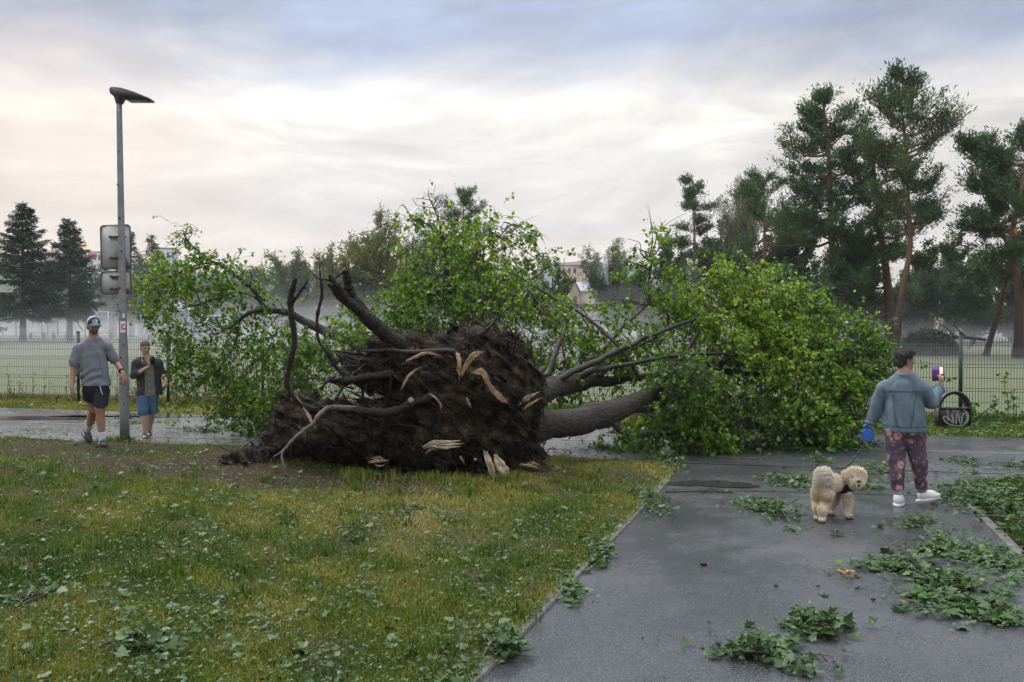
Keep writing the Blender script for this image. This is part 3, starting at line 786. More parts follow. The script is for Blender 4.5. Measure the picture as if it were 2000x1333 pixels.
rp = sd_.mesh('root_plate', m_soil, ft, False, off=-fo)
RV = sd_.V + fo; 
TANG = []
# frayed rootlets all over the plate
tri = RV[sd_.Q]; cn = tri.mean(1); nn = unit(np.cross(tri[:, 2] - tri[:, 0], tri[:, 3] - tri[:, 1]))
ok = (nn[:, 1] < .35) & (cn[:, 2] > .06); pool = np.where(ok)[0]
N = 6500; ix = q_.choice(pool, N)
st_ = cn[ix]; ln = q_.gamma(2.0, .045, N) + .02; ln = np.minimum(ln, .38)
dd = unit(nn[ix] * .7 + rdir(N, q_) * .9 + np.array((0, -.1, -.25)))
tq = np.linspace(0, 1, 5)[None, :, None]
wob_ = rdir(N, q_)[:, None] * np.sin(tq * q_.uniform(2, 6, (N, 1, 1))) * .25
P = st_[:, None] + (dd[:, None] * tq + wob_ * tq + np.array((0, 0, -.45)) * tq ** 2) * ln[:, None, None]
rr = (q_.gamma(1.6, .0009, N) + .0009)[:, None] * (1 - .75 * tq[:, :, 0])
V, f = strands(P - fo, rr, 3)
tag(mesh_np('rootlets', V, f, m_root, ft), kind='stuff')
m_fib = leafmat('brown_root_fibre', [(0, (.012, .009, .006)), (.5, (.045, .032, .022)), (.85, (.13, .095, .06)), (1, (.30, .22, .13))], .05, .7, .2)
N = 13000; ix = q_.choice(pool, N); dd = unit(nn[ix] * .35 + rdir(N, q_) + np.array((0, -.05, -.2))); cen = vnoise(cn[ix], 3.0, 2, 2)
kf = q_.rand(N) < np.clip(.5 + .9 * cen, .06, 1)
cards((cn[ix] + nn[ix] * .012 - fo)[kf], dd[kf], rdir(N, q_)[kf], (q_.gamma(2, .022, N) + .02)[kf], q_.uniform(.0015, .0045, N)[kf], 'root_fibres', m_fib, ft, q_.beta(1.6, 2.2, N)[kf], q_)['kind'] = 'stuff'
for k in range(150):     # tangle of thin roots over the face of the plate
    j = q_.choice(pool); a = cn[j] + nn[j] * .02
    if a[1] > 13.1: continue
    L_ = q_.gamma(2.5, .12) + .08; dr = unit(rdir(1, q_)[0] * (1, .35, 1) + nn[j] * .25); m_ = a + dr * L_ * .5 + rdir(1, q_)[0] * L_ * .22; e = a + dr * L_ + rdir(1, q_)[0] * L_ * .25 + (0, -.04, -.06)
    P = smooth_path([a - nn[j] * .05, m_, e], 6); r_ = q_.gamma(2, .0032) + .003
    mb = MB(); mb.tube(P - fo + .006 * q_.randn(len(P), 3), np.linspace(r_, r_ * .25, len(P)), 5); mb.build('root', m_root if q_.rand() < .75 else m_rootg, ft, True) if k < 60 else TANG.append((P - fo, r_))
V_ = []; F_ = []; nv = 0
for P, r_ in TANG:
    V, f = tube_geo(P, np.linspace(r_, r_ * .25, len(P)), 4); V_.append(V); F_.append(f + nv); nv += len(V)
mesh_np('root_tangle', np.vstack(V_), np.vstack(F_), m_root, ft)['kind'] = 'stuff'
# soil crumbs hanging in the rootlets and turf tufts on the rim
def tub(name, pts, rad, m, n=9, mm=6, jit=.0, parent=ft, wave=0):
    if m is m_root or m is m_rootg: jit = jit * 1.7 + .05; wave += .007; mm += 2
    P = smooth_path(pts, mm); k = len(P)
    rr_ = np.interp(np.linspace(0, 1, k), np.linspace(0, 1, len(rad)), rad)
    rr_ = rr_ * (1 + jit * q_.uniform(-1, 1, k))
    if wave: P = P + wave * np.stack([vnoise(P, 6, 2, s_) for s_ in (0, 1, 2)], -1)
    mb = MB(); mb.tube(P - fo, rr_, n); return mb.build(name, m, parent, True)
A = at
def PX(l): return [A(*p) for p in l]
tub('root', PX([(592, 796, 12.2), (566, 765, 12.2), (560, 735, 12.2), (568, 700, 12.2), (575, 665, 12.2), (570, 620, 12.2), (568, 580, 12.2), (578, 543, 12.15)]), [.026, .030, .030, .034, .036, .034, .034, .042, .028], m_root, 10, 6, .10)
tub('root', PX([(570, 592, 12.2), (583, 574, 12.2), (592, 562, 12.18), (604, 545, 12.15)]), [.026, .02, .016, .006], m_root, 7, 5, .1)
tub('root', PX([(592, 562, 12.18), (602, 566, 12.15), (600, 580, 12.1), (594, 588, 12.1)]), [.01, .007, .005, .003], m_root, 5, 5)
tub('root', PX([(694, 748, 12.4), (660, 722, 12.35), (640, 690, 12.3), (622, 665, 12.3), (619, 625, 12.3), (628, 575, 12.3), (625, 516, 12.3)]), [.030, .026, .022, .018, .019, .022, .018, .006], m_root, 8, 6, .1)
tub('root', PX([(790, 680, 12.7), (760, 660, 12.6), (725, 630, 12.5), (695, 603, 12.45), (664, 580, 12.4), (641, 556, 12.35)]), [.12, .105, .10, .085, .062, .045, .025], m_root, 12, 7, .06, wave=.006)
tub('root', PX([(720, 630, 12.55), (702, 600, 12.5), (686, 572, 12.5), (677, 545, 12.45), (672, 527, 12.4)]), [.09, .07, .062, .06, .055, .045], m_root, 10, 6, .08, wave=.006)
tub('root', PX([(690, 600, 12.4), (668, 570, 12.35), (652, 552, 12.3), (644, 537, 12.3)]), [.05, .04, .035, .02], m_root, 8, 5, .1)
tub('root', PX([(664, 556, 12.35), (640, 548, 12.3), (622, 545, 12.3), (608, 530, 12.3)]), [.02, .012, .010, .004], m_root, 6, 5, .1)
tub('root', PX([(652, 560, 12.3), (655, 545, 12.3), (668, 534, 12.3), (680, 522, 12.3)]), [.012, .010, .010, .004], m_root, 6, 5, .1)
tub('root', PX([(700, 800, 12.25), (650, 795, 12.2), (628, 806, 12.1), (612, 825, 12.0), (588, 845, 11.95), (570, 862, 11.9), (550, 886, 11.85), (534, 897, 11.8)]), [.035, .034, .030, .027, .026, .023, .018, .012, .004], m_rootg, 9, 6, .1, wave=.008)
tub('root', PX([(553, 880, 11.85), (550, 897, 11.8), (556, 920, 11.75), (560, 942, 11.75)]), [.014, .015, .017, .012], m_rootg, 7, 5, .1)
tub('root', PX([(580, 852, 11.95), (595, 845, 11.9), (594, 868, 11.88)]), [.008, .005, .003], m_rootg, 5, 5)
tub('root', PX([(850, 770, 12.3), (812, 788, 12.2), (780, 802, 12.15), (720, 805, 12.15), (660, 800, 12.2)]), [.06, .055, .055, .065, .055, .03], m_root, 10, 6, .1, wave=.012)
tub('root', PX([(640, 742, 12.3), (680, 745, 12.3), (720, 738, 12.35), (770, 730, 12.4)]), [.035, .05, .05, .06], m_root, 8, 5, .15)
tub('root', PX([(893, 700, 12.15), (885, 688, 12.15), (850, 687, 12.2), (800, 689, 12.3), (750, 684, 12.4), (700, 690, 12.45), (655, 684, 12.4)]), [.045, .045, .042, .04, .035, .028, .02, .006], m_root, 9, 6, .1)
tub('root', PX([(985, 712, 12.5), (980, 685, 12.45), (975, 660, 12.4), (966, 642, 12.4)]), [.018, .016, .012, .004], m_root, 6, 5, .1)
tub('root', PX([(990, 718, 12.5), (1003, 690, 12.45), (1006, 662, 12.4), (992, 640, 12.4), (990, 626, 12.4)]), [.02, .016, .012, .008, .003], m_root, 6, 5, .1)
tub('root', PX([(1000, 720, 12.5), (1015, 700, 12.45), (1026, 690, 12.45)]), [.018, .014, .004], m_root, 6, 5, .1)
tub('root', PX([(935, 655, 12.6), (955, 640, 12.55), (975, 618, 12.5), (1005, 590, 12.5)]), [.02, .012, .01, .003], m_root, 6, 5, .1)
for k in range(26):      # fraying side roots left of the plate and along its rim
    if k < 18:
        a = A(q_.uniform(690, 800), q_.uniform(675, 800), q_.uniform(12.3, 12.6)); e = a + np.array((-q_.uniform(.25, .85), q_.uniform(-.2, .2), q_.uniform(-.25, .3)))
    else:
        a = A(q_.uniform(560, 1030), q_.uniform(650, 900), 12.3); e = a + rdir(1, q_)[0] * (.5, .3, .4)
    mid_ = (a + e) / 2 + rdir(1, q_)[0] * .1
    tub('root', [a, mid_, e], [q_.uniform(.008, .022), .008, .002], m_root, 5, 6, .15, wave=.01)

def splinter(pts, w, m=m_wood, thick=.35, frac=.7):
    P = smooth_path(PX(pts), 5) - fo; k = len(P)
    ww = .52 * np.interp(np.linspace(0, 1, k), np.linspace(0, 1, len(w)), w)
    T = np.gradient(P, axis=0); T = unit(T); s_ = unit(np.cross(T, np.array((0, -1, .2)))); u = np.cross(s_, T)
    mb = MB(); ns = 9
    for j in range(ns):
        o_ = (j + .5) / ns * 2 - 1 + q_.uniform(-.1, .1); t0 = max(0, q_.uniform(-.12, .28)); t1 = min(1, q_.uniform(.70, 1.15))
        i0 = int(t0 * (k - 1)); i1 = max(i0 + 3, int(round(t1 * (k - 1)))); i1 = min(i1, k - 1); i0 = min(i0, i1 - 2)
        idx = np.arange(i0, i1 + 1); lift = q_.uniform(-.5, .5) * thick
        Q = P[idx] + s_[idx] * (ww[idx] * o_)[:, None] + u[idx] * (ww[idx] * lift)[:, None] + q_.uniform(-1, 1, (len(idx), 3)) * .007
        r_ = ww[idx] * q_.uniform(.22, .34); r_[0] *= .25; r_[-1] *= .12
        if len(idx) > 3: r_[-2] *= .6
        Q[-1] += T[idx[-1]] * q_.uniform(.0, .04); mb.tube(Q, r_, 5)
    return mb.build('splinter', m, ft)
splinter([(592, 795, 12.12), (602, 812, 12.08), (613, 832, 12.02), (616, 838, 12.0)], [.02, .03, .028, .01])
splinter([(578, 770, 12.17), (584, 782, 12.14), (592, 790, 12.12)], [.006, .014, .004])
splinter([(792, 706, 12.08), (815, 696, 12.06), (838, 690, 12.06), (868, 697, 12.08)], [.012, .03, .026, .004])
splinter([(783, 764, 12.02), (790, 748, 12.0), (802, 730, 12.0), (828, 714, 12.05)], [.006, .028, .026, .008])
splinter([(893, 690, 12.05), (897, 705, 12.0), (896, 722, 12.0), (897, 742, 12.02)], [.04, .045, .045, .01])
splinter([(900, 738, 12.02), (910, 715, 12.0), (925, 695, 11.96), (942, 688, 11.95)], [.02, .05, .06, .008])
splinter([(922, 728, 11.95), (942, 728, 11.95), (955, 752, 11.95), (975, 775, 11.97), (994, 788, 12.0)], [.008, .075, .045, .045, .055, .02])
splinter([(1012, 792, 12.35), (1030, 778, 12.3), (1052, 766, 12.32)], [.02, .06, .02], m_pale)
splinter([(1020, 800, 12.33), (1035, 790, 12.3), (1056, 778, 12.32)], [.015, .035, .01], m_wood)
splinter([(838, 768, 12.15), (850, 777, 12.12), (860, 790, 12.12), (861, 801, 12.12)], [.008, .02, .015, .008])
splinter([(910, 776, 12.16), (915, 786, 12.14), (920, 797, 12.14)], [.02, .022, .014])
splinter([(826, 876, 12.0), (846, 868, 11.97), (872, 870, 11.97), (902, 868, 12.05)], [.03, .075, .09, .08], m_pale, .8)
splinter([(830, 888, 12.0), (842, 878, 11.98), (856, 874, 11.97)], [.01, .03, .03], m_pale)
splinter([(718, 904, 12.0), (736, 901, 11.97), (757, 900, 12.0)], [.01, .035, .008], m_wood)
splinter([(722, 897, 12.0), (740, 894, 11.97), (752, 900, 12.0)], [.008, .022, .006], m_pale)
splinter([(730, 908, 12.0), (742, 911, 11.97), (754, 906, 12.0)], [.006, .014, .006], m_pale)
splinter([(946, 878, 12.15), (954, 900, 12.08), (962, 925, 12.02), (967, 942, 12.0)], [.05, .075, .06, .03], m_pale, .5)
splinter([(965, 888, 12.15), (974, 905, 12.08), (986, 922, 12.02), (992, 934, 12.0)], [.03, .10, .09, .04], m_pale, .5)
splinter([(898, 890, 12.1), (902, 898, 12.06), (906, 905, 12.04)], [.012, .018, .006], m_pale)
splinter([(1014, 908, 12.2), (1034, 910, 12.15), (1054, 916, 12.15)], [.012, .03, .012], m_wood)
splinter([(1030, 905, 12.3), (1042, 905, 12.25), (1056, 912, 12.25)], [.008, .02, .008], m_pale)
splinter([(1010, 914, 12.25), (1030, 918, 12.2), (1052, 922, 12.2)], [.03, .04, .02], m_root, .8)
splinter([(990, 770, 12.2), (994, 745, 12.3), (992, 760, 12.2)], [.01, .01, .005], m_root)
mb = MB(); cc = A(802, 783, 12.1) - fo
mb.tube([cc + (0, .05, 0), cc + (0, -.01, .003)], [.036, .034], 14); mb.build('splinter', m_wood, ft, False)
mb = MB(); cc = A(928, 899, 12.1) - fo
mb.tube([cc + (0, .05, 0), cc + (0, -.01, .003)], [.018, .017], 10); mb.build('splinter', m_wood, ft, False)

# trunks and limbs
tub('trunk', PX([(935, 850, 12.75), (1000, 845, 12.95), (1060, 835, 13.15), (1110, 826, 13.35), (1165, 814, 13.65), (1205, 800, 13.85), (1245, 783, 14.1), (1285, 757, 14.35), (1310, 742, 14.6)]), [.27, .23, .195, .185, .195, .165, .12, .075, .045], m_bark, 20, 8, .03, wave=.02)
tub('trunk', PX([(1000, 785, 13.2), (1060, 765, 13.8), (1110, 752, 14.4), (1170, 745, 15.0), (1260, 735, 15.8), (1350, 725, 16.4)]), [.19, .165, .135, .09, .05, .03], m_bark, 16, 7, .03, wave=.02)
limbs = []
def limb(pts, rad, m=m_branch):
    P = PX(pts); tub('branch', P, rad, m, 8, 7, .04, wave=.015); limbs.append(smooth_path(P, 7)); return P
limb([(1205, 806, 13.8), (1225, 800, 13.9), (1260, 802, 14.2), (1300, 790, 14.6), (1345, 785, 15)], [.06, .05, .04, .03, .015])
limb([(1195, 820, 13.7), (1215, 842, 13.7), (1245, 852, 14.0), (1290, 850, 14.4), (1360, 842, 15)], [.06, .045, .035, .03, .012])
limb([(1210, 826, 13.7), (1222, 850, 13.6), (1225, 856, 13.6)], [.03, .02, .008])
limb([(1260, 775, 14.2), (1330, 780, 14.6), (1400, 775, 15), (1480, 780, 15.6)], [.05, .04, .03, .015])
limb([(1070, 752, 14.0), (1100, 735, 14.1), (1150, 712, 14.2), (1210, 685, 14.5), (1270, 655, 14.7), (1345, 628, 15.0), (1400, 612, 15.3), (1470, 585, 15.8)], [.07, .055, .045, .040, .034, .028, .018, .006], m_branch)
limb([(1120, 748, 14.4), (1160, 725, 14.3), (1230, 712, 14.4), (1310, 697, 14.6), (1400, 691, 14.8), (1490, 697, 15.1), (1560, 710, 15.5)], [.055, .045, .036, .030, .024, .016, .005], m_branch)
limb([(1170, 735, 14.6), (1200, 700, 14.8), (1240, 680, 15), (1280, 660, 15.2)], [.045, .04, .03, .012])
limb([(1175, 690, 14.8), (1215, 640, 15.0), (1250, 608, 15.1), (1268, 588, 15.1), (1269, 545, 15.1), (1270, 500, 15.1), (1274, 470, 15.1), (1272, 436, 15.1)], [.026, .022, .020, .018, .013, .010, .006, .002])
limb([(1268, 560, 15.1), (1285, 535, 15.1), (1310, 522, 15.2), (1340, 545, 15.3)], [.014, .012, .008, .004])
limb([(1270, 505, 15.1), (1285, 490, 15.1), (1300, 470, 15.1), (1292, 446, 15.1)], [.01, .008, .005, .002])
limb([(1250, 745, 14.6), (1225, 700, 14.5), (1170, 640, 14.6), (1110, 598, 14.8), (1060, 570, 15), (1010, 540, 15.1), (960, 520, 15.2)], [.030, .026, .022, .020, .017, .013, .008])
limb([(1065, 740, 14.1), (1085, 690, 14.3), (1096, 665, 14.4), (1105, 630, 14.6), (1100, 590, 14.7)], [.05, .045, .04, .02, .008])
limb([(1050, 745, 14.1), (1020, 690, 14.6), (985, 650, 15.1), (955, 610, 15.6), (930, 560, 16.0), (924, 520, 16.2), (934, 494, 16.3), (956, 482, 16.4), (1000, 440, 16.6), (1016, 455, 16.6)], [.08, .06, .05, .045, .035, .025, .018, .015, .008, .003])
limb([(1000, 745, 14.3), (950, 690, 15), (910, 640, 15.6), (890, 590, 16), (872, 550, 16.3), (870, 500, 16.4), (866, 462, 16.5), (853, 420, 16.6), (838, 385, 16.7), (838, 366, 16.7)], [.09, .07, .06, .055, .05, .028, .022, .015, .007, .002])
limb([(905, 625, 15.8), (895, 590, 15.9), (875, 566, 15.9), (845, 572, 15.9), (815, 584, 15.9), (790, 605, 15.9), (770, 622, 15.9)], [.05, .05, .045, .032, .026, .016, .005])
limb([(890, 560, 16.1), (850, 540, 16.2), (815, 520, 16.2), (800, 500, 16.2), (790, 478, 16.2)], [.03, .022, .016, .01, .004])
limb([(866, 470, 16.5), (845, 450, 16.5), (825, 434, 16.4), (800, 430, 16.4)], [.016, .012, .010, .004])
limb([(1100, 660, 14.8), (1060, 600, 15.2), (1030, 560, 15.5), (1060, 530, 15.6), (1080, 520, 15.7)], [.03, .024, .02, .01, .004])
limb([(940, 700, 15), (850, 690, 16), (760, 680, 16.8), (690, 665, 17.2), (640, 648, 17.4), (600, 632, 17.5), (565, 612, 17.5), (523, 605, 17.5), (505, 580, 17.5), (480, 555, 17.5), (440, 525, 17.5), (400, 503, 17.5), (370, 475, 17.4), (357, 450, 17.4)], [.13, .12, .10, .095, .09, .085, .065, .055, .05, .035, .03, .025, .018, .010, .003], m_bark)
limb([(525, 605, 17.5), (490, 612, 17.4), (465, 628, 17.4), (445, 643, 17.3), (420, 655, 17.3)], [.045, .038, .03, .02, .008])
limb([(523, 604, 17.5), (490, 575, 17.6), (450, 572, 17.6), (410, 590, 17.6), (370, 600, 17.5)], [.03, .022, .02, .015, .005])
limb([(470, 545, 17.5), (430, 515, 17.6), (380, 520, 17.6), (330, 545, 17.5), (290, 575, 17.4)], [.022, .018, .016, .012, .004])
limb([(470, 628, 17.4), (460, 670, 17.3), (430, 720, 17.2), (425, 760, 17.1)], [.025, .02, .014, .005])
limb([(600, 632, 17.5), (590, 690, 17.3), (560, 740, 17.2), (545, 790, 17.1)], [.04, .03, .02, .008])
limb([(700, 668, 17.1), (670, 700, 16.9), (620, 730, 16.8), (580, 760, 16.7)], [.05, .035, .02, .008])
limb([(1280, 758, 14.35), (1305, 742, 14.6), (1340, 736, 14.9), (1380, 715, 15.3), (1430, 712, 15.6)], [.06, .05, .045, .035, .015])
limb([(1270, 765, 14.3), (1290, 745, 14.4), (1330, 700, 14.7), (1360, 650, 15.0), (1365, 610, 15.2)], [.055, .045, .035, .022, .008])
limb([(1350, 726, 15.2), (1430, 700, 15.6), (1500, 650, 16), (1540, 600, 16.3), (1550, 560, 16.4)], [.06, .05, .035, .02, .006])
limb([(1380, 715, 15.3), (1460, 730, 15.6), (1560, 720, 16), (1640, 690, 16.4), (1700, 660, 16.6)], [.05, .045, .035, .022, .006])
limb([(1380, 600, 15.8), (1340, 560, 15.7), (1370, 540, 15.7), (1410, 548, 15.7), (1425, 510, 15.7)], [.018, .014, .012, .01, .003])
limb([(1440, 590, 15.9), (1390, 560, 15.9), (1335, 600, 15.7), (1300, 640, 15.5)], [.02, .02, .02, .008])
limb([(1520, 640, 15.4), (1600, 690, 15.5), (1650, 700, 15.6), (1712, 726, 15.7)], [.018, .015, .012, .004])
# foliage: clumps of twigs, each twig carrying leaves.  (px, py, depth, rx, ry, rdepth, leaves)
cl = [(285, 575, 17.3, 42, 34, .5, 420), (330, 545, 17.4, 45, 40, .6, 620), (350, 500, 17.4, 36, 40, .5, 420), (358, 462, 17.4, 20, 18, .3, 90), (405, 530, 17.5, 55, 30, .6, 480), (340, 610, 17.4, 50, 50, .6, 900), (395, 600, 17.5, 60, 50, .6, 420),
      (385, 660, 17.3, 62, 55, .7, 1600), (360, 700, 17.3, 45, 45, .6, 850), (420, 730, 17.2, 75, 70, .8, 2700), (480, 720, 17.2, 70, 75, .8, 2300), (500, 780, 17.1, 70, 48, .7, 2000), (560, 760, 17.0, 75, 75, .8, 2800), (570, 690, 17.2, 75, 55, .8, 1500), (520, 808, 17.0, 50, 22, .5, 700),
      (620, 740, 16.9, 65, 75, .8, 2200), (650, 680, 17.0, 60, 50, .7, 1100), (505, 640, 17.5, 60, 45, .6, 420), (440, 510, 17.5, 45, 28, .4, 230), (490, 545, 17.5, 45, 35, .4, 220), (545, 640, 17.4, 45, 40, .5, 320), (445, 600, 17.5, 50, 40, .5, 260),
      (700, 650, 16.6, 60, 45, .7, 1000), (750, 610, 16.2, 60, 45, .7, 700), (760, 660, 16.3, 70, 50, .8, 1800), (830, 610, 16.0, 70, 55, .8, 1900), (870, 640, 15.8, 80, 50, .8, 2000), (840, 540, 16.2, 60, 45, .7, 1100), (800, 560, 16.3, 45, 35, .5, 380), (900, 560, 16.2, 75, 55, .8, 2000), (860, 490, 16.4, 55, 50, .6, 900), (920, 500, 16.4, 60, 50, .7, 1000),
      (815, 450, 16.4, 45, 32, .5, 330), (870, 440, 16.5, 38, 26, .4, 260), (838, 415, 16.5, 18, 20, .3, 70), (980, 450, 16.5, 48, 34, .5, 480), (945, 440, 16.5, 30, 22, .4, 120), (1012, 480, 16.5, 36, 42, .5, 450), (960, 545, 16.2, 70, 50, .8, 1500), (1045, 520, 16.2, 38, 28, .5, 340),
      (960, 610, 15.8, 80, 60, .8, 2200), (1020, 600, 15.6, 70, 50, .7, 1500), (1020, 660, 15.4, 80, 60, .8, 2000), (1085, 620, 15.4, 65, 50, .8, 1300), (1100, 680, 15.2, 75, 50, .8, 1500), (1150, 640, 15.4, 70, 50, .8, 1000), (1040, 720, 14.9, 60, 40, .6, 900), (1130, 730, 14.9, 60, 35, .6, 600), (1190, 600, 15.5, 55, 30, .6, 420),
      (1170, 690, 15.2, 70, 50, .7, 900), (1230, 650, 15.3, 60, 55, .7, 900), (1215, 720, 15.2, 70, 50, .7, 900), (1260, 500, 15.1, 24, 34, .3, 160), (1245, 520, 15.1, 20, 16, .3, 60), (1300, 560, 15.3, 40, 40, .5, 480), (1330, 600, 15.5, 50, 40, .6, 700), (1400, 540, 15.7, 30, 26, .4, 200), (1425, 515, 15.7, 12, 22, .2, 60), (1380, 575, 15.8, 40, 30, .5, 450),
      (1290, 620, 15.4, 50, 45, .6, 700), (1300, 700, 15.3, 75, 60, .8, 1500), (1280, 770, 15.4, 70, 40, .7, 900), (1080, 790, 15.0, 60, 22, .5, 600), (1150, 780, 15.6, 70, 30, .6, 700), (1320, 830, 14.9, 80, 32, .6, 1500), (1250, 830, 15.4, 60, 30, .5, 700),
      (1390, 640, 15.7, 75, 65, .9, 2200), (1460, 620, 16.0, 80, 70, 1.0, 3000), (1500, 580, 16.2, 60, 45, .8, 1700), (1540, 615, 16.2, 62, 50, .9, 1900), (1592, 640, 16.3, 50, 50, .9, 1700), (1520, 552, 16.2, 34, 30, .5, 480), (1455, 560, 16.1, 26, 24, .4, 260), (1590, 580, 16.3, 30, 30, .5, 500),
      (1400, 730, 15.3, 90, 75, 1.0, 3400), (1490, 700, 15.5, 90, 80, 1.0, 3400), (1570, 700, 15.7, 90, 85, 1.0, 3400), (1645, 722, 16.0, 60, 48, .9, 1700), (1700, 645, 16.3, 40, 42, .6, 1300), (1710, 690, 16.3, 32, 46, .5, 900), (1680, 730, 16.0, 45, 50, .6, 1300),
      (1370, 810, 14.9, 80, 50, .8, 2600), (1450, 800, 15.1, 90, 62, .9, 3400), (1540, 795, 15.3, 95, 70, 1.0, 3800), (1620, 790, 15.6, 70, 70, .9, 2700), (1660, 800, 15.9, 40, 50, .6, 1000), (1420, 848, 14.8, 95, 26, .6, 1800), (1530, 850, 15.0, 100, 26, .6, 2000), (1610, 845, 15.3, 55, 26, .5, 900),
      (1240, 872, 14.7, 50, 8, .4, 300), (1345, 745, 14.2, 48, 40, .3, 1500), (1320, 720, 14.3, 40, 30, .3, 700), (1300, 800, 14.1, 24, 18, .2, 120)]
TW_P = []; LC = []; LD = []
extra = []
for (px, py, d, rx, ry, rd, n) in cl:        # small shoots that break the outline of every clump
    for j in range(5 if n > 300 else 1):
        a = q_.uniform(0, 2 * np.pi); extra.append((px + rx * 1.0 * math.cos(a), min(py + ry * 1.0 * math.sin(a), 868), d + q_.uniform(-.8, .6) * rd, q_.uniform(12, 40), q_.uniform(10, 30), .25, q_.randint(60, 150)))
ncl = len(cl); cl = cl + extra
for (px, py, d, rx, ry, rd, n) in cl:
    n = int(n * (1.0 if px > 1340 else (.72 if px < 1030 else .46))); per = 13; nt_ = max(3, n // per)
    u = rdir(nt_, q_) * (q_.uniform(0, 1, (nt_, 1)) ** .42)
    c = A(px, py, d); a = c + u * np.array((rx / F * d, rd, ry / F * d))
    a[:, 2] = np.maximum(a[:, 2], .05)
    dr = unit(u * .7 + rdir(nt_, q_) * .7 + np.array((0, 0, -.35)))
    L_ = q_.uniform(.16, .42, nt_)
    tq = np.linspace(0, 1, 4)[None, :, None]
    P = a[:, None] + (dr[:, None] * tq + np.array((0, 0, -.30)) * tq ** 2) * L_[:, None, None]
    P[:, :, 2] = np.maximum(P[:, :, 2], .03)
    TW_P.append(P)
    t_ = q_.uniform(.05, 1.0, (nt_, per)); i0 = np.minimum((t_ * 3).astype(int), 2); fr = (t_ * 3 - i0)[..., None]
    I = np.arange(nt_)[:, None]
    pos = P[I, i0] * (1 - fr) + P[I, i0 + 1] * fr
    pos = pos + rdir(nt_ * per, q_).reshape(nt_, per, 3) * .035
    LC.append(pos.reshape(-1, 3)); LD.append(np.repeat(dr, per, 0))
TP = np.vstack(TW_P); LC = np.vstack(LC); LD = np.vstack(LD)
# leaves also follow the ends of the thin limbs
for P in limbs:
    k = len(P); 
    idx = q_.randint(int(k * .55), k, 90); c = P[idx] + q_.randn(90, 3) * .07
    LC = np.vstack([LC, c]); LD = np.vstack([LD, rdir(90, q_)])
    idx = q_.randint(int(k * .35), k, 14); a = P[idx]; dr = unit(rdir(14, q_) + (0, 0, .25))
    tq = np.linspace(0, 1, 4)[None, :, None]; w_ = a[:, None] + (dr[:, None] * tq + np.array((0, 0, -.2)) * tq ** 2) * q_.uniform(.2, .6, (14, 1, 1)); TP = np.vstack([TP, w_])
keep = q_.rand(len(LC)) < np.clip(np.where(LC[:, 0] / LC[:, 1] > .17, .66, .74) + 1.15 * vnoise(LC, 2.9, 3, 2) + .8 * vnoise(LC, 6.5, 2, 1) + .7 * vnoise(LC, 1.2, 2, 3), .04, 1)
LC = LC[keep]; LD = LD[keep]
LC[:, 2] = np.maximum(LC[:, 2], .02)
nL = len(LC)
D = unit(LD * .35 + rdir(nL, q_) * .8 + np.array((0, 0, -.55)))
Nn = unit(rdir(nL, q_) * .75 + np.array((.0, -.35, .75)))
pat = vnoise(LC, 1.1, 2)
rnd = np.clip(q_.beta(1.7, 1.9, nL) + .2 * pat + .07 * (LC[:, 2] - 1.3), 0, .975); rnd[q_.rand(nL) < .0012] = 1
o = leaves(LC - fo, D, Nn, q_.uniform(.036, .080, nL), 'foliage', m_lime, ft, rnd, q_)
V, f = strands(TP - fo, np.array([.0045, .0035, .0025, .0012])[None] * q_.uniform(.7, 1.5, (len(TP), 1)), 3)
mesh_np('twigs', V, f, m_branch, ft)
# longer bare twigs linking clumps
c0 = np.array([A(*c_[:3]) for c_ in cl[:ncl]]); ends = np.vstack([l_[len(l_) // 3:] for l_ in limbs])
PP = []
for c in c0:
    dd_ = np.linalg.norm(ends - c, axis=1); order = np.argsort(dd_)[:8]
    for r_ in range(5):
        s_ = ends[q_.choice(order)]; e = c + q_.randn(3) * (.22, .25, .2); m1 = s_ * .66 + e * .34 + q_.randn(3) * .07 + (0, 0, .06); m2 = s_ * .33 + e * .67 + q_.randn(3) * .07 + (0, 0, .05)
        PP.append(smooth_path([s_, m1, m2, e], 4))
PP = np.array(PP); PP[:, :, 2] = np.maximum(PP[:, :, 2], .03)
V, f = strands(PP - fo, np.linspace(.0115, .003, PP.shape[1])[None] * q_.uniform(.6, 1.4, (len(PP), 1)), 5)
mesh_np('twigs', V, f, m_branch, ft)

# ================================================================ GROUND COVER
q_ = np.random.RandomState(23)
m_grass = leafmat('lawn_grass_blades', [(0, (.020, .052, .008)), (.25, (.058, .118, .012)), (.5, (.155, .175, .024)), (.7, (.27, .225, .052)), (.9, (.37, .28, .095)), (1, (.46, .36, .16))], .25, .6, .2)
def blades(x, y, z, h, w, name, m, rnd, lean=.6):
    n = len(x); a = q_.uniform(0, 2 * np.pi, n); d = np.stack([np.cos(a), np.sin(a), 0 * a], -1); s_ = np.stack([-np.sin(a), np.cos(a), 0 * a], -1)
    B = np.stack([x, y, z], -1); h = h[:, None]; w = w[:, None]; l = (q_.uniform(.1, 1, (n, 1)) * lean)
    up = np.array((0, 0, 1.))
    M1 = B + up * h * .55 + d * h * l * .35; T_ = B + up * h * (1 - .45 * l) + d * h * l
    V = np.stack([B - s_ * w, B + s_ * w, M1 + s_ * w * .75, M1 - s_ * w * .75, T_], 1).reshape(-1, 3)
    b_ = np.arange(n)[:, None] * 5
    return tag(mesh_np(name, V, [b_ + np.array([[0, 1, 2, 3]]), b_ + np.array([[3, 2, 4]])], m, None, False, np.repeat(rnd, 5)), kind='stuff')
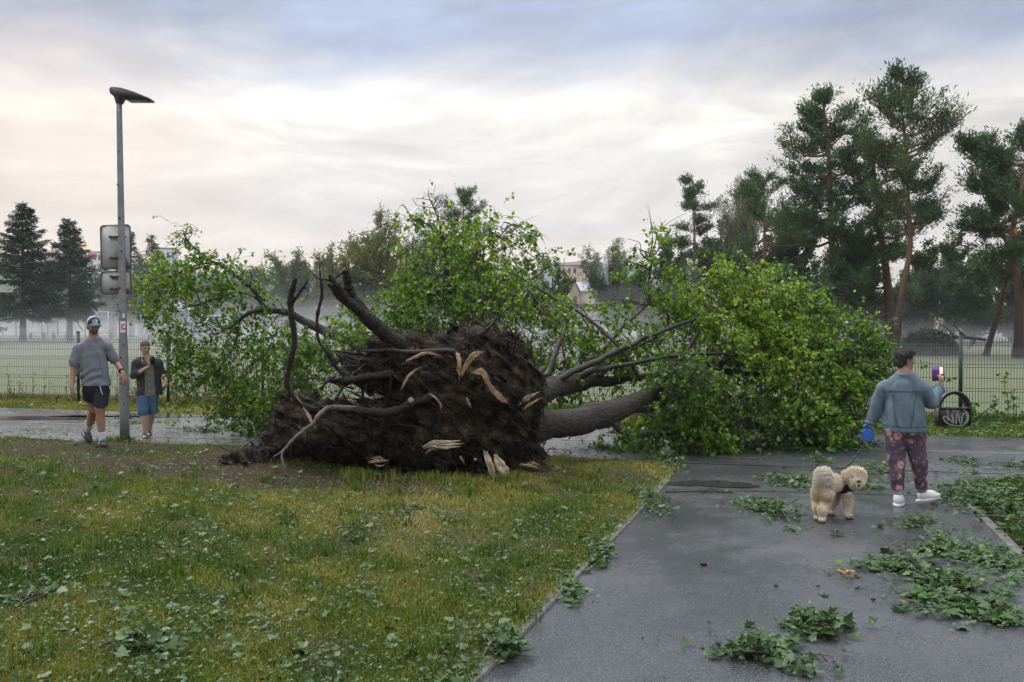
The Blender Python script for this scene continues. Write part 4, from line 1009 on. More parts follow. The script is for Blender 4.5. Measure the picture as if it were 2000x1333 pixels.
# lawn blades, density rising toward the camera
N = 520000
y = 4.2 + (q_.rand(N) ** 1.35) * 13.6; x = q_.uniform(-.56, .33, N) * y - .4
ok = x < lawn_xmax(y) - .02; x = x[ok]; y = y[ok]
P2 = np.stack([x, y, 0 * x], -1)
dt = dirt(x, y); keep = q_.rand(len(x)) > dt * .93; x, y = x[keep], y[keep]; P2 = P2[keep]
den = vnoise(P2, 2.2, 3, 2); keep = q_.rand(len(x)) < np.clip(.66 + .6 * den, .18, 1); x, y, P2 = x[keep], y[keep], P2[keep]
n1 = vnoise(P2, .8, 3, 3); n2 = vnoise(P2, 3.5, 2, 4)
strawy = .24 * sm(7, 12, y) * sm(-4.5, -1.5, x) + .12 * sm(.8, 0, lawn_xmax(y) - x) + .07
rnd = np.clip(.30 + .28 * n1 + .13 * n2 + strawy + q_.normal(0, .15, len(x)), 0, 1)
h = (.028 + .034 * np.clip(.5 + .5 * n2, 0, 1)) * q_.uniform(.5, 1.5, len(x)) * (1 - .25 * (rnd > .6)); w = q_.uniform(.0015, .0032, len(x)) * (1 + .06 * y)
blades(x, y, lz(x, y) - .004, h, w, 'lawn_grass', m_grass, rnd, .9)
# taller tufts at the foot of the root plate and here and there
def tufts(cx, cy, n, r_, h0, rlo, rhi, name='grass_tuft_cover'):
    c = q_.randint(0, len(cx), n); x = np.array(cx)[c] + q_.randn(n) * r_; y = np.array(cy)[c] + q_.randn(n) * r_
    return x, y, q_.uniform(.6, 1.3, n) * np.broadcast_to(h0, (len(cx),))[c], q_.uniform(rlo, rhi, n)
tx = q_.uniform(-2.1, .15, 80); ty = 11.75 + .12 * q_.randn(80) + .15 * np.sin(tx * 3)
a1 = tufts(tx[::2], ty[::2], 900, .08, .13, .15, .7)
tx = q_.uniform(-7, 1, 160); ty = q_.uniform(5, 12, 160); ok = tx < lawn_xmax(ty) - .1; a2 = tufts(tx[ok], ty[ok], 6500, .06, .11, .0, .45)
tx = lb[0] + .16 * q_.randn(12); ty = lb[1] - .1 + .1 * q_.randn(12); a3 = tufts(tx, ty, 400, .05, .14, .0, .4)
x, y, h, rnd = [np.concatenate([a1[k], a2[k], a3[k]]) for k in range(4)]
blades(x, y, lz(x, y), h, np.full(len(x), .0042), 'tall_grass', m_grass, rnd, .7)
# road-fence verge blades
N = 90000; x = q_.uniform(-15, 12, N); t_ = q_.rand(N); y0 = roadfar(x); y1 = fenceY(x) + 1.2; y = y0 + t_ * (y1 - y0) + .04 * q_.randn(N)
P2 = np.stack([x, y, 0 * x], -1); n1 = vnoise(P2, 1.2, 3, 1)
right_ = sm(3, 7, x)
rnd = np.clip(.52 + .22 * n1 + q_.normal(0, .12, N) - .18 * right_, 0, 1)
blades(x, y, np.full(N, -.01), q_.uniform(.05, .13, N) * (1 + 1.0 * (t_ > .8)), np.full(N, .006), 'verge_grass', m_grass, rnd, .8)
# field grass just past the fence, thin
N = 26000; x = q_.uniform(-16, 12, N); y = fenceY(x) + np.abs(q_.randn(N)) * 1.5
blades(x, y, np.full(N, -.02), q_.uniform(.04, .12, N) * np.exp(-(y - fenceY(x)) / 3), np.full(N, .006), 'field_blades', m_grass, np.clip(.34 + .14 * vnoise(np.stack([x, y, 0 * x], -1), .5, 2) + q_.normal(0, .08, N), 0, 1), .8)
# right verge under the litter
N = 60000; y = 5.5 + q_.rand(N) * 6.2; x = pathR(y) + .1 + q_.rand(N) ** 1.2 * 5
blades(x, y, rz_(x, y), q_.uniform(.04, .10, N), np.full(N, .0035), 'verge_edge_grass', m_grass, np.clip(.12 + q_.normal(0, .10, N), 0, 1), .9)

# torn leaves
m_debris = leafmat('torn_leaf', [(0, (.014, .040, .008)), (.35, (.028, .078, .012)), (.65, (.052, .12, .018)), (.80, (.085, .15, .035)), (.95, (.15, .20, .09)), (.975, (.2, .2, .05)), (1, (.30, .17, .03))], .15, .45, .35, back=(.10, .155, .085))
m_stalk = mat('green_brown_twig', (.03, .028, .012), (.045, .032, .02), 9, .5)
def litter(name, x, y, z, size, tilt=.35, mtl=None, rnd=None, shape='maple'):
    n = len(x); Cn = np.stack([x, y, z], -1); D = rdir(n, q_) * (1, 1, .25); Nn = unit(rdir(n, q_) * tilt + np.array((0, 0, 1.)))
    flip = q_.rand(n) < .45; Nn[flip] *= -1
    if rnd is None: rnd = np.clip(q_.beta(1.8, 2.2, n), 0, .96); rnd = np.where(q_.rand(n) < .012, 1, rnd)
    fn_ = maple if shape == 'maple' else leaves
    kw = dict(curl=.8) if shape == 'maple' else {}
    return tag(fn_(Cn, D, Nn, size, name, mtl or m_debris, None, rnd, q_, **kw), kind='stuff')
N = 42000; y = 4.3 + q_.rand(N) ** 1.15 * 12; x = q_.uniform(-.56, .33, N) * y - .3; ok = (x < lawn_xmax(y) + .02); x, y = x[ok], y[ok]
P2 = np.stack([x, y, 0 * x], -1); keep = q_.rand(len(x)) < np.clip(.5 + .6 * vnoise(P2, .9, 3, 2) + .3 * sm(.8, 0, lawn_xmax(y) - x), .08, 1); x, y = x[keep], y[keep]
sz = np.where(q_.rand(len(x)) < .82, q_.uniform(.008, .028, len(x)), np.clip(q_.gamma(3.0, .0120, len(x)), .02, .08))
litter('leaf_litter', x, y, lz(x, y) + .012 + q_.rand(len(x)) * .045, sz, .55)
# shredded bits everywhere on the asphalt; dense mats where the photo has them
def mat_patch(px, py, rx, ry, n, size=(.02, .07), zmax=.02, seed=0):
    a = gp(px, py); l = gp(px - rx, py); t0 = gp(px, py - ry)[1]; b0 = gp(px, py + ry)[1]
    ex = abs(a[0] - l[0]); ey = abs(t0 - b0) / 2; yc = (t0 + b0) / 2
    r_ = np.abs(q_.randn(n)) * .48; an = q_.uniform(0, 2 * np.pi, n)
    x = a[0] + ex * r_ * np.cos(an); y = yc + ey * r_ * np.sin(an)
    nn_ = vnoise(np.stack([x, y, 0 * x], -1), 2.6, 3, 5); k = q_.rand(n) < np.clip(.55 + .9 * nn_, .05, 1)
    return x[k], y[k]
XS, YS = [], []
for (px, py, rx, ry, n) in ((1760, 1120, 130, 28, 1000), (1850, 1150, 150, 40, 1600), (1900, 1190, 140, 40, 1700), (1960, 1220, 110, 30, 1100), (1850, 1085, 120, 25, 700), (1940, 1100, 120, 60, 1500), (1960, 1010, 90, 50, 1900), (1930, 975, 90, 30, 1500), (1990, 960, 80, 40, 1200), (1740, 925, 90, 20, 900), (1700, 950, 80, 16, 900), (1640, 940, 60, 18, 500), (1560, 945, 80, 16, 800), (1500, 1000, 70, 30, 500), (1830, 1020, 50, 12, 260), (1760, 1040, 60, 12, 240), (1890, 905, 45, 8, 350), (1975, 915, 40, 10, 350), (1300, 905, 60, 25, 700), (1270, 985, 40, 30, 500), (1180, 1080, 30, 30, 260), (1120, 1160, 30, 40, 240), (1000, 890, 130, 10, 500), (1180, 880, 120, 14, 1100), (1400, 880, 180, 8, 1400), (1560, 880, 120, 7, 900), (400, 845, 120, 10, 700), (250, 830, 300, 22, 1300), (450, 838, 80, 12, 500), (100, 845, 150, 10, 500), (600, 820, 120, 8, 300), (1520, 1270, 120, 45, 400), (1700, 868, 60, 6, 300)):
    x, y = mat_patch(px, py, rx, ry, n); XS.append(x); YS.append(y)
x = np.concatenate(XS); y = np.concatenate(YS)
inl = (x < lawn_xmax(y)); onr = x > pathR(y) + .1
z = .016 + q_.rand(len(x)) * .03 + np.where(inl, lz(x, y), 0) + np.where(onr & (y < 11.7), .03 + q_.rand(len(x)) * .05, 0)
litter('leaf_litter', x, y, z, np.clip(q_.gamma(3, .0125, len(x)), .010, .09), .35)
N = 6500; y = 5 + q_.rand(N) * 6.6; x = pathR(y) + .12 + q_.rand(N) ** 1.1 * 4.5; kp = q_.rand(N) < np.clip(.6 + .7 * vnoise(np.stack([x, y, 0 * x], -1), 1.5, 3, 2), .1, 1); x, y = x[kp], y[kp]
litter('leaf_litter', x, y, rz_(x, y) + .02 + q_.rand(len(x)) * .06, q_.uniform(.02, .075, len(x)), .5)
# tiny scraps
N = 6000; x = q_.uniform(-14, 9, N); s_ = q_.rand(N); y = roadnear(x) + s_ * (roadfar(x) - roadnear(x)); k = q_.rand(N) < np.clip(.35 + .6 * vnoise(np.stack([x, y, 0 * x], -1), 1.0, 3, 1) + .5 * (x < -2) * (s_ < .5), .04, 1)
litter('leaf_scraps', x[k], y[k], np.full(k.sum(), .018), q_.uniform(.008, .035, k.sum()), .2, shape='leaf', rnd=q_.beta(1.3, 3, k.sum()))
N = 700; y = 4.5 + q_.rand(N) * 9; x = pathL(y) + q_.rand(N) * (pathR(y) - pathL(y)); litter('leaf_scraps', x, y, np.full(N, .011), q_.uniform(.006, .022, N), .2, shape='leaf', rnd=q_.beta(1, 3, N) * .9)
# litter on the verge by the bin and below the crown
N = 7000; x = q_.uniform(-15, 12, N); y = roadfar(x) + q_.rand(N) * (fenceY(x) - roadfar(x)); k = q_.rand(N) < np.clip(.15 + .9 * sm(2, 6, x), 0, 1)
litter('leaf_litter', x[k], y[k], .02 + q_.rand(k.sum()) * .06, q_.uniform(.03, .10, k.sum()), .5)
# dry weed stalks against the fence
m_dry = mat('dry_weed_stalk', (.16, .085, .035), (.10, .05, .02), 9, .7)
N = 260; x = np.concatenate([q_.uniform(-9.5, -4.5, 200), q_.uniform(-12.6, -9.5, 60)]); y = fenceY(x) + q_.uniform(-.15, .2, N); h = q_.gamma(4, .10, N)
tq = np.linspace(0, 1, 5)[None, :, None]; P = np.stack([x, y, 0 * x], -1)[:, None] + tq * np.stack([q_.randn(N) * .08, q_.randn(N) * .06, h], -1)[:, None]
V, f = strands(P, np.full((N, 5), .004), 3); V = [V]; 
c = P[q_.randint(0, N, 2600), q_.randint(1, 5, 2600)] + q_.randn(2600, 3) * .02
tag(mesh_np('dry_weeds', V[0], f, m_dry), kind='stuff')
o = cards(c, rdir(2600, q_) + (0, 0, .4), rdir(2600, q_), .045, .014, 'dry_weed_leaves', m_dry); tag(o, kind='stuff')

# individual torn-off boughs
def bough(px, py, rx, ry, n, hgt, label, seed, big=1.0, shape='maple', ntw=4, grp='torn leafy boughs strewn over the path and lawn', dark=0.):
    global q_
    q_ = np.random.RandomState(seed); z0 = .01
    a = gp(px, py); X0, Y0 = a[0], a[1]
    inside = X0 < lawn_xmax(Y0)
    z0 = float(lz(X0, Y0)) if inside else (.05 if X0 > pathR(Y0) and Y0 < 11.7 else .012)
    n = int(n * 1.9); hgt = hgt * .7; root = empty('leafy_bough', (X0, Y0, z0), label, 'torn bough', grp)
    ex = abs(gp(px + rx, py)[0] - X0); ey = abs(gp(px, py - ry)[1] - gp(px, py + ry)[1]) / 2
    PP = []; 
    for k in range(ntw):
        an = q_.uniform(0, 2 * np.pi); s_ = np.array((-ex * .75 * math.cos(an), -ey * .75 * math.sin(an), .02)); e = np.array((ex * 1.0 * math.cos(an + q_.normal(0, .5)), ey * 1.0 * math.sin(an + q_.normal(0, .5)), .03))
        e[:2] *= q_.uniform(.2, 1); s_[:2] *= q_.uniform(.3, 1); m_ = (s_ + e) / 2 + np.array((q_.normal(0, ex * .28), q_.normal(0, ey * .28), hgt * q_.uniform(.1, .5)))
        PP.append(smooth_path([s_, (s_ + m_) / 2 + q_.randn(3) * (ex * .05, ey * .05, .004) + (0, 0, .01), m_, (m_ + e) / 2 + q_.randn(3) * (ex * .05, ey * .05, .004), e], 4))
    PP = np.array(PP); V, f = strands(PP, np.linspace(.007, .002, PP.shape[1])[None] * q_.uniform(.7, 1.3, (ntw, 1)) * big, 5); mesh_np('stem', V, f, m_stalk, root)
    c = PP[q_.randint(0, ntw, n), q_.randint(0, PP.shape[1], n)] + q_.randn(n, 3) * np.array((ex * .17, ey * .17, .0))
    sp = q_.rand(n) < .45; r_ = np.sqrt(q_.rand(n)); an = q_.uniform(0, 2 * np.pi, n)
    c[sp, 0] = (ex * r_ * np.cos(an))[sp]; c[sp, 1] = (ey * r_ * np.sin(an))[sp]
    out_ = q_.rand(n) < .16; c[out_, :2] *= q_.uniform(1.0, 1.9, (out_.sum(), 1))
    kp = q_.rand(n) < np.clip(.42 + 2.2 * vnoise(c * np.array((1, .7, 0)) + seed * 3.1, 5.0, 3, seed % 4), .03, 1); c = c[kp]; n = len(c)
    c[:, 2] = .008 + np.abs(q_.normal(0, .5, n)) * hgt * np.exp(-1.6 * ((c[:, 0] / ex) ** 2 + (c[:, 1] / ey) ** 2))
    D = unit(rdir(n, q_) * (1, 1, .45)); Nn = unit(rdir(n, q_) * .6 + np.array((0, 0, 1.))); flip = q_.rand(n) < .25; Nn[flip] *= -1
    fn_ = maple if shape == 'maple' else leaves
    fn_(c, D, Nn, np.where(q_.rand(n) < .5, q_.uniform(.010, .035, n), np.clip(q_.gamma(5, .0090 * big, n), .02, .09)), 'leaves', m_debris, root, np.clip(q_.beta(1.6, 2.6, n) * (1 - dark), 0, .93), q_)
    return root
bough(1600, 1235, 75, 38, 360, .16, 'large leafy bough lying nearest the camera on the asphalt, dark twig showing', 41, 1.0)
bough(1465, 1288, 85, 24, 200, .12, 'lobed-leaf bough at the bottom edge of the photo, left of the largest one', 42, 1.0)
bough(1590, 1312, 60, 22, 170, .10, 'dark low bough cut by the bottom edge of the photo on the asphalt', 43, 1.0, dark=.3)
bough(1515, 1005, 78, 30, 460, .20, 'dense dark green bough on the wet path just left of the dog', 44, 1.0)
bough(1535, 945, 58, 12, 170, .14, 'flat bough on the path, behind the dense one left of the dog', 45)
bough(1600, 904, 26, 9, 70, .14, 'small bough standing alone on the road behind the dog', 46)
bough(1890, 905, 40, 8, 110, .10, 'thin green bough on the road right of the woman\'s knees', 47, .8, 'leaf')
bough(1985, 916, 30, 10, 90, .10, 'small bough on the road at the right edge of the photo', 48)
bough(1925, 985, 60, 26, 340, .18, 'bushy bough at the tip of the right-hand verge', 49)
bough(1960, 1030, 60, 30, 300, .14, 'bough spread over the right-hand verge edging', 50)
bough(1760, 1105, 70, 18, 200, .10, 'long low bough at the left tip of the leaf mat on the path', 51)
bough(1840, 1145, 60, 24, 220, .12, 'bough in the middle of the leaf mat on the path', 52)
bough(1935, 1205, 70, 26, 260, .12, 'bough at the lower right end of the leaf mat', 53, 1.1)
bough(1800, 1030, 45, 10, 80, .07, 'sparse sprig on the path below the woman\'s shoes', 54, .9)
bough(1630, 1048, 16, 5, 25, .05, 'tiny sprig on the path below the dog', 55, .7)
bough(1305, 905, 34, 20, 220, .22, 'upright leafy bough at the corner where lawn, road and path meet', 56)
bough(1275, 985, 34, 28, 220, .16, 'bough hanging over the path edge beside the yellow grass', 57)
bough(1165, 1095, 22, 24, 90, .10, 'bough on the lawn edge halfway along the path', 58)
bough(975, 1285, 60, 42, 240, .20, 'big-leaved bough on the lawn corner at the bottom of the path edge', 59, 1.25)
bough(690, 1062, 42, 20, 110, .20, 'dark leafy sprig standing up in the middle of the lawn', 60, 1.0, dark=.35)
bough(270, 1290, 90, 40, 140, .16, 'large light-leaved bough in the near left of the lawn', 61, 1.5, 'leaf')
bough(60, 1185, 60, 30, 60, .08, 'pale overturned lobed leaves at the left edge of the lawn', 62, 1.4)
bough(1700, 935, 60, 12, 200, .08, 'flattened bough on the road between the dog and the woman', 63)
bough(1215, 850, 60, 8, 90, .10, 'sprig on the road under the leaning trunk', 64)
bough(400, 838, 40, 6, 80, .08, 'leafy sprig on the road behind the root plate, left side', 65, .8)
bough(800, 1010, 60, 14, 60, .10, 'loose sprig on the lawn below the root plate', 66, 1.0)
bough(1690, 872, 40, 12, 140, .20, 'sprig on the road beneath the blue leash reel', 67)
# yellow leaves and clods on the path
m_yel = mat('yellow_leaf', (.45, .26, .03), (.30, .14, .02), 20, .5)
for (px, py, n_, lb_) in ((1658, 1133, 5, 'small cluster of yellow leaves on the wet path'), (1648, 1122, 2, 'pair of small yellow leaves above the yellow cluster on the path')):
    a = gp(px, py); N_ = n_; c = np.stack([q_.randn(N_) * .03, q_.randn(N_) * .02, .018 + .006 * np.arange(N_)], -1)
    r_ = empty('yellow_leaves', (a[0], a[1], 0), lb_, 'leaves'); maple(c, rdir(N_, q_) * (1, 1, .1), np.tile((0, 0, 1.), (N_, 1)) + .3 * rdir(N_, q_), .055, 'leaf', m_yel, r_, None, q_)
m_clod = mat('dark_wood_chip', (.02, .014, .01), (.04, .03, .02), 30, .7, .5, 80)
for k, (px, py, s_, lb_) in enumerate(((1375, 1107, .03, 'dark chip of bark alone in the middle of the path'), (1518, 1150, .02, 'small dark bark chip on the path above the near boughs'), (1600, 1151, .018, 'thin dark bark chip right of the smaller ones on the path'), (1708, 1177, .02, 'small dark bark chip below the yellow leaves'))):
    a = gp(px, py); s1 = Sdf((-.06, -.06, -.02), (.06, .06, .05), .005); s1.ell((0, 0, .008), (s_, s_ * .6, s_ * .5), .01); s1.noise(.004, 40, 2, k); o = s1.mesh('bark_chip', m_clod); o.location = (a[0], a[1], .008); tag(o, lb_, 'bark chip', 'bark chips on the path')
# broken twigs on the path by the puddle
mb = MB(); a = gp(1300, 966); mb.tube(smooth_path([a + (0, 0, .02), a + (.25, -.02, .03), a + (.5, .03, .02), a + (.75, -.02, .02)], 5), .008, 6); mb.tube([a + (.4, 0, .02), a + (.5, .12, .04), a + (.62, .16, .02)], .004, 5)
tag(mb.build('fallen_twig', m_root), 'bare dark twig lying on the path below the puddle', 'twig')
# ================================================================ BACKGROUND TREES
m_pineN = leafmat('pine_needles', [(0, (.020, .055, .026)), (.4, (.046, .105, .046)), (.75, (.085, .16, .062)), (1, (.13, .21, .08))], .2, .55, .3)
m_spruceN = leafmat('spruce_needles', [(0, (.006, .024, .011)), (.5, (.014, .044, .018)), (1, (.034, .080, .026))], .12, .55, .3)
m_decid = leafmat('broad_leaves', [(0, (.030, .062, .018)), (.5, (.055, .100, .028)), (1, (.095, .145, .04))], .35, .5, .3)
m_decid2 = leafmat('dusky_broad_leaves', [(0, (.018, .048, .014)), (.5, (.036, .082, .024)), (1, (.070, .125, .034))], .3, .5, .3)
m_willow = leafmat('olive_leaves', [(0, (.075, .095, .030)), (.5, (.125, .145, .048)), (1, (.20, .20, .075))], .4, .5, .3)
m_bright = leafmat('bright_leaves', [(0, (.05, .12, .02)), (1, (.11, .21, .04))], .35, .5, .3)
m_pbark, t, b = nodes('orange_pine_bark')
sepn = t.nodes.new('ShaderNodeTexCoord'); sx_ = t.nodes.new('ShaderNodeSeparateXYZ'); t.links.new(sepn.outputs['Object'], sx_.inputs[0])
hh = mth(t, 'ADD', mth(t, 'MULTIPLY', sx_.outputs['Z'], .1), mth(t, 'MULTIPLY', nz(t, 2.5, 5, .7), .35))
t.links.new(rampn(t, hh, [(.20, (.040, .030, .026)), (.45, (.075, .045, .033)), (.70, (.17, .085, .048)), (1, (.22, .12, .07))]), b.inputs['Base Color'])
b.inputs['Roughness'].default_value = .8; bumpn(t, b, nz(t, 8, 5, .7), .8, .05)
m_dbark = mat('dull_brown_bark', (.055, .043, .036), (.09, .075, .062), 4, .85, .6, 9, bdist=.04)
m_birch = mat('white_birch_bark', (.34, .33, .31), (.10, .095, .09), 5, .7, .3, 9, sc=(1, 1, .5), lo=.5, hi=.62)
G_ = 'trees beyond the playing field'
def base(px, d): return np.array(((px - 1000) / F * d, d, float(tz(0, d))))
def ztop(py, d): return CH - (py - HOR) / F * d
def pine(px, d, top, label, seed, path=None, rt=.2, cw=3.0, c0=.35, n=9000, dens=1.0, limbs=34, up=.35, crown=None, lens=.26, m=None, flat=.55):
    """Scots pine: bare orange trunk, irregular limbs, tufts of needles turned up at the tips"""
    q = np.random.RandomState(seed); b0 = base(px, d); root = empty('pine_tree', b0, label, 'pine tree', G_)
    top0 = top; top = top + 1300 / d
    Ht = ztop(top, d) - b0[2]
    path = [(px, top)] if path is None else [(a_, top if b_ == top0 else b_) for a_, b_ in path]
    pts = [np.array((0, 0, -.1))]
    for (qx, qy) in path: pts.append(np.array(((qx - 1000) / F * d - b0[0], q.uniform(-.1, .1), ztop(qy, d) - b0[2])))
    tr = smooth_path(pts, 8); k = len(tr); tz_ = tr[:, 2] / Ht
    rad = rt * np.clip(1 - .80 * tz_, .07, 1) * np.where(tz_ < .04, 1.25, 1)
    mb = MB(); mb.tube(tr, rad, 12)
    def trunk_at(f): return np.array([np.interp(f * Ht, tr[:, 2], tr[:, i]) for i in range(3)])
    LP = []; LR = []
    for i in range(limbs):
        f = c0 + (1 - c0) * (i + q.rand()) / limbs; f = min(f, .985)
        u = (f - c0) / (1 - c0)
        if crown is not None: L_ = np.interp(f, [c[0] for c in crown], [c[1] for c in crown])
        else: L_ = cw * (math.sin(math.pi * min(1, .18 + u * .80)) ** .7)
        L_ *= q.uniform(.6, 1.15); an = q.uniform(0, 2 * np.pi)
        s_ = trunk_at(f); tilt = -.15 + up * 1.5 * u + q.uniform(-.15, .25)
        dr = np.array((math.cos(an), math.sin(an) * .9, tilt)); e = s_ + dr * L_
        m_ = s_ + dr * L_ * .5 + np.array((0, 0, -.10 * L_)) + q.randn(3) * .08 * L_
        e = e + (0, 0, up * L_ * .35)
        P = smooth_path([s_, m_, e], 6); LP.append(P); LR.append(np.linspace(max(.02, .022 * L_ * rt / .2 + .014), .010, len(P)))
    V, f = strands(np.array(LP), np.array(LR), 5); mb.add(V, f)
    # secondary shoots
    SP = []
    for P in LP:
        L_ = np.linalg.norm(P[-1] - P[0]); ns = int(8 + 8 * L_)
        for j in range(ns):
            t_ = q.uniform(.22, 1.0) ; i0 = min(int(t_ * (len(P) - 1)), len(P) - 2); s_ = P[i0] + (P[i0 + 1] - P[i0]) * (t_ * (len(P) - 1) - i0)
            ax = unit(P[-1] - P[0]); dr = unit(ax * q.uniform(.2, 1) + q.randn(3) * (.55, .55, .55 * flat) + (0, 0, .25 + up * .5))
            l2 = min(q.uniform(.3, .75) * (.6 + .26 * L_), 1.4)
            SP.append([s_, s_ + dr * l2 * .5 + (0, 0, -.02), s_ + dr * l2 + (0, 0, .06)])
    SP = np.array(SP); V, f = strands(SP, np.full(SP.shape[:2], .010), 3); mb.add(V, f)
    mb.build('trunk', m_pbark, root, True)
    nn = int(n * 1.65); i_ = q.randint(0, len(SP), nn); t_ = q.uniform(.25, 1.05, nn)[:, None]
    c = SP[i_, 0] * (1 - t_) + SP[i_, 2] * t_ + q.randn(nn, 3) * .12
    ax = unit(SP[i_, 2] - SP[i_, 0]); D = unit(ax * .8 + q.randn(nn, 3) * .6 + (0, 0, .25))
    pat = vnoise(c + b0, .8, 2)
    cards(c, D, q.randn(nn, 3), q.uniform(.6, 1.2, nn) * lens, q.uniform(.020, .040, nn), 'crown', m or m_pineN, root, np.clip(.42 + .2 * pat + q.normal(0, .17, nn), 0, 1), q)
    return root
pine(905, 82, 363, 'lone pine crown rising behind the middle of the fallen tree', 101, rt=.16, cw=2.3, c0=.45, n=7000, limbs=26, up=.4)
pine(1352, 74, 333, 'slim pine with a bare orange trunk, standing apart left of the tall pines', 102, [(1352, 600), (1356, 460), (1350, 333)], .17, 2.1, .40, 6500, limbs=24, up=.15, crown=[(.4, .9), (.5, 1.9), (.58, 2.1), (.64, 1.4), (.72, 1.8), (.85, 1.6), (1, .3)])
pine(1628, 56, 168, 'broad dark pine with the widest crown, left of the tall pine pair', 103, [(1630, 600), (1622, 450), (1616, 300), (1605, 168)], .28, 3.0, .22, 24000, limbs=62, up=.32, crown=[(.2, 3.2), (.35, 3.4), (.5, 3.3), (.65, 2.7), (.75, 3.0), (.85, 2.1), (.93, 1.3), (1, .4)])
pine(1740, 55, 262, 'pine with a snapped pale top between two taller pines', 104, [(1732, 560), (1715, 430), (1706, 330), (1712, 262)], .31, 2.6, .25, 9500, limbs=36, up=.35, crown=[(.2, 2.6), (.5, 2.7), (.7, 2.3), (.9, 1.8), (1, .5)])
pine(1748, 51, 127, 'tallest pine, with a thin curved orange trunk leaning to the right', 105, [(1758, 590), (1776, 480), (1773, 400), (1766, 300), (1758, 200), (1762, 127)], .19, 2.2, .44, 10000, limbs=48, up=.5, crown=[(.44, 1.8), (.55, 2.4), (.68, 2.6), (.8, 2.0), (.9, 1.4), (1, .35)])
p_r = pine(1990, 50, 236, 'forked pine with a torn orange limb at the right edge of the photo', 106, [(1986, 560), (1976, 470), (1988, 390), (2004, 300), (2006, 236)], .26, 2.6, .30, 12000, limbs=38, up=.4, crown=[(.3, 2.2), (.5, 2.4), (.75, 2.6), (.9, 1.8), (1, .5)])
pine(1925, 52, 258, 'thin-crowned pine just left of the forked pine', 107, [(1968, 520), (1950, 440), (1925, 380), (1912, 320), (1900, 258)], .16, 2.0, .55, 7500, limbs=26, up=.4, crown=[(.5, 1.3), (.7, 2.1), (.85, 1.7), (1, .4)])
pine(1490, 66, 330, 'dark pine in front of the weeping birch', 108, [(1492, 500), (1490, 330)], .2, 2.6, .2, 11000, limbs=40, up=.25, crown=[(.2, 2.6), (.5, 3.0), (.75, 2.3), (.9, 1.7), (1, .5)])
pine(1420, 78, 440, 'low dark pine behind the slim orange-trunked pine', 109, None and [], .18, 2.6, .15, 7000, limbs=30, up=.25, crown=[(.15, 2.8), (.5, 2.8), (.8, 1.9), (1, .5)]) if False else None
mb = MB(); bq = base(1990, 50)
pr_ = lambda px, py: np.array(((px - 1000) / F * 50 - bq[0], -.28, ztop(py, 50) - bq[2]))
mb.tube([pr_(1978, 462), pr_(1976, 450), pr_(1980, 444)], [.10, .07, .01], 6); mb.tube([pr_(1984, 462), pr_(1986, 452)], [.06, .01], 6); mb.build('torn_wood', mat('torn_orange_wood', (.55, .27, .07), rough=.7), p_r)

def spruce(px, d, top, label, seed, w, c0=.10, n=12000, rt=.17, bot=None):
    n = int(n * .78); q = np.random.RandomState(seed); b0 = base(px, d); root = empty('spruce_tree', b0, label, 'spruce tree', G_)
    Ht = ztop(top, d) - b0[2]; mb = MB()
    mb.tube([(0, 0, -.1), (.0, 0, .3), (.03, 0, Ht * .5), (0, 0, Ht)], [rt * 1.3, rt, rt * .55, .015], 10)
    SP = []; nl = 150
    for i in range(nl):
        f = c0 + (1 - c0) * ((i + q.rand()) / nl) ** .92; u = (f - c0) / (1 - c0)
        L_ = w * (1 - u) ** .78 * min(1, .72 + 2.2 * u) * q.uniform(.5, 1.18) + .10; an = q.uniform(0, 2 * np.pi)
        s_ = np.array((0, 0, f * Ht)); droop = -.30 + .75 * u
        h = np.array((math.cos(an), math.sin(an), 0)); e = s_ + h * L_ + (0, 0, droop * L_); m_ = s_ + h * L_ * .5 + (0, 0, droop * L_ * .5 + .04 * L_)
        e = e + (0, 0, .10 * L_); SP.append([s_, m_, e])
    SP = np.array(SP); V, f = strands(SP, np.linspace(.03, .008, 3)[None] * np.ones((nl, 1)), 4); mb.add(V, f); mb.build('trunk', m_dbark, root, True)
    Ls = np.linalg.norm(SP[:, 2] - SP[:, 0], axis=1); i_ = q.choice(nl, n, p=Ls ** 1.25 / (Ls ** 1.25).sum()); t_ = q.beta(1.6, 1.0, n)[:, None]
    c = np.where(t_ < .5, SP[i_, 0] * (1 - 2 * t_) + SP[i_, 1] * 2 * t_, SP[i_, 1] * (2 - 2 * t_) + SP[i_, 2] * (2 * t_ - 1))
    ax = unit(SP[i_, 2] - SP[i_, 0]); side = unit(np.cross(ax, (0, 0, 1.))); off = q.randn(n, 1) * .12 * Ls[i_][:, None]
    c = c + side * off + np.stack([q.randn(n) * .04, q.randn(n) * .04, -np.abs(q.randn(n)) * .12], -1)
    D = unit(ax * .7 + side * np.sign(off) * .5 + q.randn(n, 3) * .35 + (0, 0, -.35))
    cards(c, D, q.randn(n, 3), q.uniform(.16, .36, n), q.uniform(.025, .05, n), 'crown', m_spruceN, root, np.clip(.42 + .2 * vnoise(c + b0, .9, 2) + q.normal(0, .18, n), 0, 1), q)
spruce(45, 70, 396, 'largest spruce, at the left edge of the photo', 111, 3.1, .19, 26000, .24)
spruce(137, 70, 428, 'second spruce from the left, with a thin crooked top', 112, 2.35, .22, 17000, .2)
spruce(296, 82, 460, 'spire-topped spruce seen between the signs and the fallen tree', 113, 1.75, .18, 9000, .17)
spruce(255, 84, 452, 'spruce partly hidden behind the road signs', 114, 1.9, .18, 10000, .17)
spruce(-60, 66, 430, 'dark spruce cut by the left edge of the photo', 115, 2.8, .15, 12000, .2)

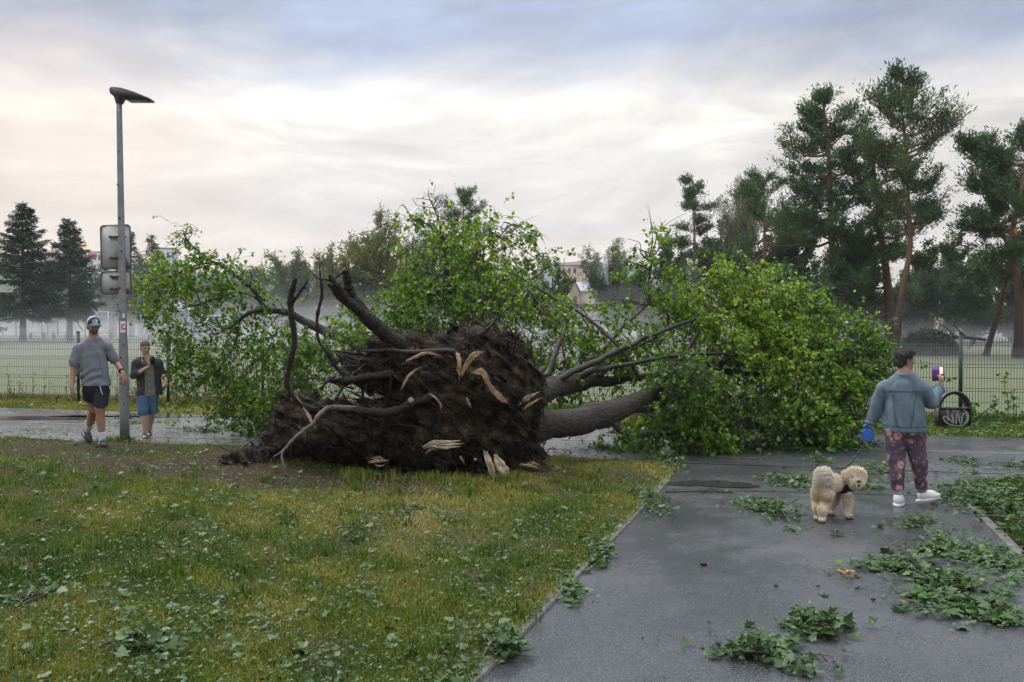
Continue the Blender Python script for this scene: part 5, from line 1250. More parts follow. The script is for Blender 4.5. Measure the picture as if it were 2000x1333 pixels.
def broad(px, d, top, wpx, label, seed, m, n=9000, c0=.12, card=.16, name='broadleaf_tree', cat='tree', droop=0., nl=46, tw=None, tm=None, gap=.5, shape=1.0, cw=None, rt=.22):
    """rounded tree: limbs fan out from low on the trunk, leaf sprays at their ends"""
    q = np.random.RandomState(seed); b0 = base(px, d); root = empty(name, b0, label, cat, G_)
    Ht = ztop(top, d) - b0[2]; w = wpx / F * d / 2; mb = MB()
    mb.tube([(0, 0, -.1), (.05, 0, Ht * .3), (-.05, 0, Ht * .6), (0, 0, Ht * .85)], [rt, rt * .75, rt * .45, .03], 9)
    tips = []; LP = []
    zc = Ht * (c0 + 1) / 2; hz = Ht * (1 - c0) / 2
    for i in range(nl):
        u = rdir(1, q)[0]; u[1] *= .9; r_ = q.uniform(.2, 1.0) if droop else q.uniform(.45, 1.0)
        if u[2] > 0: wr = w * (1 - .25 * u[2] * shape)
        else: wr = w
        e = np.array((u[0] * wr, u[1] * wr, zc + u[2] * hz)) * 1.0; e[:2] *= r_; e[2] = zc + (e[2] - zc) * r_
        s_ = np.array((0, 0, max(Ht * .08, e[2] * q.uniform(.3, .6)))); m_ = (s_ + e) / 2 + np.array((0, 0, .06 * Ht)) + q.randn(3) * .05 * w
        LP.append(smooth_path([s_, m_, e], 6))
    LP = np.array(LP); V, f = strands(LP, np.linspace(.06, .015, LP.shape[1])[None] * (rt / .22) * q.uniform(.6, 1.2, (nl, 1)), 5); mb.add(V, f)
    # sprays
    ns = nl * (34 if droop else 17); i_ = q.randint(0, nl, ns); j_ = q.randint(LP.shape[1] // 3, LP.shape[1], ns); s_ = LP[i_, j_]
    cn_ = np.array((0, 0, zc)); dr = unit(unit(s_ - cn_) * .8 + q.randn(ns, 3) * .6 + (0, 0, .25 - droop)); l_ = q.uniform(.3, .9, (ns, 1)) * w * .34
    e = s_ + dr * l_; SP = np.stack([s_, (s_ + e) / 2 + (0, 0, .03), e + (0, 0, -droop * .4 * w * .3)], 1)
    if droop > 0:
        hang = q.uniform(.5, 1.6, (ns, 1)) * droop; SP = np.stack([s_, e, e + np.concatenate([q.randn(ns, 2) * .08, -hang], 1)], 1)
    V, f = strands(SP, np.full(SP.shape[:2], .010), 3); mb.add(V, f); mb.build('trunk', tm or m_dbark, root, True)
    n = int(n * 1.9); card = card * 1.12; i_ = q.randint(0, ns, n); t_ = q.uniform(.1, 1.05, n)[:, None]
    c = np.where(t_ < .5, SP[i_, 0] * (1 - 2 * t_) + SP[i_, 1] * 2 * t_, SP[i_, 1] * (2 - 2 * t_) + SP[i_, 2] * (2 * t_ - 1)) + q.randn(n, 3) * (.09 if droop else .13) * (w / 3) ** .5
    keep = vnoise(c * 1.0 + b0, 2.2 / w ** .5, 2, seed % 5) > -(gap + .35); c = c[keep]; k = len(c)
    D = unit(q.randn(k, 3) + (0, 0, -.3 - droop)); c[:, 2] = np.maximum(c[:, 2], .03)
    cards(c, D, q.randn(k, 3), q.uniform(.7, 1.3, k) * card, q.uniform(.28, .42, k) * card * (.6 if droop else 1), 'crown', m, root, np.clip(.45 + .22 * vnoise(c + b0, .7, 2) + q.normal(0, .2, k), 0, 1), q)
    return root
broad(742, 96, 416, 215, 'big rounded willow-like tree behind the upright roots', 121, m_willow, 24000, .05, .17, nl=70, gap=.55, rt=.3)
broad(850, 99, 428, 160, 'olive tree merging with the right side of the big rounded one', 122, m_willow, 9000, .08, .17, gap=.45)
broad(640, 98, 464, 120, 'light green tree left of the big rounded one', 123, m_willow, 7500, .05, .16)
broad(570, 94, 484, 150, 'wide bushy tree above the left limb of the fallen tree', 124, m_decid, 13000, .02, .17)
broad(490, 100, 503, 120, 'low bushy tree left of the wide bushy tree', 125, m_decid, 7500, .02, .17)
broad(690, 92, 520, 150, 'dark thicket at the foot of the big rounded tree', 126, m_decid2, 12000, .0, .17, cat='thicket', name='thicket')
broad(800, 93, 525, 150, 'dark thicket behind the root plate', 127, m_decid2, 12000, .0, .17, cat='thicket', name='thicket')
broad(930, 94, 470, 160, 'dusky tree behind the middle of the fallen crown', 128, m_decid2, 11000, .0, .17)
broad(1010, 97, 500, 90, 'dusky low tree left of the floodlight mast', 129, m_decid2, 7000, .0, .17)
broad(1080, 90, 508, 105, 'feathery bush-like tree hiding the tower block', 130, m_decid, 9000, .03, .15)
broad(1190, 88, 450, 125, 'weeping birch standing alone above the grey-roofed house', 131, m_decid2, 15000, .12, .13, droop=.45, tm=m_birch, name='birch_tree', cat='birch tree', gap=9, rt=.16, shape=.4)
broad(1212, 80, 580, 62, 'clipped round bright green bush below the lone birch', 132, m_bright, 6500, .0, .12, name='round_bush', cat='bush', gap=.9)
broad(1250, 86, 512, 60, 'young green tree between the lone birch and the slim pine', 133, m_decid, 6500, .02, .15)
broad(1305, 84, 455, 115, 'dark tree behind the slim pine', 134, m_decid2, 9500, .05, .16)
broad(1300, 78, 560, 130, 'low green thicket below the slim pine', 135, m_decid, 9000, .0, .15, cat='thicket', name='thicket')
broad(1448, 74, 302, 118, 'tall weeping birch with pale hanging twigs beside the pines', 136, m_willow, 16000, .25, .12, droop=.8, tm=m_birch, name='birch_tree', cat='birch tree', gap=9, rt=.17, shape=.4)
broad(1400, 76, 430, 110, 'dense dark tree at the foot of the tall weeping birch', 137, m_decid2, 12000, .02, .16)
broad(1480, 70, 470, 150, 'dark thicket left of the broad pine', 138, m_decid2, 15000, .0, .16, cat='thicket', name='thicket')
broad(1540, 68, 390, 120, 'dark tree filling the gap left of the broad pine', 139, m_decid2, 13000, .05, .16)
broad(1590, 64, 520, 170, 'thicket under the broad pine', 140, m_decid2, 15000, .0, .16, cat='thicket', name='thicket')
broad(1690, 66, 500, 150, 'thicket between the broad pine and the snapped pine', 141, m_decid2, 13000, .0, .16, cat='thicket', name='thicket')
broad(1660, 70, 400, 110, 'shadowy tree behind the snapped pine', 142, m_decid2, 10000, .1, .16)
broad(1800, 68, 478, 130, 'dusky tree right of the tallest pine', 143, m_decid2, 12000, .02, .16)
broad(1860, 72, 430, 110, 'pale willow-like tree far behind the bin', 144, m_decid, 9000, .05, .16)
broad(1900, 66, 500, 140, 'wide dusky tree above the misty uprooted heap', 145, m_decid2, 13000, .0, .16)
broad(1975, 70, 470, 130, 'dusky tree behind the forked pine', 146, m_decid2, 12000, .0, .16)
broad(2060, 66, 480, 150, 'dark tree cut by the right edge of the photo', 147, m_decid2, 9000, .0, .16)
broad(1765, 72, 560, 170, 'low misty thicket behind the tallest pine', 148, m_decid2, 10000, .0, .16, cat='thicket', name='thicket')
broad(100, 112, 500, 80, 'far tree between the two left spruces', 149, m_decid2, 5000, .0, .18)
broad(215, 118, 505, 90, 'far tree behind the road signs', 150, m_decid2, 5500, .0, .18)
broad(350, 120, 520, 120, 'far low tree right of the pale apartment block', 151, m_decid, 6500, .0, .18)
broad(430, 116, 522, 110, 'far low tree in the middle of the left treeline', 152, m_decid2, 6500, .0, .18)

# ================================================================ BUILDINGS AND FIELD FURNITURE
m_wallw = mat('pale_render_wall', (.52, .53, .55), (.46, .47, .50), .3, .8); m_win = mat('dark_window_glass', (.05, .07, .10), rough=.15)
m_blue = mat('blue_grey_panel', (.20, .26, .36), rough=.7); m_or = mat('apricot_render', (.46, .34, .25), (.42, .31, .23), .4, .8)
m_roofg = mat('grey_sheet_roof', (.36, .37, .41), (.30, .31, .35), .5, .5); m_cream = mat('cream_render', (.50, .43, .32), rough=.8); m_redp = mat('red_panel', (.40, .06, .06), rough=.5)
def block(px0, px1, top, d, depth, m, label, nfl, ncol, seed, rz=0., name='apartment_block', cat='apartment block', roofm=None):
    cx = (px0 + px1) / 2; w = (px1 - px0) / F * d; b0 = np.array(((cx - 1000) / F * d, d, 0.9)); H = ztop(top, d) - b0[2]
    r_ = empty(name, b0, label, cat, rz=rz)
    mb = MB(); mb.box((0, depth / 2, H / 2), (w, depth, H)); wl = mb.build('wall', m, r_)
    mb = MB(); mb.box((0, depth / 2, H + .3), (w + .4, depth + .4, .6)); mb.build('roof', roofm or m, r_)
    q = np.random.RandomState(seed)
    for i in range(nfl):
        for j in range(ncol):
            z = H * (i + .5) / nfl; x = -w / 2 + w * (j + .5) / ncol; ww = w / ncol * .5; hh_ = H / nfl * .5
            mb = MB(); mb.box((x, -.02, z), (ww, .10, hh_)); o = mb.build('window', m_win, r_)
            mb = MB(); mb.box((x, -.09, z - hh_ / 2 - .05), (ww + .2, .14, .1)); mb.build('sill', roofm or m, o)
    return r_
block(306, 342, 487, 420, 14, m_wallw, 'pale apartment block with blue-grey windows above the left foliage', 7, 4, 1, R(12), roofm=m_blue)
block(172, 200, 494, 400, 14, m_wallw, 'far white apartment block just left of the road signs', 8, 3, 2)
block(60, 90, 505, 430, 14, m_wallw, 'far white apartment block between the left spruces', 6, 3, 6)
block(1096, 1128, 520, 330, 12, m_or, 'apricot tower block behind the feathery tree', 7, 3, 3, R(-14))
block(1140, 1162, 524, 380, 12, m_or, 'second apricot block, half behind the lone birch', 5, 2, 4)
def house(px0, px1, eave, ridge_, d, depth, label):
    cx = (px0 + px1) / 2; w = (px1 - px0) / F * d; b0 = np.array(((cx - 1000) / F * d, d, .9)); He = ztop(eave, d) - b0[2]; Hr = ztop(ridge_, d) - b0[2]
    r_ = empty('grey_roofed_house', b0, label, 'house')
    mb = MB(); mb.box((0, depth / 2, He / 2), (w, depth, He))
    g = -w / 2 - .0; gw = w * .26
    mb.build('wall', m_cream, r_)
    mb = MB(); mb.add([(g, -1.2, 0), (g + gw, -1.2, 0), (g + gw, -1.2, He), (g + gw / 2, -1.2, Hr), (g, -1.2, He), (g, 0, 0), (g + gw, 0, 0), (g + gw, 0, He), (g + gw / 2, 0, Hr), (g, 0, He)], [(0, 1, 6, 5), (1, 2, 7, 6), (4, 0, 5, 9)], fn=[[0, 4, 3, 2, 1]]); mb.build('gable', m_cream, r_)
    mb = MB(); mb.add([(-w / 2 - .3, -.4, He), (w / 2 + .3, -.4, He), (w / 2 - 1.5, depth / 2, Hr), (-w / 2 + .5, depth / 2, Hr), (w / 2 + .3, depth + .4, He), (-w / 2 - .3, depth + .4, He)], [(0, 1, 2, 3), (4, 5, 3, 2)], [(1, 4, 2), (0, 3, 5)])
    mb.add([(g - .2, -1.5, He - .1), (g + gw / 2, -1.5, Hr + .15), (g + gw / 2, depth / 2, Hr + .15), (g - .2, depth / 2, He - .1), (g + gw + .2, -1.5, He - .1), (g + gw + .2, depth / 2, He - .1)], [(0, 1, 2, 3), (1, 4, 5, 2)]); mb.build('roof', m_roofg, r_)
    for i in range(6):
        x = -w / 2 + gw + 1 + i * (w - gw - 1) / 6; mb = MB(); mb.box((x, -.03, He * .6), (.9, .12, 1.2)); mb.build('window', m_win, r_)
    for z in (He * .35, He * .8):
        mb = MB(); mb.box((g + gw / 2, -1.24, z), (.8, .12, 1.1)); mb.build('window', m_win, r_)
house(1112, 1182, 569, 549, 170, 10, 'cream house with a grey sheet roof and gable, below the apricot tower')
# red billboard and a glowing panel imitating a building's sunset reflection, far left
bq = at(181, 501, 300); r_ = empty('red_billboard', (bq[0], bq[1], .9), 'small red round-topped panel far off beside the second spruce', 'billboard')
mb = MB(); h_ = bq[2] - .9; mb.box((0, 0, h_ / 2 - .7), (.4, .4, h_ - 1.4)); mb.build('post', m_post, r_); mb = MB(); mb.prism([(1.5 * math.cos(a), 1.0 * math.sin(a)) for a in np.linspace(0, 2 * math.pi, 20, endpoint=False)], -.15, .15, (0, 0, h_), rotX); mb.build('panel', m_redp, r_)
m_glow, t, b = nodes('sunset_reflection_glow'); b.inputs['Base Color'].default_value = (.8, .35, .08, 1); b.inputs['Emission Color'].default_value = (1, .45, .12, 1); b.inputs['Emission Strength'].default_value = .9  # emission stands in for the sunset reflected off a building
bq = at(168, 484, 380); r_ = empty('orange_reflection', (bq[0], bq[1], .9), 'small glowing panel for an orange sunset reflection far off, right of the second spruce top', 'sign'); h_ = bq[2] - .9
mb = MB(); mb.box((0, .3, h_ / 2 - .6), (.5, .5, h_ - 1.2)); mb.build('mast', m_post, r_); mb = MB(); mb.box((-.4, 0, h_), (1.0, .3, .9), bev=.1); mb.box((.6, 0, h_ + .1), (.7, .3, .8), bev=.1); mb.build('panel', m_glow, r_)
# floodlight mast, aerials
m_mast = mat('grey_mast', (.10, .11, .12), rough=.6)
d = 260; bq = base(1061, d); r_ = empty('floodlight_mast', bq, 'stadium floodlight mast with rows of lamps, above the fallen crown', 'floodlight mast')
mb = MB(); hT = ztop(495, d) - bq[2]; mb.tube([(0, 0, 0), (0, 0, hT)], [.35, .2], 8); mb.build('mast', m_mast, r_)
for i in range(3):
    for j in range(6):
        mb = MB(); mb.box(((j - 2.5) * .42, -.2, hT - .1 - i * .75), (.28, .3, .42), Matrix.Rotation(.5, 3, 'X'), bev=.04); mb.build('lamp', m_mast, r_)
mb = MB(); [mb.box((0, 0, hT - .15 - i * .75), (2.5, .1, .1)) for i in range(3)]; mb.build('crossbars', m_mast, r_)
d = 335
for px, tp, lb_ in ((1092, 505, 'left one of two thin aerials on the apricot tower'), (1102, 504, 'right one of two thin aerials on the apricot tower')):
    c = at(px, 522, d); h_ = (522 - tp) / F * d; mb = MB(); mb.tube([(0, 0, 0), (0, 0, h_)], .11, 6); mb.box((0, 0, h_ * .5), (1.1, .08, .08)); mb.box((0, 0, h_ * .9), (.6, .08, .08)); o = mb.build('roof_aerial', m_mast); o.location = c; tag(o, lb_, 'aerial', 'aerials on the tower')
# goals
m_goal = mat('white_goal_paint', (.62, .62, .60), rough=.5); m_net = mat('net_cord', (.45, .45, .43), rough=.8)
def goal(px0, px1, top, d, label):
    w = (px1 - px0) / F * d; cx = (px0 + px1) / 2; b0 = base(cx, d); H = ztop(top, d) - b0[2]
    r_ = empty('goal', b0, label, 'football goal', 'goals on the misty field')
    for s_ in (-1, 1): mb = MB(); mb.box((s_ * w / 2, 0, H / 2 + .05), (.09, .09, H + .02)); mb.build('post', m_goal, r_)
    mb = MB(); mb.box((0, 0, H + .09), (w + .09, .09, .09)); mb.build('crossbar', m_goal, r_)
    mb = MB()
    for s_ in (-1, 1): mb.tube([(s_ * w / 2, .05, H), (s_ * w / 2, .9, H), (s_ * w / 2, 1.5, 0), (s_ * w / 2, .05, 0)], .02, 5, False)
    mb.build('back_frame', m_goal, r_)
    L1 = [[(x, .9, H), (x, 1.5, .02)] for x in np.linspace(-w / 2, w / 2, int(w / .2))]
    L2 = [[(-w / 2, .9 + .6 * t_, H * (1 - t_)), (w / 2, .9 + .6 * t_, H * (1 - t_))] for t_ in np.linspace(0, .98, 10)] + [[(-w / 2, .05 + .85 * t_, H), (w / 2, .05 + .85 * t_, H)] for t_ in (.3, .7)]
    P = np.array(L1 + L2, float); V, f = strands(P, np.full(P.shape[:2], .006), 3); mesh_np('net', V, f, m_net, r_)
goal(-30, 84, 618, 84, 'white football goal at the far left behind the largest spruce trunk')
goal(149, 212, 611, 92, 'smaller white goal between the second spruce and the signs')
# far fence posts, benches
def ffence(pxs, top, d, label, rail=True):
    r_ = empty('sports_fence', base(pxs[0], d), label, 'fence'); o_ = base(pxs[0], d)
    for p in pxs:
        b_ = base(p, d); h_ = ztop(top, d) - b_[2]; mb = MB(); mb.box(b_ - o_ + (0, 0, h_ / 2), (.12, .08, h_)); mb.build('post', m_post, r_)
    a, b_ = base(pxs[0], d) - o_, base(pxs[-1], d) - o_; h_ = ztop(top, d) - o_[2] - .08
    xs_ = np.arange(a[0], b_[0], .16); P = np.array([[(x, 0, .05), (x, 0, h_ * .72)] for x in xs_] + [[(a[0], 0, z), (b_[0], 0, z)] for z in (.1, h_ * .4, h_ * .72)])
    V, f = strands(P, np.full(P.shape[:2], .010), 3); mesh_np('mesh', V, f, m_wire, r_)
ffence([-30, 32, 82, 93, 131, 180, 215, 219, 226, 262], 629, 86, 'thin dark post fence across the far side of the left field')
ffence([262, 290, 318, 350, 400, 450], 632, 95, 'thin dark post fence right of the lamp pole, far off in the mist')
def net_post(px, top, d, label):
    b_ = base(px, d); h_ = ztop(top, d) - b_[2]; mb = MB(); mb.tube([(0, 0, 0), (0, 0, h_)], .045, 6); o = mb.build('net_post', m_post); o.location = b_; tag(o, label, 'post', 'tall ball-net posts')
net_post(113, 606, 80, 'tall thin post left of the second spruce trunk'); net_post(167, 605, 80, 'tall thin post right of the second spruce trunk'); net_post(214, 612, 80, 'tall thin post just left of the lamp pole'); net_post(222, 611, 82, 'tall thin post touching the lamp pole')
mb = MB(); a = at(141, 617, 79); e = at(163, 648, 79); g_ = e.copy(); mb.tube([(0, 0, 0), a - e], .06, 6); o = mb.build('slanting_brace', m_post); o.location = e; tag(o, 'dark slanting brace leaning on the second spruce trunk', 'brace')
m_bw = mat('bench_boards', (.10, .09, .075), rough=.8)
for px, lb_ in ((73, 'low bench between the two left spruce trunks'), (118, 'low bench beside the second spruce trunk'), (205, 'low bench left of the lamp pole far off')):
    r_ = empty('park_bench', base(px, 76), lb_, 'bench', 'benches at the far touchline')
    mb = MB(); [mb.box((0, k * .14 - .14, .46), (1.35, .11, .05)) for k in range(3)]; mb.build('seat', m_bw, r_)
    for s_ in (-1, 1): mb = MB(); mb.box((s_ * .5, 0, .22), (.08, .36, .44)); mb.build('leg', m_post, r_)
# pavilion roof seen in the mist
b0 = base(302, 100); r_ = empty('pavilion', b0, 'low grey-roofed pavilion in the mist behind the left foliage', 'pavilion'); h_ = ztop(607, 100) - b0[2]
mb = MB(); mb.box((0, 2, h_ / 2), (3.4, 4, h_)); mb.build('wall', mat('dark_pavilion_wall', (.08, .08, .085), rough=.8), r_)
mb = MB(); mb.add([(-2.2, -.6, h_), (2.4, -.6, h_), (2.4, 2, h_ + .9), (-2.2, 2, h_ + .9), (2.4, 4.6, h_), (-2.2, 4.6, h_)], [(0, 1, 2, 3), (3, 2, 4, 5)], [(0, 3, 5), (1, 4, 2)]); mb.build('roof', m_roofg, r_)
b0 = base(414, 88); r_ = empty('parked_van', b0, 'pale van faintly seen in the mist through the left branches', 'van')
mb = MB(); mb.prism([(-1.9, .35), (1.9, .35), (2.0, 1.0), (1.6, 1.15), (1.25, 1.9), (-1.8, 1.95), (-1.95, 1.5)], -.85, .85, (0, 0, 0), rotX); mb.build('body', mat('pale_blue_van_paint', (.35, .45, .52), rough=.35), r_)
for s_ in (-1.2, 1.25): mb = MB(); mb.tube([(s_, -.9, .34), (s_, -.65, .34)], .33, 14); mb.build('wheel', mat('tyre', (.02, .02, .02)), r_)
mb = MB(); mb.box((.6, -.86, 1.5), (1.1, .03, .45)); mb.build('window', m_win, r_)
# backboard stand and the uprooted heap in the mist, right
d = 56; b0 = base(1835, d); r_ = empty('backboard_stand', b0, 'yellow-framed stand with a pale side board, above the misty heap', 'backboard')
m_yf = mat('yellow_frame_paint', (.50, .32, .08), rough=.6); w_ = lambda px: (px - 1835) / F * d; zz_ = lambda py: ztop(py, d) - b0[2]
for px in (1826, 1834): mb = MB(); mb.box((w_(px), 0, zz_(620) / 2), (.06, .06, zz_(620))); mb.build('upright', m_yf, r_)
mb = MB(); mb.box((w_(1832), -.05, zz_(626)), (.52, .05, .07)); mb.build('crossbar', m_yf, r_)
mb = MB(); mb.box((w_(1841), .1, zz_(637)), (.05, .9, .85), Matrix.Rotation(R(-25), 3, 'Z')); mb.build('board', mat('pale_grey_board', (.42, .42, .40), rough=.6), r_)
d = 53; b0 = base(1830, d); r_ = empty('uprooted_tree', b0, 'grey heap of an uprooted tree lying in the mist beyond the fence', 'fallen tree'); q = np.random.RandomState(9)
mb = MB()
def hp(px, py, y_=0): return np.array(((px - 1830) / F * d, y_, ztop(py, d) - b0[2]))
mb.tube(smooth_path([hp(1795, 690), hp(1810, 664), hp(1850, 659), (hp(1890, 660)), hp(1926, 664)], 5), np.linspace(.16, .07, 21), 8)
mb.tube([hp(1862, 634), hp(1872, 645), hp(1884, 657)], [.03, .04, .06], 6); mb.tube([hp(1835, 632), hp(1850, 643), hp(1864, 657)], [.02, .03, .05], 6); mb.tube([hp(1905, 665), hp(1890, 682)], [.04, .02], 6)
mb.build('trunk', m_dbark, r_, True)
N = 8000; u = rdir(N, q) * q.uniform(.5, 1, (N, 1)) ** .5; c = u * (1.55, 1.2, 1.35); c[:, 2] = np.abs(c[:, 2]); c += hp(1815, 700) * (1, 1, 0)
cards(c, q.randn(N, 3) + (0, 0, -.2), q.randn(N, 3), q.uniform(.12, .3, N), .045, 'crown', mat('dull_grey_green_leaves', (.12, .14, .10), (.07, .09, .06), rough=.7), r_, None, q)
mb = MB(); mb.tube([hp(1795, 664, -.6), hp(1803, 660, -.6)], [.06, .03], 6); mb.build('splinter', m_wood, r_)
# climbing weeds and loose sprigs on the fence, right side
q = np.random.RandomState(31)
def sprig(px, py, n, r_px, label, stem=None):
    global q_
    X0 = None
    k = (px - 1000) / F; Y0 = 21.446 / (1 + .262 * k) - .14; c0_ = at(px, py, Y0); root = empty('fence_sprig', c0_, label, 'sprig', 'sprigs caught on the fence')
    s_ = r_px / F * Y0; c = q.randn(n, 3) * (s_, .03, s_ * .5); leaves(c, q.randn(n, 3) + (0, 0, -.8), q.randn(n, 3) + (0, -1.5, .3), q.uniform(.06, .10, n), 'leaves', m_lime, root, q.rand(n) * .6, q)
    mb = MB(); mb.tube(smooth_path([(-s_, 0, 0), (0, 0, s_ * .3), (s_, 0, -.01)] if stem is None else stem, 4), .004, 4); mb.build('stem', m_stalk, root)
sprig(1810, 711, 5, 12, 'small sprig caught on the fence right of the woman\'s glasses'); sprig(1849, 741, 5, 6, 'leaf pair caught on the fence right of the purple phone case'); sprig(1905, 790, 4, 8, 'leaves on the fence right of the bin\'s arch')
for px, py, n, h_, lb_ in ((1966, 737, 12, 1.0, 'tallest leafy weed climbing the fence at the right edge'), (1945, 800, 12, .5, 'lower leafy weed at the fence left of the tallest one'), (1982, 770, 8, .7, 'thin weed at the fence right of the tallest one'), (1900, 815, 16, .3, 'weedy tuft at the fence right of the bin')):
    k = (px - 1000) / F; Y0 = 21.446 / (1 + .262 * k) - .2; b0 = np.array((k * Y0, Y0, 0)); root = empty('fence_weed', b0, lb_, 'weed', 'weeds growing at the fence')
    P = smooth_path([(0, 0, 0), (.05, 0, h_ * .4), (-.04, 0, h_ * .75), (.02, 0, h_)], 5); mb = MB(); mb.tube(P, .005, 4); mb.build('stem', m_stalk, root)
    c = P[q.randint(4, len(P), n * 2)] + q.randn(n * 2, 3) * (.05, .03, .04); leaves(c, q.randn(n * 2, 3) + (0, 0, -.4), q.randn(n * 2, 3) + (0, -1, .5), q.uniform(.05, .10, n * 2), 'leaves', m_lime, root, q.rand(n * 2) * .7, q)
mb = MB(); a = gp(1895, 830); mb.tube(smooth_path([a + (0, 0, .02), a + (.25, 0, .22), a + (.32, 0, .27), a + (.42, 0, .36)], 4), .008, 5); mb.tube(smooth_path([a + (.3, 0, .25), a + (.4, 0, .15), a + (.55, 0, .06)], 4), .005, 4)
tag(mb.build('bare_twig', m_root), 'bare forked twig leaning up right of the litter bin', 'twig')
# ================================================================ PEOPLE AND DOG
def skin(name, c):
    m, t, b = nodes(name); t.links.new(rampn(t, nz(t, 18, 4), [(.35, tuple(x * .86 for x in c)), (.65, c)]), b.inputs['Base Color'])
    b.inputs['Roughness'].default_value = .5; b.inputs['Subsurface Weight'].default_value = .06; return m
m_skin1 = skin('tanned_skin', (.36, .20, .135)); m_skin2 = skin('fair_skin', (.46, .29, .22)); m_skin3 = skin('olive_skin', (.30, .165, .115))
m_hairb = mat('brown_hair', (.10, .06, .035), (.05, .03, .02), 60, .6); m_hairs = mat('shaved_stubble', (.13, .085, .065), (.08, .055, .045), 90, .8); m_hairk = mat('near_black_hair', (.012, .010, .010), (.03, .025, .022), 50, .45, .8, 70)
def cloth(name, c1, c2, scale=9, bump=.35, bs=60, rough=.85, weave=True):
    m, t, b = nodes(name); f = nz(t, scale, 6, .6); w = nz(t, 260, 2, .6)
    c = rampn(t, f, [(.3, c1), (.7, c2)]); c = mixc(t, .35, c, rampn(t, w, [(.3, tuple(x * .5 for x in c1)), (.7, tuple(x * 1.25 for x in c2))]))
    t.links.new(c, b.inputs['Base Color']); b.inputs['Roughness'].default_value = rough; b.inputs['Specular IOR Level'].default_value = .2
    bumpn(t, b, nz(t, bs, 4, .6), bump, .008); return m
m_tee = cloth('heather_grey_cotton', (.15, .16, .19), (.21, .22, .25)); m_shorts = cloth('charcoal_shorts', (.018, .018, .024), (.03, .03, .038))
m_jack = cloth('dark_grey_jacket_cloth', (.030, .031, .035), (.055, .055, .060)); m_shirt = cloth('sage_green_shirt', (.12, .13, .095), (.20, .21, .16), 22)
m_jean = cloth('blue_denim', (.055, .11, .19), (.10, .17, .26), 12); m_sock = mat('white_sock', (.62, .62, .62), (.5, .5, .5), 30, .8, .4, 90); m_gsock = mat('grey_sock', (.30, .32, .36), (.24, .26, .3), 30, .8, .4, 90)
m_black = mat('black_rubber_and_mesh', (.012, .012, .013), (.025, .025, .026), 30, .5, .4, 70); m_strap = mat('black_strap', (.01, .01, .01), rough=.5)
m_wshoe = mat('white_leather', (.68, .68, .68), (.60, .60, .60), 9, .4); m_sole = mat('white_sole', (.6, .6, .58), rough=.6)
m_phone = mat('dark_phone', (.012, .012, .014), rough=.2); m_metal = mat('silver_metal', (.5, .5, .5), rough=.3, metal=.9)
m_eye = mat('dark_eye', (.01, .008, .007), rough=.2); m_lip = mat('lip', (.28, .11, .09), rough=.5)

def hand(s, wrist, dr, up, L_=.185, curl=.5, sgn=1, hold=0.):
    """palm + five fingers in an Sdf; dr = pointing direction, up = back-of-hand normal; sgn = side of the thumb"""
    dr = unit(np.array(dr, float)); up = unit(np.array(up, float) - dr * (np.array(up) @ dr)); sd2 = np.cross(dr, up) * sgn
    w = np.array(wrist, float); k = L_ / .185
    s.cone(w, w + dr * .03 * k, .026 * k, .028 * k, .012)
    for o_ in (-.026, -.009, .009, .026):
        s.cone(w + dr * .03 * k + sd2 * o_ * .7 * k, w + dr * .088 * k + sd2 * o_ * k, .0165 * k, .0125 * k, .010)
    for o_, fl in ((-.031, .058), (-.0105, .074), (.0105, .080), (.031, .070)):
        b_ = w + dr * .088 * k + sd2 * o_ * k; ang = 0; p = b_
        for j, fr in enumerate((.45, .32, .26)):
            ang += curl * (.5, .75, .6)[j] + hold * (.55, .6, .4)[j]
            d2 = dr * math.cos(ang) - up * math.sin(ang); e = p + d2 * fl * fr * k
            s.cone(p, e, (.0098, .0088, .0080)[j] * k, (.0088, .0080, .0068)[j] * k, .003); p = e
    b_ = w + dr * .028 * k + sd2 * .026 * k; e = b_ + (dr * .5 + sd2 * .75 - up * .3) * .040 * k; s.cone(b_, e, .015 * k, .0115 * k, .01)
    s.cone(e, e + (dr * .85 + sd2 * .2 - up * (.3 + hold)) * .034 * k, .0112 * k, .0088 * k, .004)
def head(s, c, fwd, H_=.235, lean=(0, 0, 1), jaw=1.0, wide=1.0):
    """skull, jaw, nose, brow, ears; c = centre of head; returns frame"""
    fw = unit(np.array(fwd, float)); upv = unit(np.array(lean, float)); fw = unit(fw - upv * (fw @ upv)); sd2 = np.cross(fw, upv); k = H_ / .235
    Rm = np.stack([sd2, fw, upv], 1)
    def p(x, y, z): return np.array(c) + (sd2 * x * wide + fw * y + upv * z) * k
    s.ell(p(0, -.012, .032), (.074 * k * wide, .092 * k, .084 * k), .02, Rm)
    s.ell(p(0, .016, -.03), (.060 * k * wide, .070 * k, .075 * k), .03, Rm)
    s.ell(p(0, .030, -.078), (.038 * k * wide * jaw, .046 * k, .032 * k), .03, Rm)
    for a in (-1, 1):
        s.ell(p(a * .030, .062, .022), (.028 * k, .018 * k, .010 * k), .012, Rm)      # brow
        s.ell(p(a * .036, .055, -.020), (.022 * k, .020 * k, .018 * k), .018, Rm)     # cheek
        s.ell(p(a * .030, .078, .003), (.015 * k, .012 * k, .009 * k), .008, Rm, sub=True)   # socket
        s.ell(p(a * .076, -.006, -.008), (.010 * k, .020 * k, .031 * k), .006, Rm)    # ear
    s.cone(p(0, .074, .012), p(0, .094, -.020), .0085 * k, .0125 * k, .010)
    s.ell(p(0, .078, -.026), (.017 * k, .013 * k, .009 * k), .008, Rm)
    s.ell(p(0, .072, -.048), (.024 * k, .010 * k, .0075 * k), .006, Rm)
    s.ell(p(0, .070, -.060), (.021 * k, .010 * k, .0080 * k), .006, Rm)
    return p, Rm, k
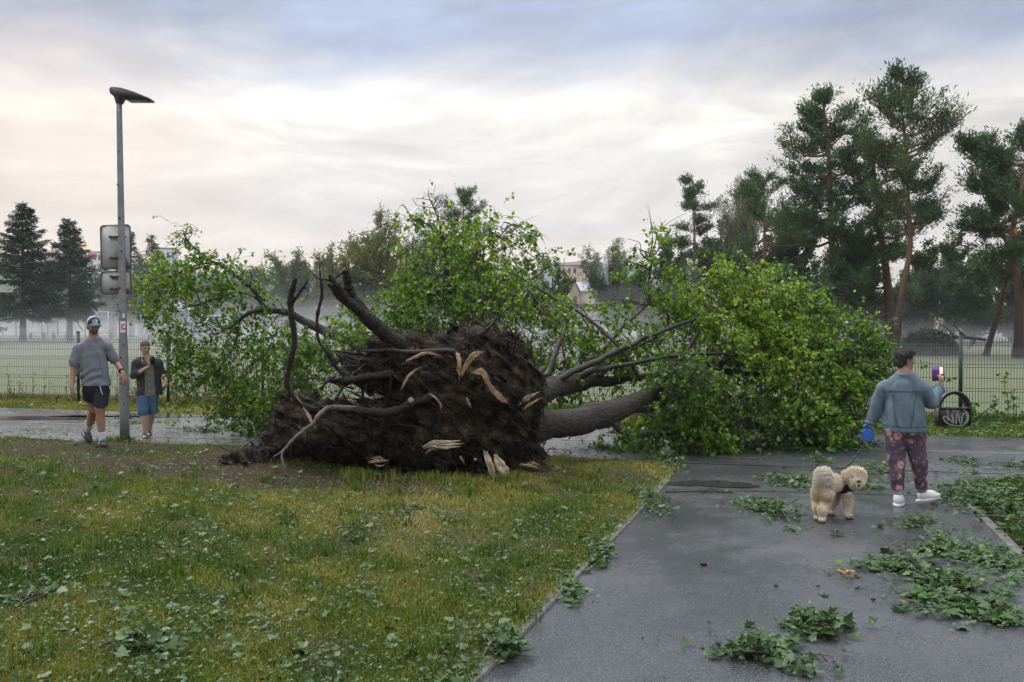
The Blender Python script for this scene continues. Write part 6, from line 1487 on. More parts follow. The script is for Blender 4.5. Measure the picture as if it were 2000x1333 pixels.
def eyes(p, root, k, mm=m_eye):
    for a in (-1, 1):
        s = Sdf(p(a * .030, .070, .003) - .02, p(a * .030, .070, .003) + .02, .0035); s.ell(p(a * .030, .071, .002), np.array((.012, .008, .006)) * k, .001); s.mesh('eye', mm, root)
def mouth(p, root, k):
    m1 = p(-.021, .0765, -.053); m2 = p(0, .0835, -.054); m3 = p(.021, .0765, -.053); mb = MB(); mb.tube(smooth_path([m1, m2, m3], 4), .0030 * k, 6); mb.build('mouth', m_lip, root, True)

def cover(s, body, zone, grow=.010):
    """make a garment swallow the body wherever the zone (fat cones) says it is worn; same grid as the body"""
    z = Sdf.__new__(Sdf); z.lo, z.h, z.n, z.ax = s.lo, s.h, s.n, s.ax; z.F = np.full(s.n, 1.0, dtype=np.float32)
    for a, b, ra, rb in zone: z.cone(a, b, ra, rb, .001)
    s.F = np.minimum(s.F, np.maximum(body - grow, z.F))
def like(s): z = Sdf.__new__(Sdf); z.lo, z.h, z.n, z.ax = s.lo, s.h, s.n, s.ax; z.F = np.full(s.n, 1.0, dtype=np.float32); return z
def face(o): return -math.atan2(o[0], o[1])
def rel(o, v):
    a = face(o); x, y, z = v; return o + np.array((x * math.cos(a) - y * math.sin(a), x * math.sin(a) + y * math.cos(a), z))
# ---------------------------------------------------------------- person 1: cap, grey T-shirt
d1 = 13.9; z1 = float(lz(-5.8, 13.9)); o1 = np.array(((190 - 1000) / F * d1, d1, z1))
RZ = face(o1); P1 = empty('person', o1, 'person in a patterned cap, grey T-shirt and black shorts walking past the street lamp', 'person', 'people looking at the storm damage', RZ)
s = Sdf((-.52, -.48, -.03), (.52, .52, 1.92), .0075)
hc = np.array((-.045, -.03, 1.685)); fw1 = (.28, -1, -.38)
p, Rm, k = head(s, hc, fw1, .245, (.05, -.25, 1))
s.cone((-.055, .01, 1.47), (-.05, .0, 1.62), .060, .056, .03)
s.cone((-.06, .02, 1.27), (-.05, .02, 1.02), .145, .125, .05, .68); s.cone((-.05, .02, 1.02), (-.02, .02, .86), .130, .140, .06, .72)
for a, sh in ((-1, (-.225, .02, 1.37)), (1, (.120, .02, 1.395))): s.cone((-.055, .02, 1.40), sh, .07, .058, .05); s.cone((-.055, .01, 1.50), sh, .045, .040, .05)
# arms
s.chain([(-.240, .02, 1.37), (-.305, .03, 1.10), (-.325, -.02, .86)], [.056, .043, .027], .02)
s.chain([(.132, .02, 1.39), (.245, .04, 1.165), (.325, -.10, 1.03)], [.056, .042, .027], .02)
hand(s, (-.327, -.025, .85), (.02, -.10, -1), (-.9, -.35, .05), .19, .35, 1)
hand(s, (.328, -.105, 1.02), (.25, -.22, -.9), (.5, -.8, .3), .19, .40, 1)
# legs: the leg nearer us carries the weight, the other swings behind
s.chain([(.045, .0, .84), (.030, -.07, .525), (.055, -.05, .12)], [.098, .064, .040], .03); s.ell((.038, -.035, .37), (.055, .062, .13), .03)
s.chain([(-.10, .04, .84), (-.05, .12, .50), (-.125, .42, .22)], [.098, .062, .040], .03); s.ell((-.08, .27, .38), (.052, .058, .11), .03)
s.mesh('body', m_skin1, P1); B1 = s; eyes(p, P1, k); mouth(p, P1, k)
# beard shadow and hair
s = Sdf(hc - .16, hc + .16, .006); s.ell(p(0, -.018, .022), (.082, .098, .088), .01, Rm); s.ell(p(0, -.045, -.03), (.075, .065, .065), .03, Rm); s.noise(.007, 30, 3)
n_ = Rm[:, 1]; s.cut(n_, p(0, .022, 0)); s.cut(-Rm[:, 2], p(0, 0, -.075)); s.mesh('hair', m_hairb, P1)
s = Sdf(hc - .16, hc + .16, .005); s.ell(p(0, .032, -.074), (.044, .050, .036), .02, Rm); s.ell(p(0, .018, -.048), (.0635, .071, .060), .02, Rm); s.cut(Rm[:, 2] - .5 * Rm[:, 1], p(0, .075, -.040)); s.ell(p(0, .076, -.052), (.028, .020, .013), .004, Rm, sub=True); s.mesh('beard', m_hairb, P1)
# T-shirt
s = like(B1)
s.cone((-.055, .02, 1.27), (-.045, .02, 1.10), .172, .165, .04, .66); s.cone((-.045, .02, 1.10), (-.02, .02, .86), .165, .190, .04, .68)
s.cone((-.06, .015, 1.50), (-.055, .02, 1.43), .066, .078, .05)
s.cone((-.055, .02, 1.39), (-.215, .02, 1.36), .068, .062, .05); s.cone((-.055, .02, 1.40), (.110, .02, 1.38), .068, .062, .05)
s.cone((-.228, .02, 1.36), (-.285, .025, 1.19), .062, .070, .02); s.cone((.120, .02, 1.385), (.200, .033, 1.24), .062, .070, .02)
cover(s, B1.F, [((-.055, .02, 1.45), (-.04, .02, .85), .23, .23), ((-.24, .02, 1.42), (-.288, .025, 1.195), .10, .085), ((.13, .02, 1.45), (.205, .033, 1.245), .10, .085)], .016)
s.noise(.010, 6, 3, 1, (1, 1, .45)); s.noise(.006, 17, 2, 2, (1, 1, .6))
# drapery folds across the belly and a long pleat
g = np.meshgrid(*s.ax, indexing='ij', sparse=True)
fold = .008 * np.sin((g[2] * 55 - g[0] * 38) + 2 * np.sin(g[0] * 14)) * np.exp(-((g[2] - .98) / .12) ** 2) * (g[0] < .05)
pl = -.014 * np.exp(-((g[0] - (.06 - (g[2] - 1.1) * .22)) / .014) ** 2) * (g[2] < 1.33) * (g[1] < 0)
s.F = (s.F + fold + pl).astype(np.float32)
s.cut((0, 0, -1), (0, 0, .845)); s.cut((0, -.35, 1), (-.06, .0, 1.525)); s.cone((-.058, .0, 1.47), (-.055, -.02, 1.66), .058, .062, .004, sub=True) 
o = s.mesh('t_shirt', m_tee, P1)
def ring(name, c, n, r_, th, m, parent, sy=1.0):
    n = unit(np.array(n, float)); u = unit(np.cross(n, (0, 1, .1))); v = np.cross(n, u); P = [np.array(c) + r_ * (math.cos(a) * u + sy * math.sin(a) * v) for a in np.linspace(0, 2 * math.pi, 22)]
    mb = MB(); mb.tube(P, th, 8, False); return mb.build(name, m, parent, True)
def tcut(a, b, r0, r1, name, m, parent, noise=.004, h=.007, extra=None, sy=1., sc=9):
    a = np.array(a, float); b = np.array(b, float); s = Sdf(np.minimum(a, b) - r0 - .06, np.maximum(a, b) + r0 + .06, h); s.cone(a, b, r0, r1, .01, sy)
    if noise: s.noise(noise, sc, 3, 1, (1, 1, .6))
    ax = unit(b - a); s.cut(ax, b); s.cut(-ax, a); return s.mesh(name, m, parent)
# shorts
s = like(B1)
s.cone((-.09, .03, .83), (.04, .02, .83), .112, .112, .04, .85)
s.chain([(.050, .0, .78), (.035, -.065, .55)], [.112, .092], .015); s.chain([(-.10, .05, .78), (-.060, .12, .49)], [.112, .094], .015)
cover(s, B1.F, [((-.05, .02, .95), (-.05, .02, .84), .20, .20), ((.05, .0, .80), (.035, -.065, .52), .15, .13), ((-.10, .05, .80), (-.055, .12, .47), .15, .13)], .009)
s.noise(.010, 8, 3, 3, (1, 1, .6)); s.cut((-.1, .35, -1), (.03, -.065, .575)); s.cut((0, 0, 1), (0, 0, .865)); s.cut((-1, 0, 0), (-.235, 0, 0)); s.cut((1, 0, 0), (.18, 0, 0))
s.mesh('shorts', m_shorts, P1)
mb = MB(); mb.tube(smooth_path([(.030, -.105, .86), (.045, -.122, .79), (.062, -.120, .73)], 5), .006, 6); mb.build('drawstring', m_sock, P1, True)
# cap
m_cap, t, b = nodes('patterned_navy_cap'); vor = t.nodes.new('ShaderNodeTexVoronoi'); vor.inputs['Scale'].default_value = 34
tcn = t.nodes.new('ShaderNodeTexCoord'); t.links.new(tcn.outputs['Object'], vor.inputs['Vector'])
sp_ = t.nodes.new('ShaderNodeSeparateXYZ'); t.links.new(tcn.outputs['Object'], sp_.inputs[0]); cc_ = t.nodes.new('ShaderNodeSeparateColor'); t.links.new(vor.outputs['Color'], cc_.inputs[0])
pc = rampn(t, cc_.outputs[0], [(0, (.55, .58, .6)), (.3, (.02, .04, .10)), (.5, (.5, .52, .55)), (.7, (.45, .05, .06)), (.8, (.04, .25, .28)), (1, (.6, .6, .6))]); pc.node.color_ramp.interpolation = 'CONSTANT'
dv = t.nodes.new('ShaderNodeVectorMath'); dv.operation = 'DISTANCE'; t.links.new(tcn.outputs['Object'], dv.inputs[0]); dv.inputs[1].default_value = tuple(p(.0, .095, .085))
c = mixc(t, rampn(t, dv.outputs['Value'], [(.045, (1, 1, 1)), (.05, (0, 0, 0))]), (.012, .028, .055), pc); t.links.new(c, b.inputs['Base Color']); b.inputs['Roughness'].default_value = .8
m_capw = mat('white_cap_mesh', (.60, .62, .65), (.45, .47, .5), 90, .8)
def shell(lo_cut, n_cut, name, m, grow=0.):
    s = Sdf(hc - .19, hc + .21, .006); s.ell(p(0, -.008, .040), (.086 + grow, .104 + grow, .092 + grow), .01, Rm); s.cut(-Rm[:, 2], p(0, 0, .030)); s.cut(n_cut, lo_cut); return s.mesh(name, m, P1)
shell(p(0, .008, 0), -Rm[:, 1], 'cap_front', m_cap); shell(p(0, .0085, 0), Rm[:, 1], 'cap_back', m_capw)
s = Sdf(hc - .19, hc + .25, .005); s.ell(p(0, .085, .028), (.078, .085, .030), .005, Rm); s.ell(p(0, .075, .008), (.08, .10, .032), .005, Rm, sub=True); s.cut(-Rm[:, 1], p(0, .06, 0)); s.mesh('cap_brim', mat('teal_brim', (.02, .06, .09), (.05, .1, .13), 20, .7), P1)
mb = MB(); q0 = p(-.02, .1035, .052); q1 = p(.022, .1035, .052); mb.tube([q0, (q0 + q1) / 2 + Rm[:, 1] * .004, q1], .007, 6); mb.build('yellow_patch', mat('yellow_stitching', (.65, .5, .03), rough=.7), P1)
# watch, bracelet
ring('wristwatch', (.308, -.085, 1.055), (.45, -.65, -.6), .033, .010, m_strap, P1); ring('bracelet', (-.324, -.012, .885), (0, -.15, -1), .031, .004, m_metal, P1)
# socks and shoes
tcut((.048, -.052, .20), (.056, -.052, .07), .049, .045, 'sock', m_sock, P1); tcut((-.108, .36, .27), (-.135, .455, .17), .049, .045, 'sock', m_sock, P1)
def shoe(ank, toe_dir, up, m, parent, L_=.28, sole=None, name='shoe', w=.047):
    td = unit(np.array(toe_dir, float)); uv = unit(np.array(up, float) - td * (np.array(up) @ td)); sd2 = np.cross(td, uv); a = np.array(ank, float); Rr = np.stack([sd2, td, uv], 1)
    def q(x, y, z): return a + sd2 * x + td * y + uv * z
    lo = a - .26; hi = a + .26; s = Sdf(lo, hi, .0075)
    s.ell(q(0, -.015, -.030), (w * .86, .062, .055), .02, Rr); s.ell(q(0, .09, -.052), (w * 1.0, .095, .034), .03, Rr); s.ell(q(0, .055, -.028), (w * .85, .075, .04), .03, Rr); s.cone(q(0, -.02, -.02), q(0, -.015, .025), w * .92, w * .88, .02)
    s.cut(-uv, q(0, 0, -.078)); s.cut(uv, q(0, 0, .022)); sh = s.mesh(name, m, parent)
    s = Sdf(lo, hi, .0075); s.ell(q(0, .035, -.085), (w * 1.1, .148, .05), .01, Rr); s.cut(uv, q(0, 0, -.066)); s.cut(-uv, q(0, 0, -.092)); s.mesh('sole', sole or m, sh)
    mb = MB()
    for y_ in (.035, .055, .075): mb.tube([q(-.022, y_, -.003 - (y_ - .035) * .55), q(0, y_, .006 - (y_ - .035) * .55), q(.022, y_, -.003 - (y_ - .035) * .55)], .0035, 5)
    mb.build('laces', m, sh)
    mb = MB(); mb.tube([q(w * .9, -.03, -.04), q(w * 1.02, .03, -.05), q(w * .85, .09, -.035)], .006, 5); mb.build('side_stripe', m_sole, sh) if m is m_black else None
    return sh
shoe((.060, -.045, .095), (.22, -1, -.12), (0, 0, 1), m_black, P1); shoe((-.135, .46, .175), (.35, -.75, -.62), (.3, -.5, .9), m_black, P1)

# ---------------------------------------------------------------- person 2: jacket, phone
d2 = 16.7; o2 = np.array(((288 - 1000) / F * d2, d2, .0085))
RZ = face(o2); P2_ = empty('person', o2, 'person with a shaved head, open dark jacket and denim shorts photographing with a phone', 'person', 'people looking at the storm damage', RZ)
s = Sdf((-.38, -.42, -.02), (.42, .42, 1.74), .0075)
hc = np.array((-.038, -.02, 1.505)); p, Rm, k = head(s, hc, (.42, -1, -.42), .235, (.10, -.28, 1))
s.cone((-.03, .01, 1.32), (-.035, .0, 1.44), .056, .053, .03)
s.cone((-.01, .02, 1.15), (.0, .02, .90), .13, .12, .05, .68); s.cone((0, .02, .90), (.0, .02, .76), .125, .13, .06, .75)
for sh in ((-.172, .02, 1.235), (.168, .02, 1.235)): s.cone((-.005, .02, 1.26), sh, .062, .052, .05); s.cone((-.01, .01, 1.35), sh, .04, .036, .05)
s.chain([(-.185, .02, 1.235), (-.215, -.02, 1.04), (.02, -.27, 1.19)], [.052, .042, .026], .02)
s.chain([(.18, .02, 1.235), (.235, .04, 1.06), (.285, -.10, .975)], [.052, .042, .026], .02)
hand(s, (.025, -.275, 1.195), (.45, -.25, .75), (.3, -.8, -.35), .175, .35, -1, .45); hand(s, (.288, -.105, .968), (.12, -.35, -.85), (.7, -.6, .3), .175, .7, 1, .3)
s.chain([(-.075, .0, .76), (-.07, -.04, .45), (-.045, -.03, .08)], [.092, .062, .038], .03); s.ell((-.06, -.01, .31), (.052, .058, .11), .03)
s.chain([(.08, .02, .76), (.065, .08, .46), (.022, .27, .10)], [.092, .062, .038], .03); s.ell((.045, .20, .32), (.05, .056, .11), .03)
s.mesh('body', m_skin2, P2_); B2 = s; eyes(p, P2_, k); mouth(p, P2_, k)
s = Sdf(hc - .15, hc + .16, .006); s.ell(p(0, -.012, .034), (.0765, .0945, .0862), .01, Rm); s.ell(p(0, -.04, -.01), (.066, .062, .06), .02, Rm); s.cut(-Rm[:, 2] * .8 + Rm[:, 1] * .55, p(0, .055, .038)); s.mesh('shaved_hair', m_hairs, P2_)
mb = MB()
for a in (-1, 1): mb.tube([p(a * .016, .0785, .018), p(a * .030, .0805, .022), p(a * .045, .068, .018)], .0032, 5)
mb.build('eyebrows', m_hairs, P2_)
# shirt
s = like(B2)
s.cone((-.01, .02, 1.14), (.0, .02, .95), .150, .148, .05, .66); s.cone((0, .02, .95), (.0, .02, .72), .148, .165, .05, .68); s.cone((-.01, .02, 1.33), (-.01, .02, 1.28), .065, .09, .04)
cover(s, B2.F, [((-.01, .02, 1.28), (0, .02, .75), .15, .17)], .010)
s.noise(.009, 8, 3, 2, (1, 1, .5)); s.cut((0, 0, -1), (0, 0, .69)); s.cut((0, -.9, 1), (-.01, -.03, 1.33)); s.cone((-.022, -.16, 1.31), (-.03, -.10, 1.24), .04, .012, .004, sub=True); s.mesh('shirt', m_shirt, P2_)
mb = MB(); 
for z in (.78, .88, .98, 1.08): mb.ell = None; mb.box((.03, -.112 + (z > 1) * .004, z), (.012, .008, .012), bev=.003)
mb.build('shirt_buttons', m_sole, P2_)
for a in (-1, 1):
    mb = MB(); mb.add([(-.02 + a * .01, -.118, 1.24), (-.02 + a * .075, -.085, 1.335), (-.02 + a * .085, -.10, 1.26), (-.02 + a * .05, -.128, 1.215), (-.02 + a * .01, -.106, 1.24), (-.02 + a * .075, -.073, 1.335), (-.02 + a * .085, -.088, 1.26), (-.02 + a * .05, -.116, 1.215)], [(0, 1, 2, 3), (7, 6, 5, 4), (0, 3, 7, 4), (3, 2, 6, 7), (1, 0, 4, 5), (2, 1, 5, 6)]); mb.build('collar_flap', m_shirt, P2_)
# jacket: open at the front
s = like(B2)
s.cone((-.01, .035, 1.14), (.01, .035, .98), .178, .180, .05, .68); s.cone((.01, .035, .98), (.020, .035, .74), .180, .205, .05, .70); s.cone((-.01, .03, 1.30), (-.01, .03, 1.26), .08, .09, .04)
s.cone((-.01, .03, 1.25), (-.165, .02, 1.22), .070, .062, .05); s.cone((-.01, .03, 1.25), (.16, .02, 1.22), .070, .062, .05)
s.cone((-.178, .02, 1.225), (-.212, -.02, 1.045), .066, .066, .02); s.cone((-.212, -.02, 1.045), (-.165, -.075, 1.075), .066, .056, .02); s.cone((.178, .02, 1.25), (.228, .035, 1.09), .068, .064, .02)
cover(s, B2.F, [((-.01, .02, 1.30), (0, .02, .78), .20, .20), ((-.185, .02, 1.27), (-.214, -.02, 1.06), .10, .085), ((-.214, -.02, 1.06), (-.165, -.075, 1.075), .085, .07), ((.185, .02, 1.28), (.23, .035, 1.095), .10, .08)], .022)
s.noise(.012, 8, 3, 4, (1, 1, .6)); g = np.meshgrid(*s.ax, indexing='ij', sparse=True)
cx = .015 + (1.3 - g[2]) * .06; hw = .062 + .03 * np.clip((1.3 - g[2]) / .6, 0, 1); wedge = np.minimum(hw - np.abs(g[0] - cx), -(g[1] + .02))
s.F = np.maximum(s.F, np.broadcast_to(wedge, s.F.shape).astype(np.float32))
s.cut((0, 0, -1), (0, 0, .705)); s.cut((0, 0, 1), (0, 0, 1.345)); s.mesh('jacket', m_jack, P2_)
ring('hood', (-.01, .05, 1.315), (0, -.35, 1), .105, .034, m_jack, P2_, .8)
for a, c_, n_ in ((-1, (-.172, -.068, 1.07), (.8, -.75, .5)), (1, (.232, .035, 1.088), (.2, .05, -1))): ring('sleeve_cuff', c_, n_, .062, .014, m_jack, P2_)
s = like(B2); s.cone((-.06, .02, .76), (.06, .02, .76), .11, .11, .03, .85); s.chain([(-.080, .0, .70), (-.078, -.03, .34)], [.098, .076], .008); s.chain([(.082, .02, .70), (.078, .08, .38)], [.098, .076], .008)
cover(s, B2.F, [((0, .02, .80), (0, .02, .70), .16, .16), ((-.078, .0, .72), (-.07, -.03, .33), .13, .11), ((.08, .02, .72), (.066, .08, .37), .13, .11)], .012)
s.noise(.007, 10, 3, 1, (1, 1, .6)); s.cut((.10, 0, -1), (-.07, -.03, .375)); s.cut((0, 0, 1), (0, 0, .715)); s.mesh('denim_shorts', m_jean, P2_)
ring('wristwatch', (.272, -.072, .992), (.45, -.8, -.4), .032, .009, m_strap, P2_)
def sandal(ank, td, up):
    td = unit(np.array(td, float)); uv = unit(np.array(up, float) - td * (np.array(up) @ td)); sd2 = np.cross(td, uv); a = np.array(ank, float); Rr = np.stack([sd2, td, uv], 1)
    q = lambda x, y, z: a + sd2 * x + td * y + uv * z
    s = Sdf(a - .25, a + .25, .0075); s.ell(q(0, .05, -.050), (.038, .085, .022), .01, Rr); s.ell(q(0, -.01, -.045), (.032, .045, .035), .02, Rr)
    for i_, x in enumerate((-.026, -.012, 0, .013, .026)): s.cone(q(x, .11, -.052), q(x * 1.1, .150 - abs(i_ - 3) * .007, -.056), .011, .009, .003)
    s.mesh('foot', m_skin2, P2_)
    s = Sdf(a - .25, a + .25, .0075); s.ell(q(0, .045, -.085), (.054, .150, .05), .01, Rr); s.cut(uv, q(0, 0, -.060)); s.cut(-uv, q(0, 0, -.080)); sl_ = s.mesh('sandal', mat('grey_brown_sandal', (.05, .04, .038), (.08, .07, .065), 20, .7), P2_)
    s = Sdf(a - .25, a + .25, .0065); s.ell(q(0, .065, -.052), (.050, .052, .034), .01, Rr); s.cut(-td, q(0, .02, 0)); s.cut(td, q(0, .115, 0)); s.cut(-uv, q(0, 0, -.07)); s.mesh('strap', m_jack, sl_)
sandal((-.042, -.03, .08), (-.1, -1, -.03), (0, 0, 1)); sandal((.018, .285, .095), (-.1, -1, -.12), (0, 0, 1))
ph = empty('phone', rel(o2, (.072, -.335, 1.30)), 'dark phone held up by the person in the open jacket', 'phone', rz=RZ); mb = MB(); rt_ = Matrix.Rotation(R(-8), 3, 'Y') @ Matrix.Rotation(R(12), 3, 'X') @ Matrix.Rotation(R(25), 3, 'Z')
mb.box((0, 0, 0), (.072, .010, .145), rt_, bev=.004); mb.build('case', m_phone, ph); mb = MB(); mb.box(np.array(rt_) @ np.array((.018, -.007, .05)), (.022, .006, .026), rt_, bev=.003); mb.build('camera_bump', m_strap, ph)

# ---------------------------------------------------------------- person 3: denim jacket, back view
d3 = 10.3; o3 = np.array(((1765 - 1000) / F * d3, d3, .003))
RZ = face(o3); P3 = empty('person', o3, 'person seen from behind in denim jacket and floral leggings, holding phone and dog lead', 'person', 'people looking at the storm damage', RZ)
s = Sdf((-.46, -.26, -.02), (.48, .52, 1.66), .0075)
hc = np.array((.018, .035, 1.505)); p, Rm, k = head(s, hc, (.96, .42, -.05), .215, (.04, .05, 1))
s.cone((.0, .0, 1.32), (.015, .02, 1.44), .060, .056, .03)
s.cone((.0, .0, 1.12), (.01, .0, .95), .155, .155, .05, .75); s.cone((.01, .0, .95), (.01, .0, .84), .150, .14, .05, .80)
for sh in ((-.170, .0, 1.225), (.178, .0, 1.22)): s.cone((.0, .0, 1.25), sh, .068, .055, .05); s.cone((.005, .0, 1.36), sh, .045, .038, .05)
s.chain([(-.19, .0, 1.21), (-.275, .02, 1.03), (-.325, .02, .835)], [.06, .045, .028], .02); s.chain([(.19, .0, 1.21), (.27, .06, 1.06), (.352, .27, 1.215)], [.06, .045, .028], .02)
hand(s, (-.328, .02, .825), (-.05, -.08, -.9), (-.75, -.5, 0), .165, .75, -1, .65); hand(s, (.356, .28, 1.225), (.15, .1, .85), (.75, -.6, 0), .165, .40, 1, .55)
s.chain([(-.075, .0, .84), (-.065, .0, .46), (-.045, .0, .09)], [.105, .072, .045], .03); s.chain([(.10, .03, .84), (.155, .07, .45), (.185, .17, .12)], [.105, .072, .045], .03)
s.mesh('body', m_skin3, P3); B3 = s; mouth(p, P3, k); eyes(p, P3, k)
s = Sdf(hc - .17, hc + .17, .0055); s.ell(p(0, -.022, .036), (.084, .098, .088), .01, Rm); s.ell(p(0, -.05, -.028), (.074, .062, .062), .03, Rm); s.ell(p(0, .04, .085), (.055, .05, .034), .03, Rm)
s.noise(.010, 22, 3, 2); s.cut(Rm[:, 1] * 1.0 - Rm[:, 2] * .75, p(0, .060, .046)); s.ell(p(.082, .004, -.012), (.022, .024, .03), .006, Rm, sub=True); s.ell(p(-.082, .004, -.012), (.022, .024, .03), .006, Rm, sub=True); hair3 = s.mesh('hair', m_hairk, P3)
q = np.random.RandomState(5); VV = s.V; up_i = np.where(VV[:, 2] > hc[2] - .05)[0]; ii = q.choice(up_i, 900); n0 = unit(VV[ii] - hc); dd = unit(n0 + q.randn(900, 3) * .7); tq = np.linspace(0, 1, 4)[None, :, None]
PP = VV[ii][:, None] + dd[:, None] * tq * .018 + unit(np.cross(n0, q.randn(900, 3)))[:, None] * np.sin(tq * 3) * .008; V, f = strands(PP, np.linspace(.0022, .0006, 4)[None] * np.ones((900, 1)), 3); mesh_np('curls', V, f, m_hairk, hair3)
# glasses
m_gl = mat('clear_glasses_frame', (.35, .36, .38), rough=.2)
mb = MB()
for a in (-1, 1):
    c_ = p(a * .032, .092, .002); mb.tube([c_ + Rm[:, 0] * .024 * math.cos(t_) + Rm[:, 2] * .017 * math.sin(t_) for t_ in np.linspace(0, 2 * math.pi, 14)], .0028, 5, False); mb.tube([p(a * .055, .090, .006), p(a * .076, .06, .006), p(a * .079, .0, .0)], .0028, 5)
mb.tube([p(-.009, .092, .005), p(.009, .092, .005)], .0025, 5); mb.build('glasses', m_gl, P3)
# leggings
m_leg, t, b = nodes('floral_leggings'); tcn = t.nodes.new('ShaderNodeTexCoord')
def vorf(scale, sc=(1, 1, 1)):
    mp = t.nodes.new('ShaderNodeMapping'); mp.inputs['Scale'].default_value = sc; t.links.new(tcn.outputs['Object'], mp.inputs[0]); wv = t.nodes.new('ShaderNodeTexNoise'); wv.inputs['Scale'].default_value = 26; t.links.new(mp.outputs[0], wv.inputs['Vector'])
    ad = t.nodes.new('ShaderNodeMixRGB'); ad.blend_type = 'LINEAR_LIGHT'; ad.inputs[0].default_value = .03; t.links.new(mp.outputs[0], ad.inputs[1]); t.links.new(wv.outputs['Color'], ad.inputs[2])
    v = t.nodes.new('ShaderNodeTexVoronoi'); v.inputs['Scale'].default_value = scale; t.links.new(ad.outputs[0], v.inputs['Vector']); return v
v1 = vorf(8.5); v2 = vorf(22); v3 = vorf(46)
base_c = rampn(t, nz(t, 10, 4), [(.35, (.07, .045, .065)), (.6, (.16, .10, .14))])
bl = rampn(t, v2.outputs['Distance'], [(.18, (.32, .20, .27)), (.36, (.15, .09, .14)), (.5, (.05, .035, .06))]); c = mixc(t, .6, base_c, bl)
sc3 = t.nodes.new('ShaderNodeSeparateColor'); t.links.new(v1.outputs['Color'], sc3.inputs[0])
fl = rampn(t, v1.outputs['Distance'], [(.0, (.30, .10, .06)), (.09, (.42, .16, .12)), (.14, (.58, .36, .30)), (.34, (.50, .26, .25)), (.40, (.20, .09, .12))])
c = mixc(t, mth(t, 'MULTIPLY', rampn(t, v1.outputs['Distance'], [(.36, (1, 1, 1)), (.42, (0, 0, 0))]), rampn(t, sc3.outputs[0], [(.34, (0, 0, 0)), (.40, (1, 1, 1))])), c, fl)
c = mixc(t, mth(t, 'MULTIPLY', rampn(t, v3.outputs['Distance'], [(.15, (1, 1, 1)), (.25, (0, 0, 0))]), .5), c, (.30, .24, .36))
t.links.new(c, b.inputs['Base Color']); b.inputs['Roughness'].default_value = .7
s = like(B3); s.cone((-.05, .0, .84), (.07, .0, .84), .160, .160, .04, .9)
s.chain([(-.070, .0, .80), (-.065, .0, .46), (-.048, .0, .165)], [.120, .083, .055], .03); s.ell((-.062, -.025, .34), (.068, .07, .13), .03); s.chain([(.095, .03, .80), (.152, .07, .45), (.182, .16, .17)], [.120, .083, .055], .03); s.ell((.165, .085, .34), (.066, .07, .13), .03)
cover(s, B3.F, [((.01, 0, .90), (.01, 0, .80), .22, .22), ((-.07, 0, .82), (-.048, 0, .16), .16, .09), ((.10, .03, .82), (.184, .16, .16), .16, .09)], .010)
s.noise(.004, 14, 3, 1); s.cut((0, 0, -1), (0, 0, .165)); s.cut((0, 0, 1), (0, 0, .795)); s.mesh('leggings', m_leg, P3)
tcut((-.048, .0, .205), (-.045, .0, .08), .050, .048, 'sock', m_gsock, P3, .003); tcut((.178, .15, .21), (.187, .175, .11), .050, .048, 'sock', m_gsock, P3, .003)
shoe((-.042, .005, .090), (.10, 1, .02), (0, 0, 1), m_wshoe, P3, sole=m_sole, w=.052); shoe((.205, .18, .125), (.80, .55, .10), (-.1, 0, 1), m_wshoe, P3, sole=m_sole, w=.050)
# denim jacket
m_den, t, b = nodes('washed_denim'); n1 = nz(t, 5, 5, .6, sc=(1.6, 1, .7)); n2 = nz(t, 210, 2, .7); n3 = nz(t, 22, 5, .6, sc=(1, 1, .35))
c = rampn(t, mth(t, 'ADD', mth(t, 'MULTIPLY', n1, .6), mth(t, 'MULTIPLY', n3, .4)), [(.34, (.055, .092, .125)), (.5, (.10, .15, .19)), (.68, (.19, .25, .29))]); c = mixc(t, .4, c, rampn(t, n2, [(.3, (.03, .05, .08)), (.7, (.28, .34, .38))]))
t.links.new(c, b.inputs['Base Color']); b.inputs['Roughness'].default_value = .85; b.inputs['Specular IOR Level'].default_value = .2; bumpn(t, b, n3, .5, .01)
s = like(B3)
s.cone((.0, .0, 1.12), (.012, .0, .98), .182, .190, .05, .76); s.cone((.012, .0, .98), (.02, .0, .80), .190, .208, .05, .78); s.cone((.005, .005, 1.36), (.0, .0, 1.26), .060, .085, .04)
s.cone((.0, .0, 1.245), (-.150, .0, 1.20), .092, .072, .05); s.cone((.0, .0, 1.245), (.16, .0, 1.195), .092, .074, .05)
s.cone((-.180, .0, 1.205), (-.262, .02, 1.03), .074, .066, .02); s.cone((-.262, .02, 1.03), (-.318, .02, .85), .064, .048, .02)
s.cone((.185, .0, 1.205), (.262, .06, 1.065), .076, .070, .02); s.cone((.262, .06, 1.065), (.345, .255, 1.195), .068, .046, .02)
cover(s, B3.F, [((0, 0, 1.28), (.01, 0, .82), .22, .22), ((-.19, 0, 1.25), (-.275, .02, 1.03), .12, .11), ((-.275, .02, 1.03), (-.322, .02, .855), .10, .07), ((.19, 0, 1.25), (.27, .06, 1.06), .12, .11), ((.27, .06, 1.06), (.345, .255, 1.20), .10, .07)], .014)
s.noise(.013, 6, 3, 2, (1, 1, .5)); s.noise(.010, 15, 2, 3, (1, 1, .5)); g = np.meshgrid(*s.ax, indexing='ij', sparse=True)
seam = .006 * (np.abs(g[2] - (1.185 - .15 * g[0] ** 2)) < .007) * (g[1] < 0) * (np.abs(g[0]) < .21) + .005 * (np.abs(g[2] - .825) < .006) * (np.abs(g[0] - .02) < .26)
ver = .005 * (np.abs(np.abs(g[0] - .01) - (.085 + (1.18 - g[2]) * -.07)) < .006) * (g[2] < 1.18) * (g[1] < 0); s.F = (s.F + seam + ver).astype(np.float32)
s.cut((0, 0, -1), (0, 0, .772)) ; jk = None
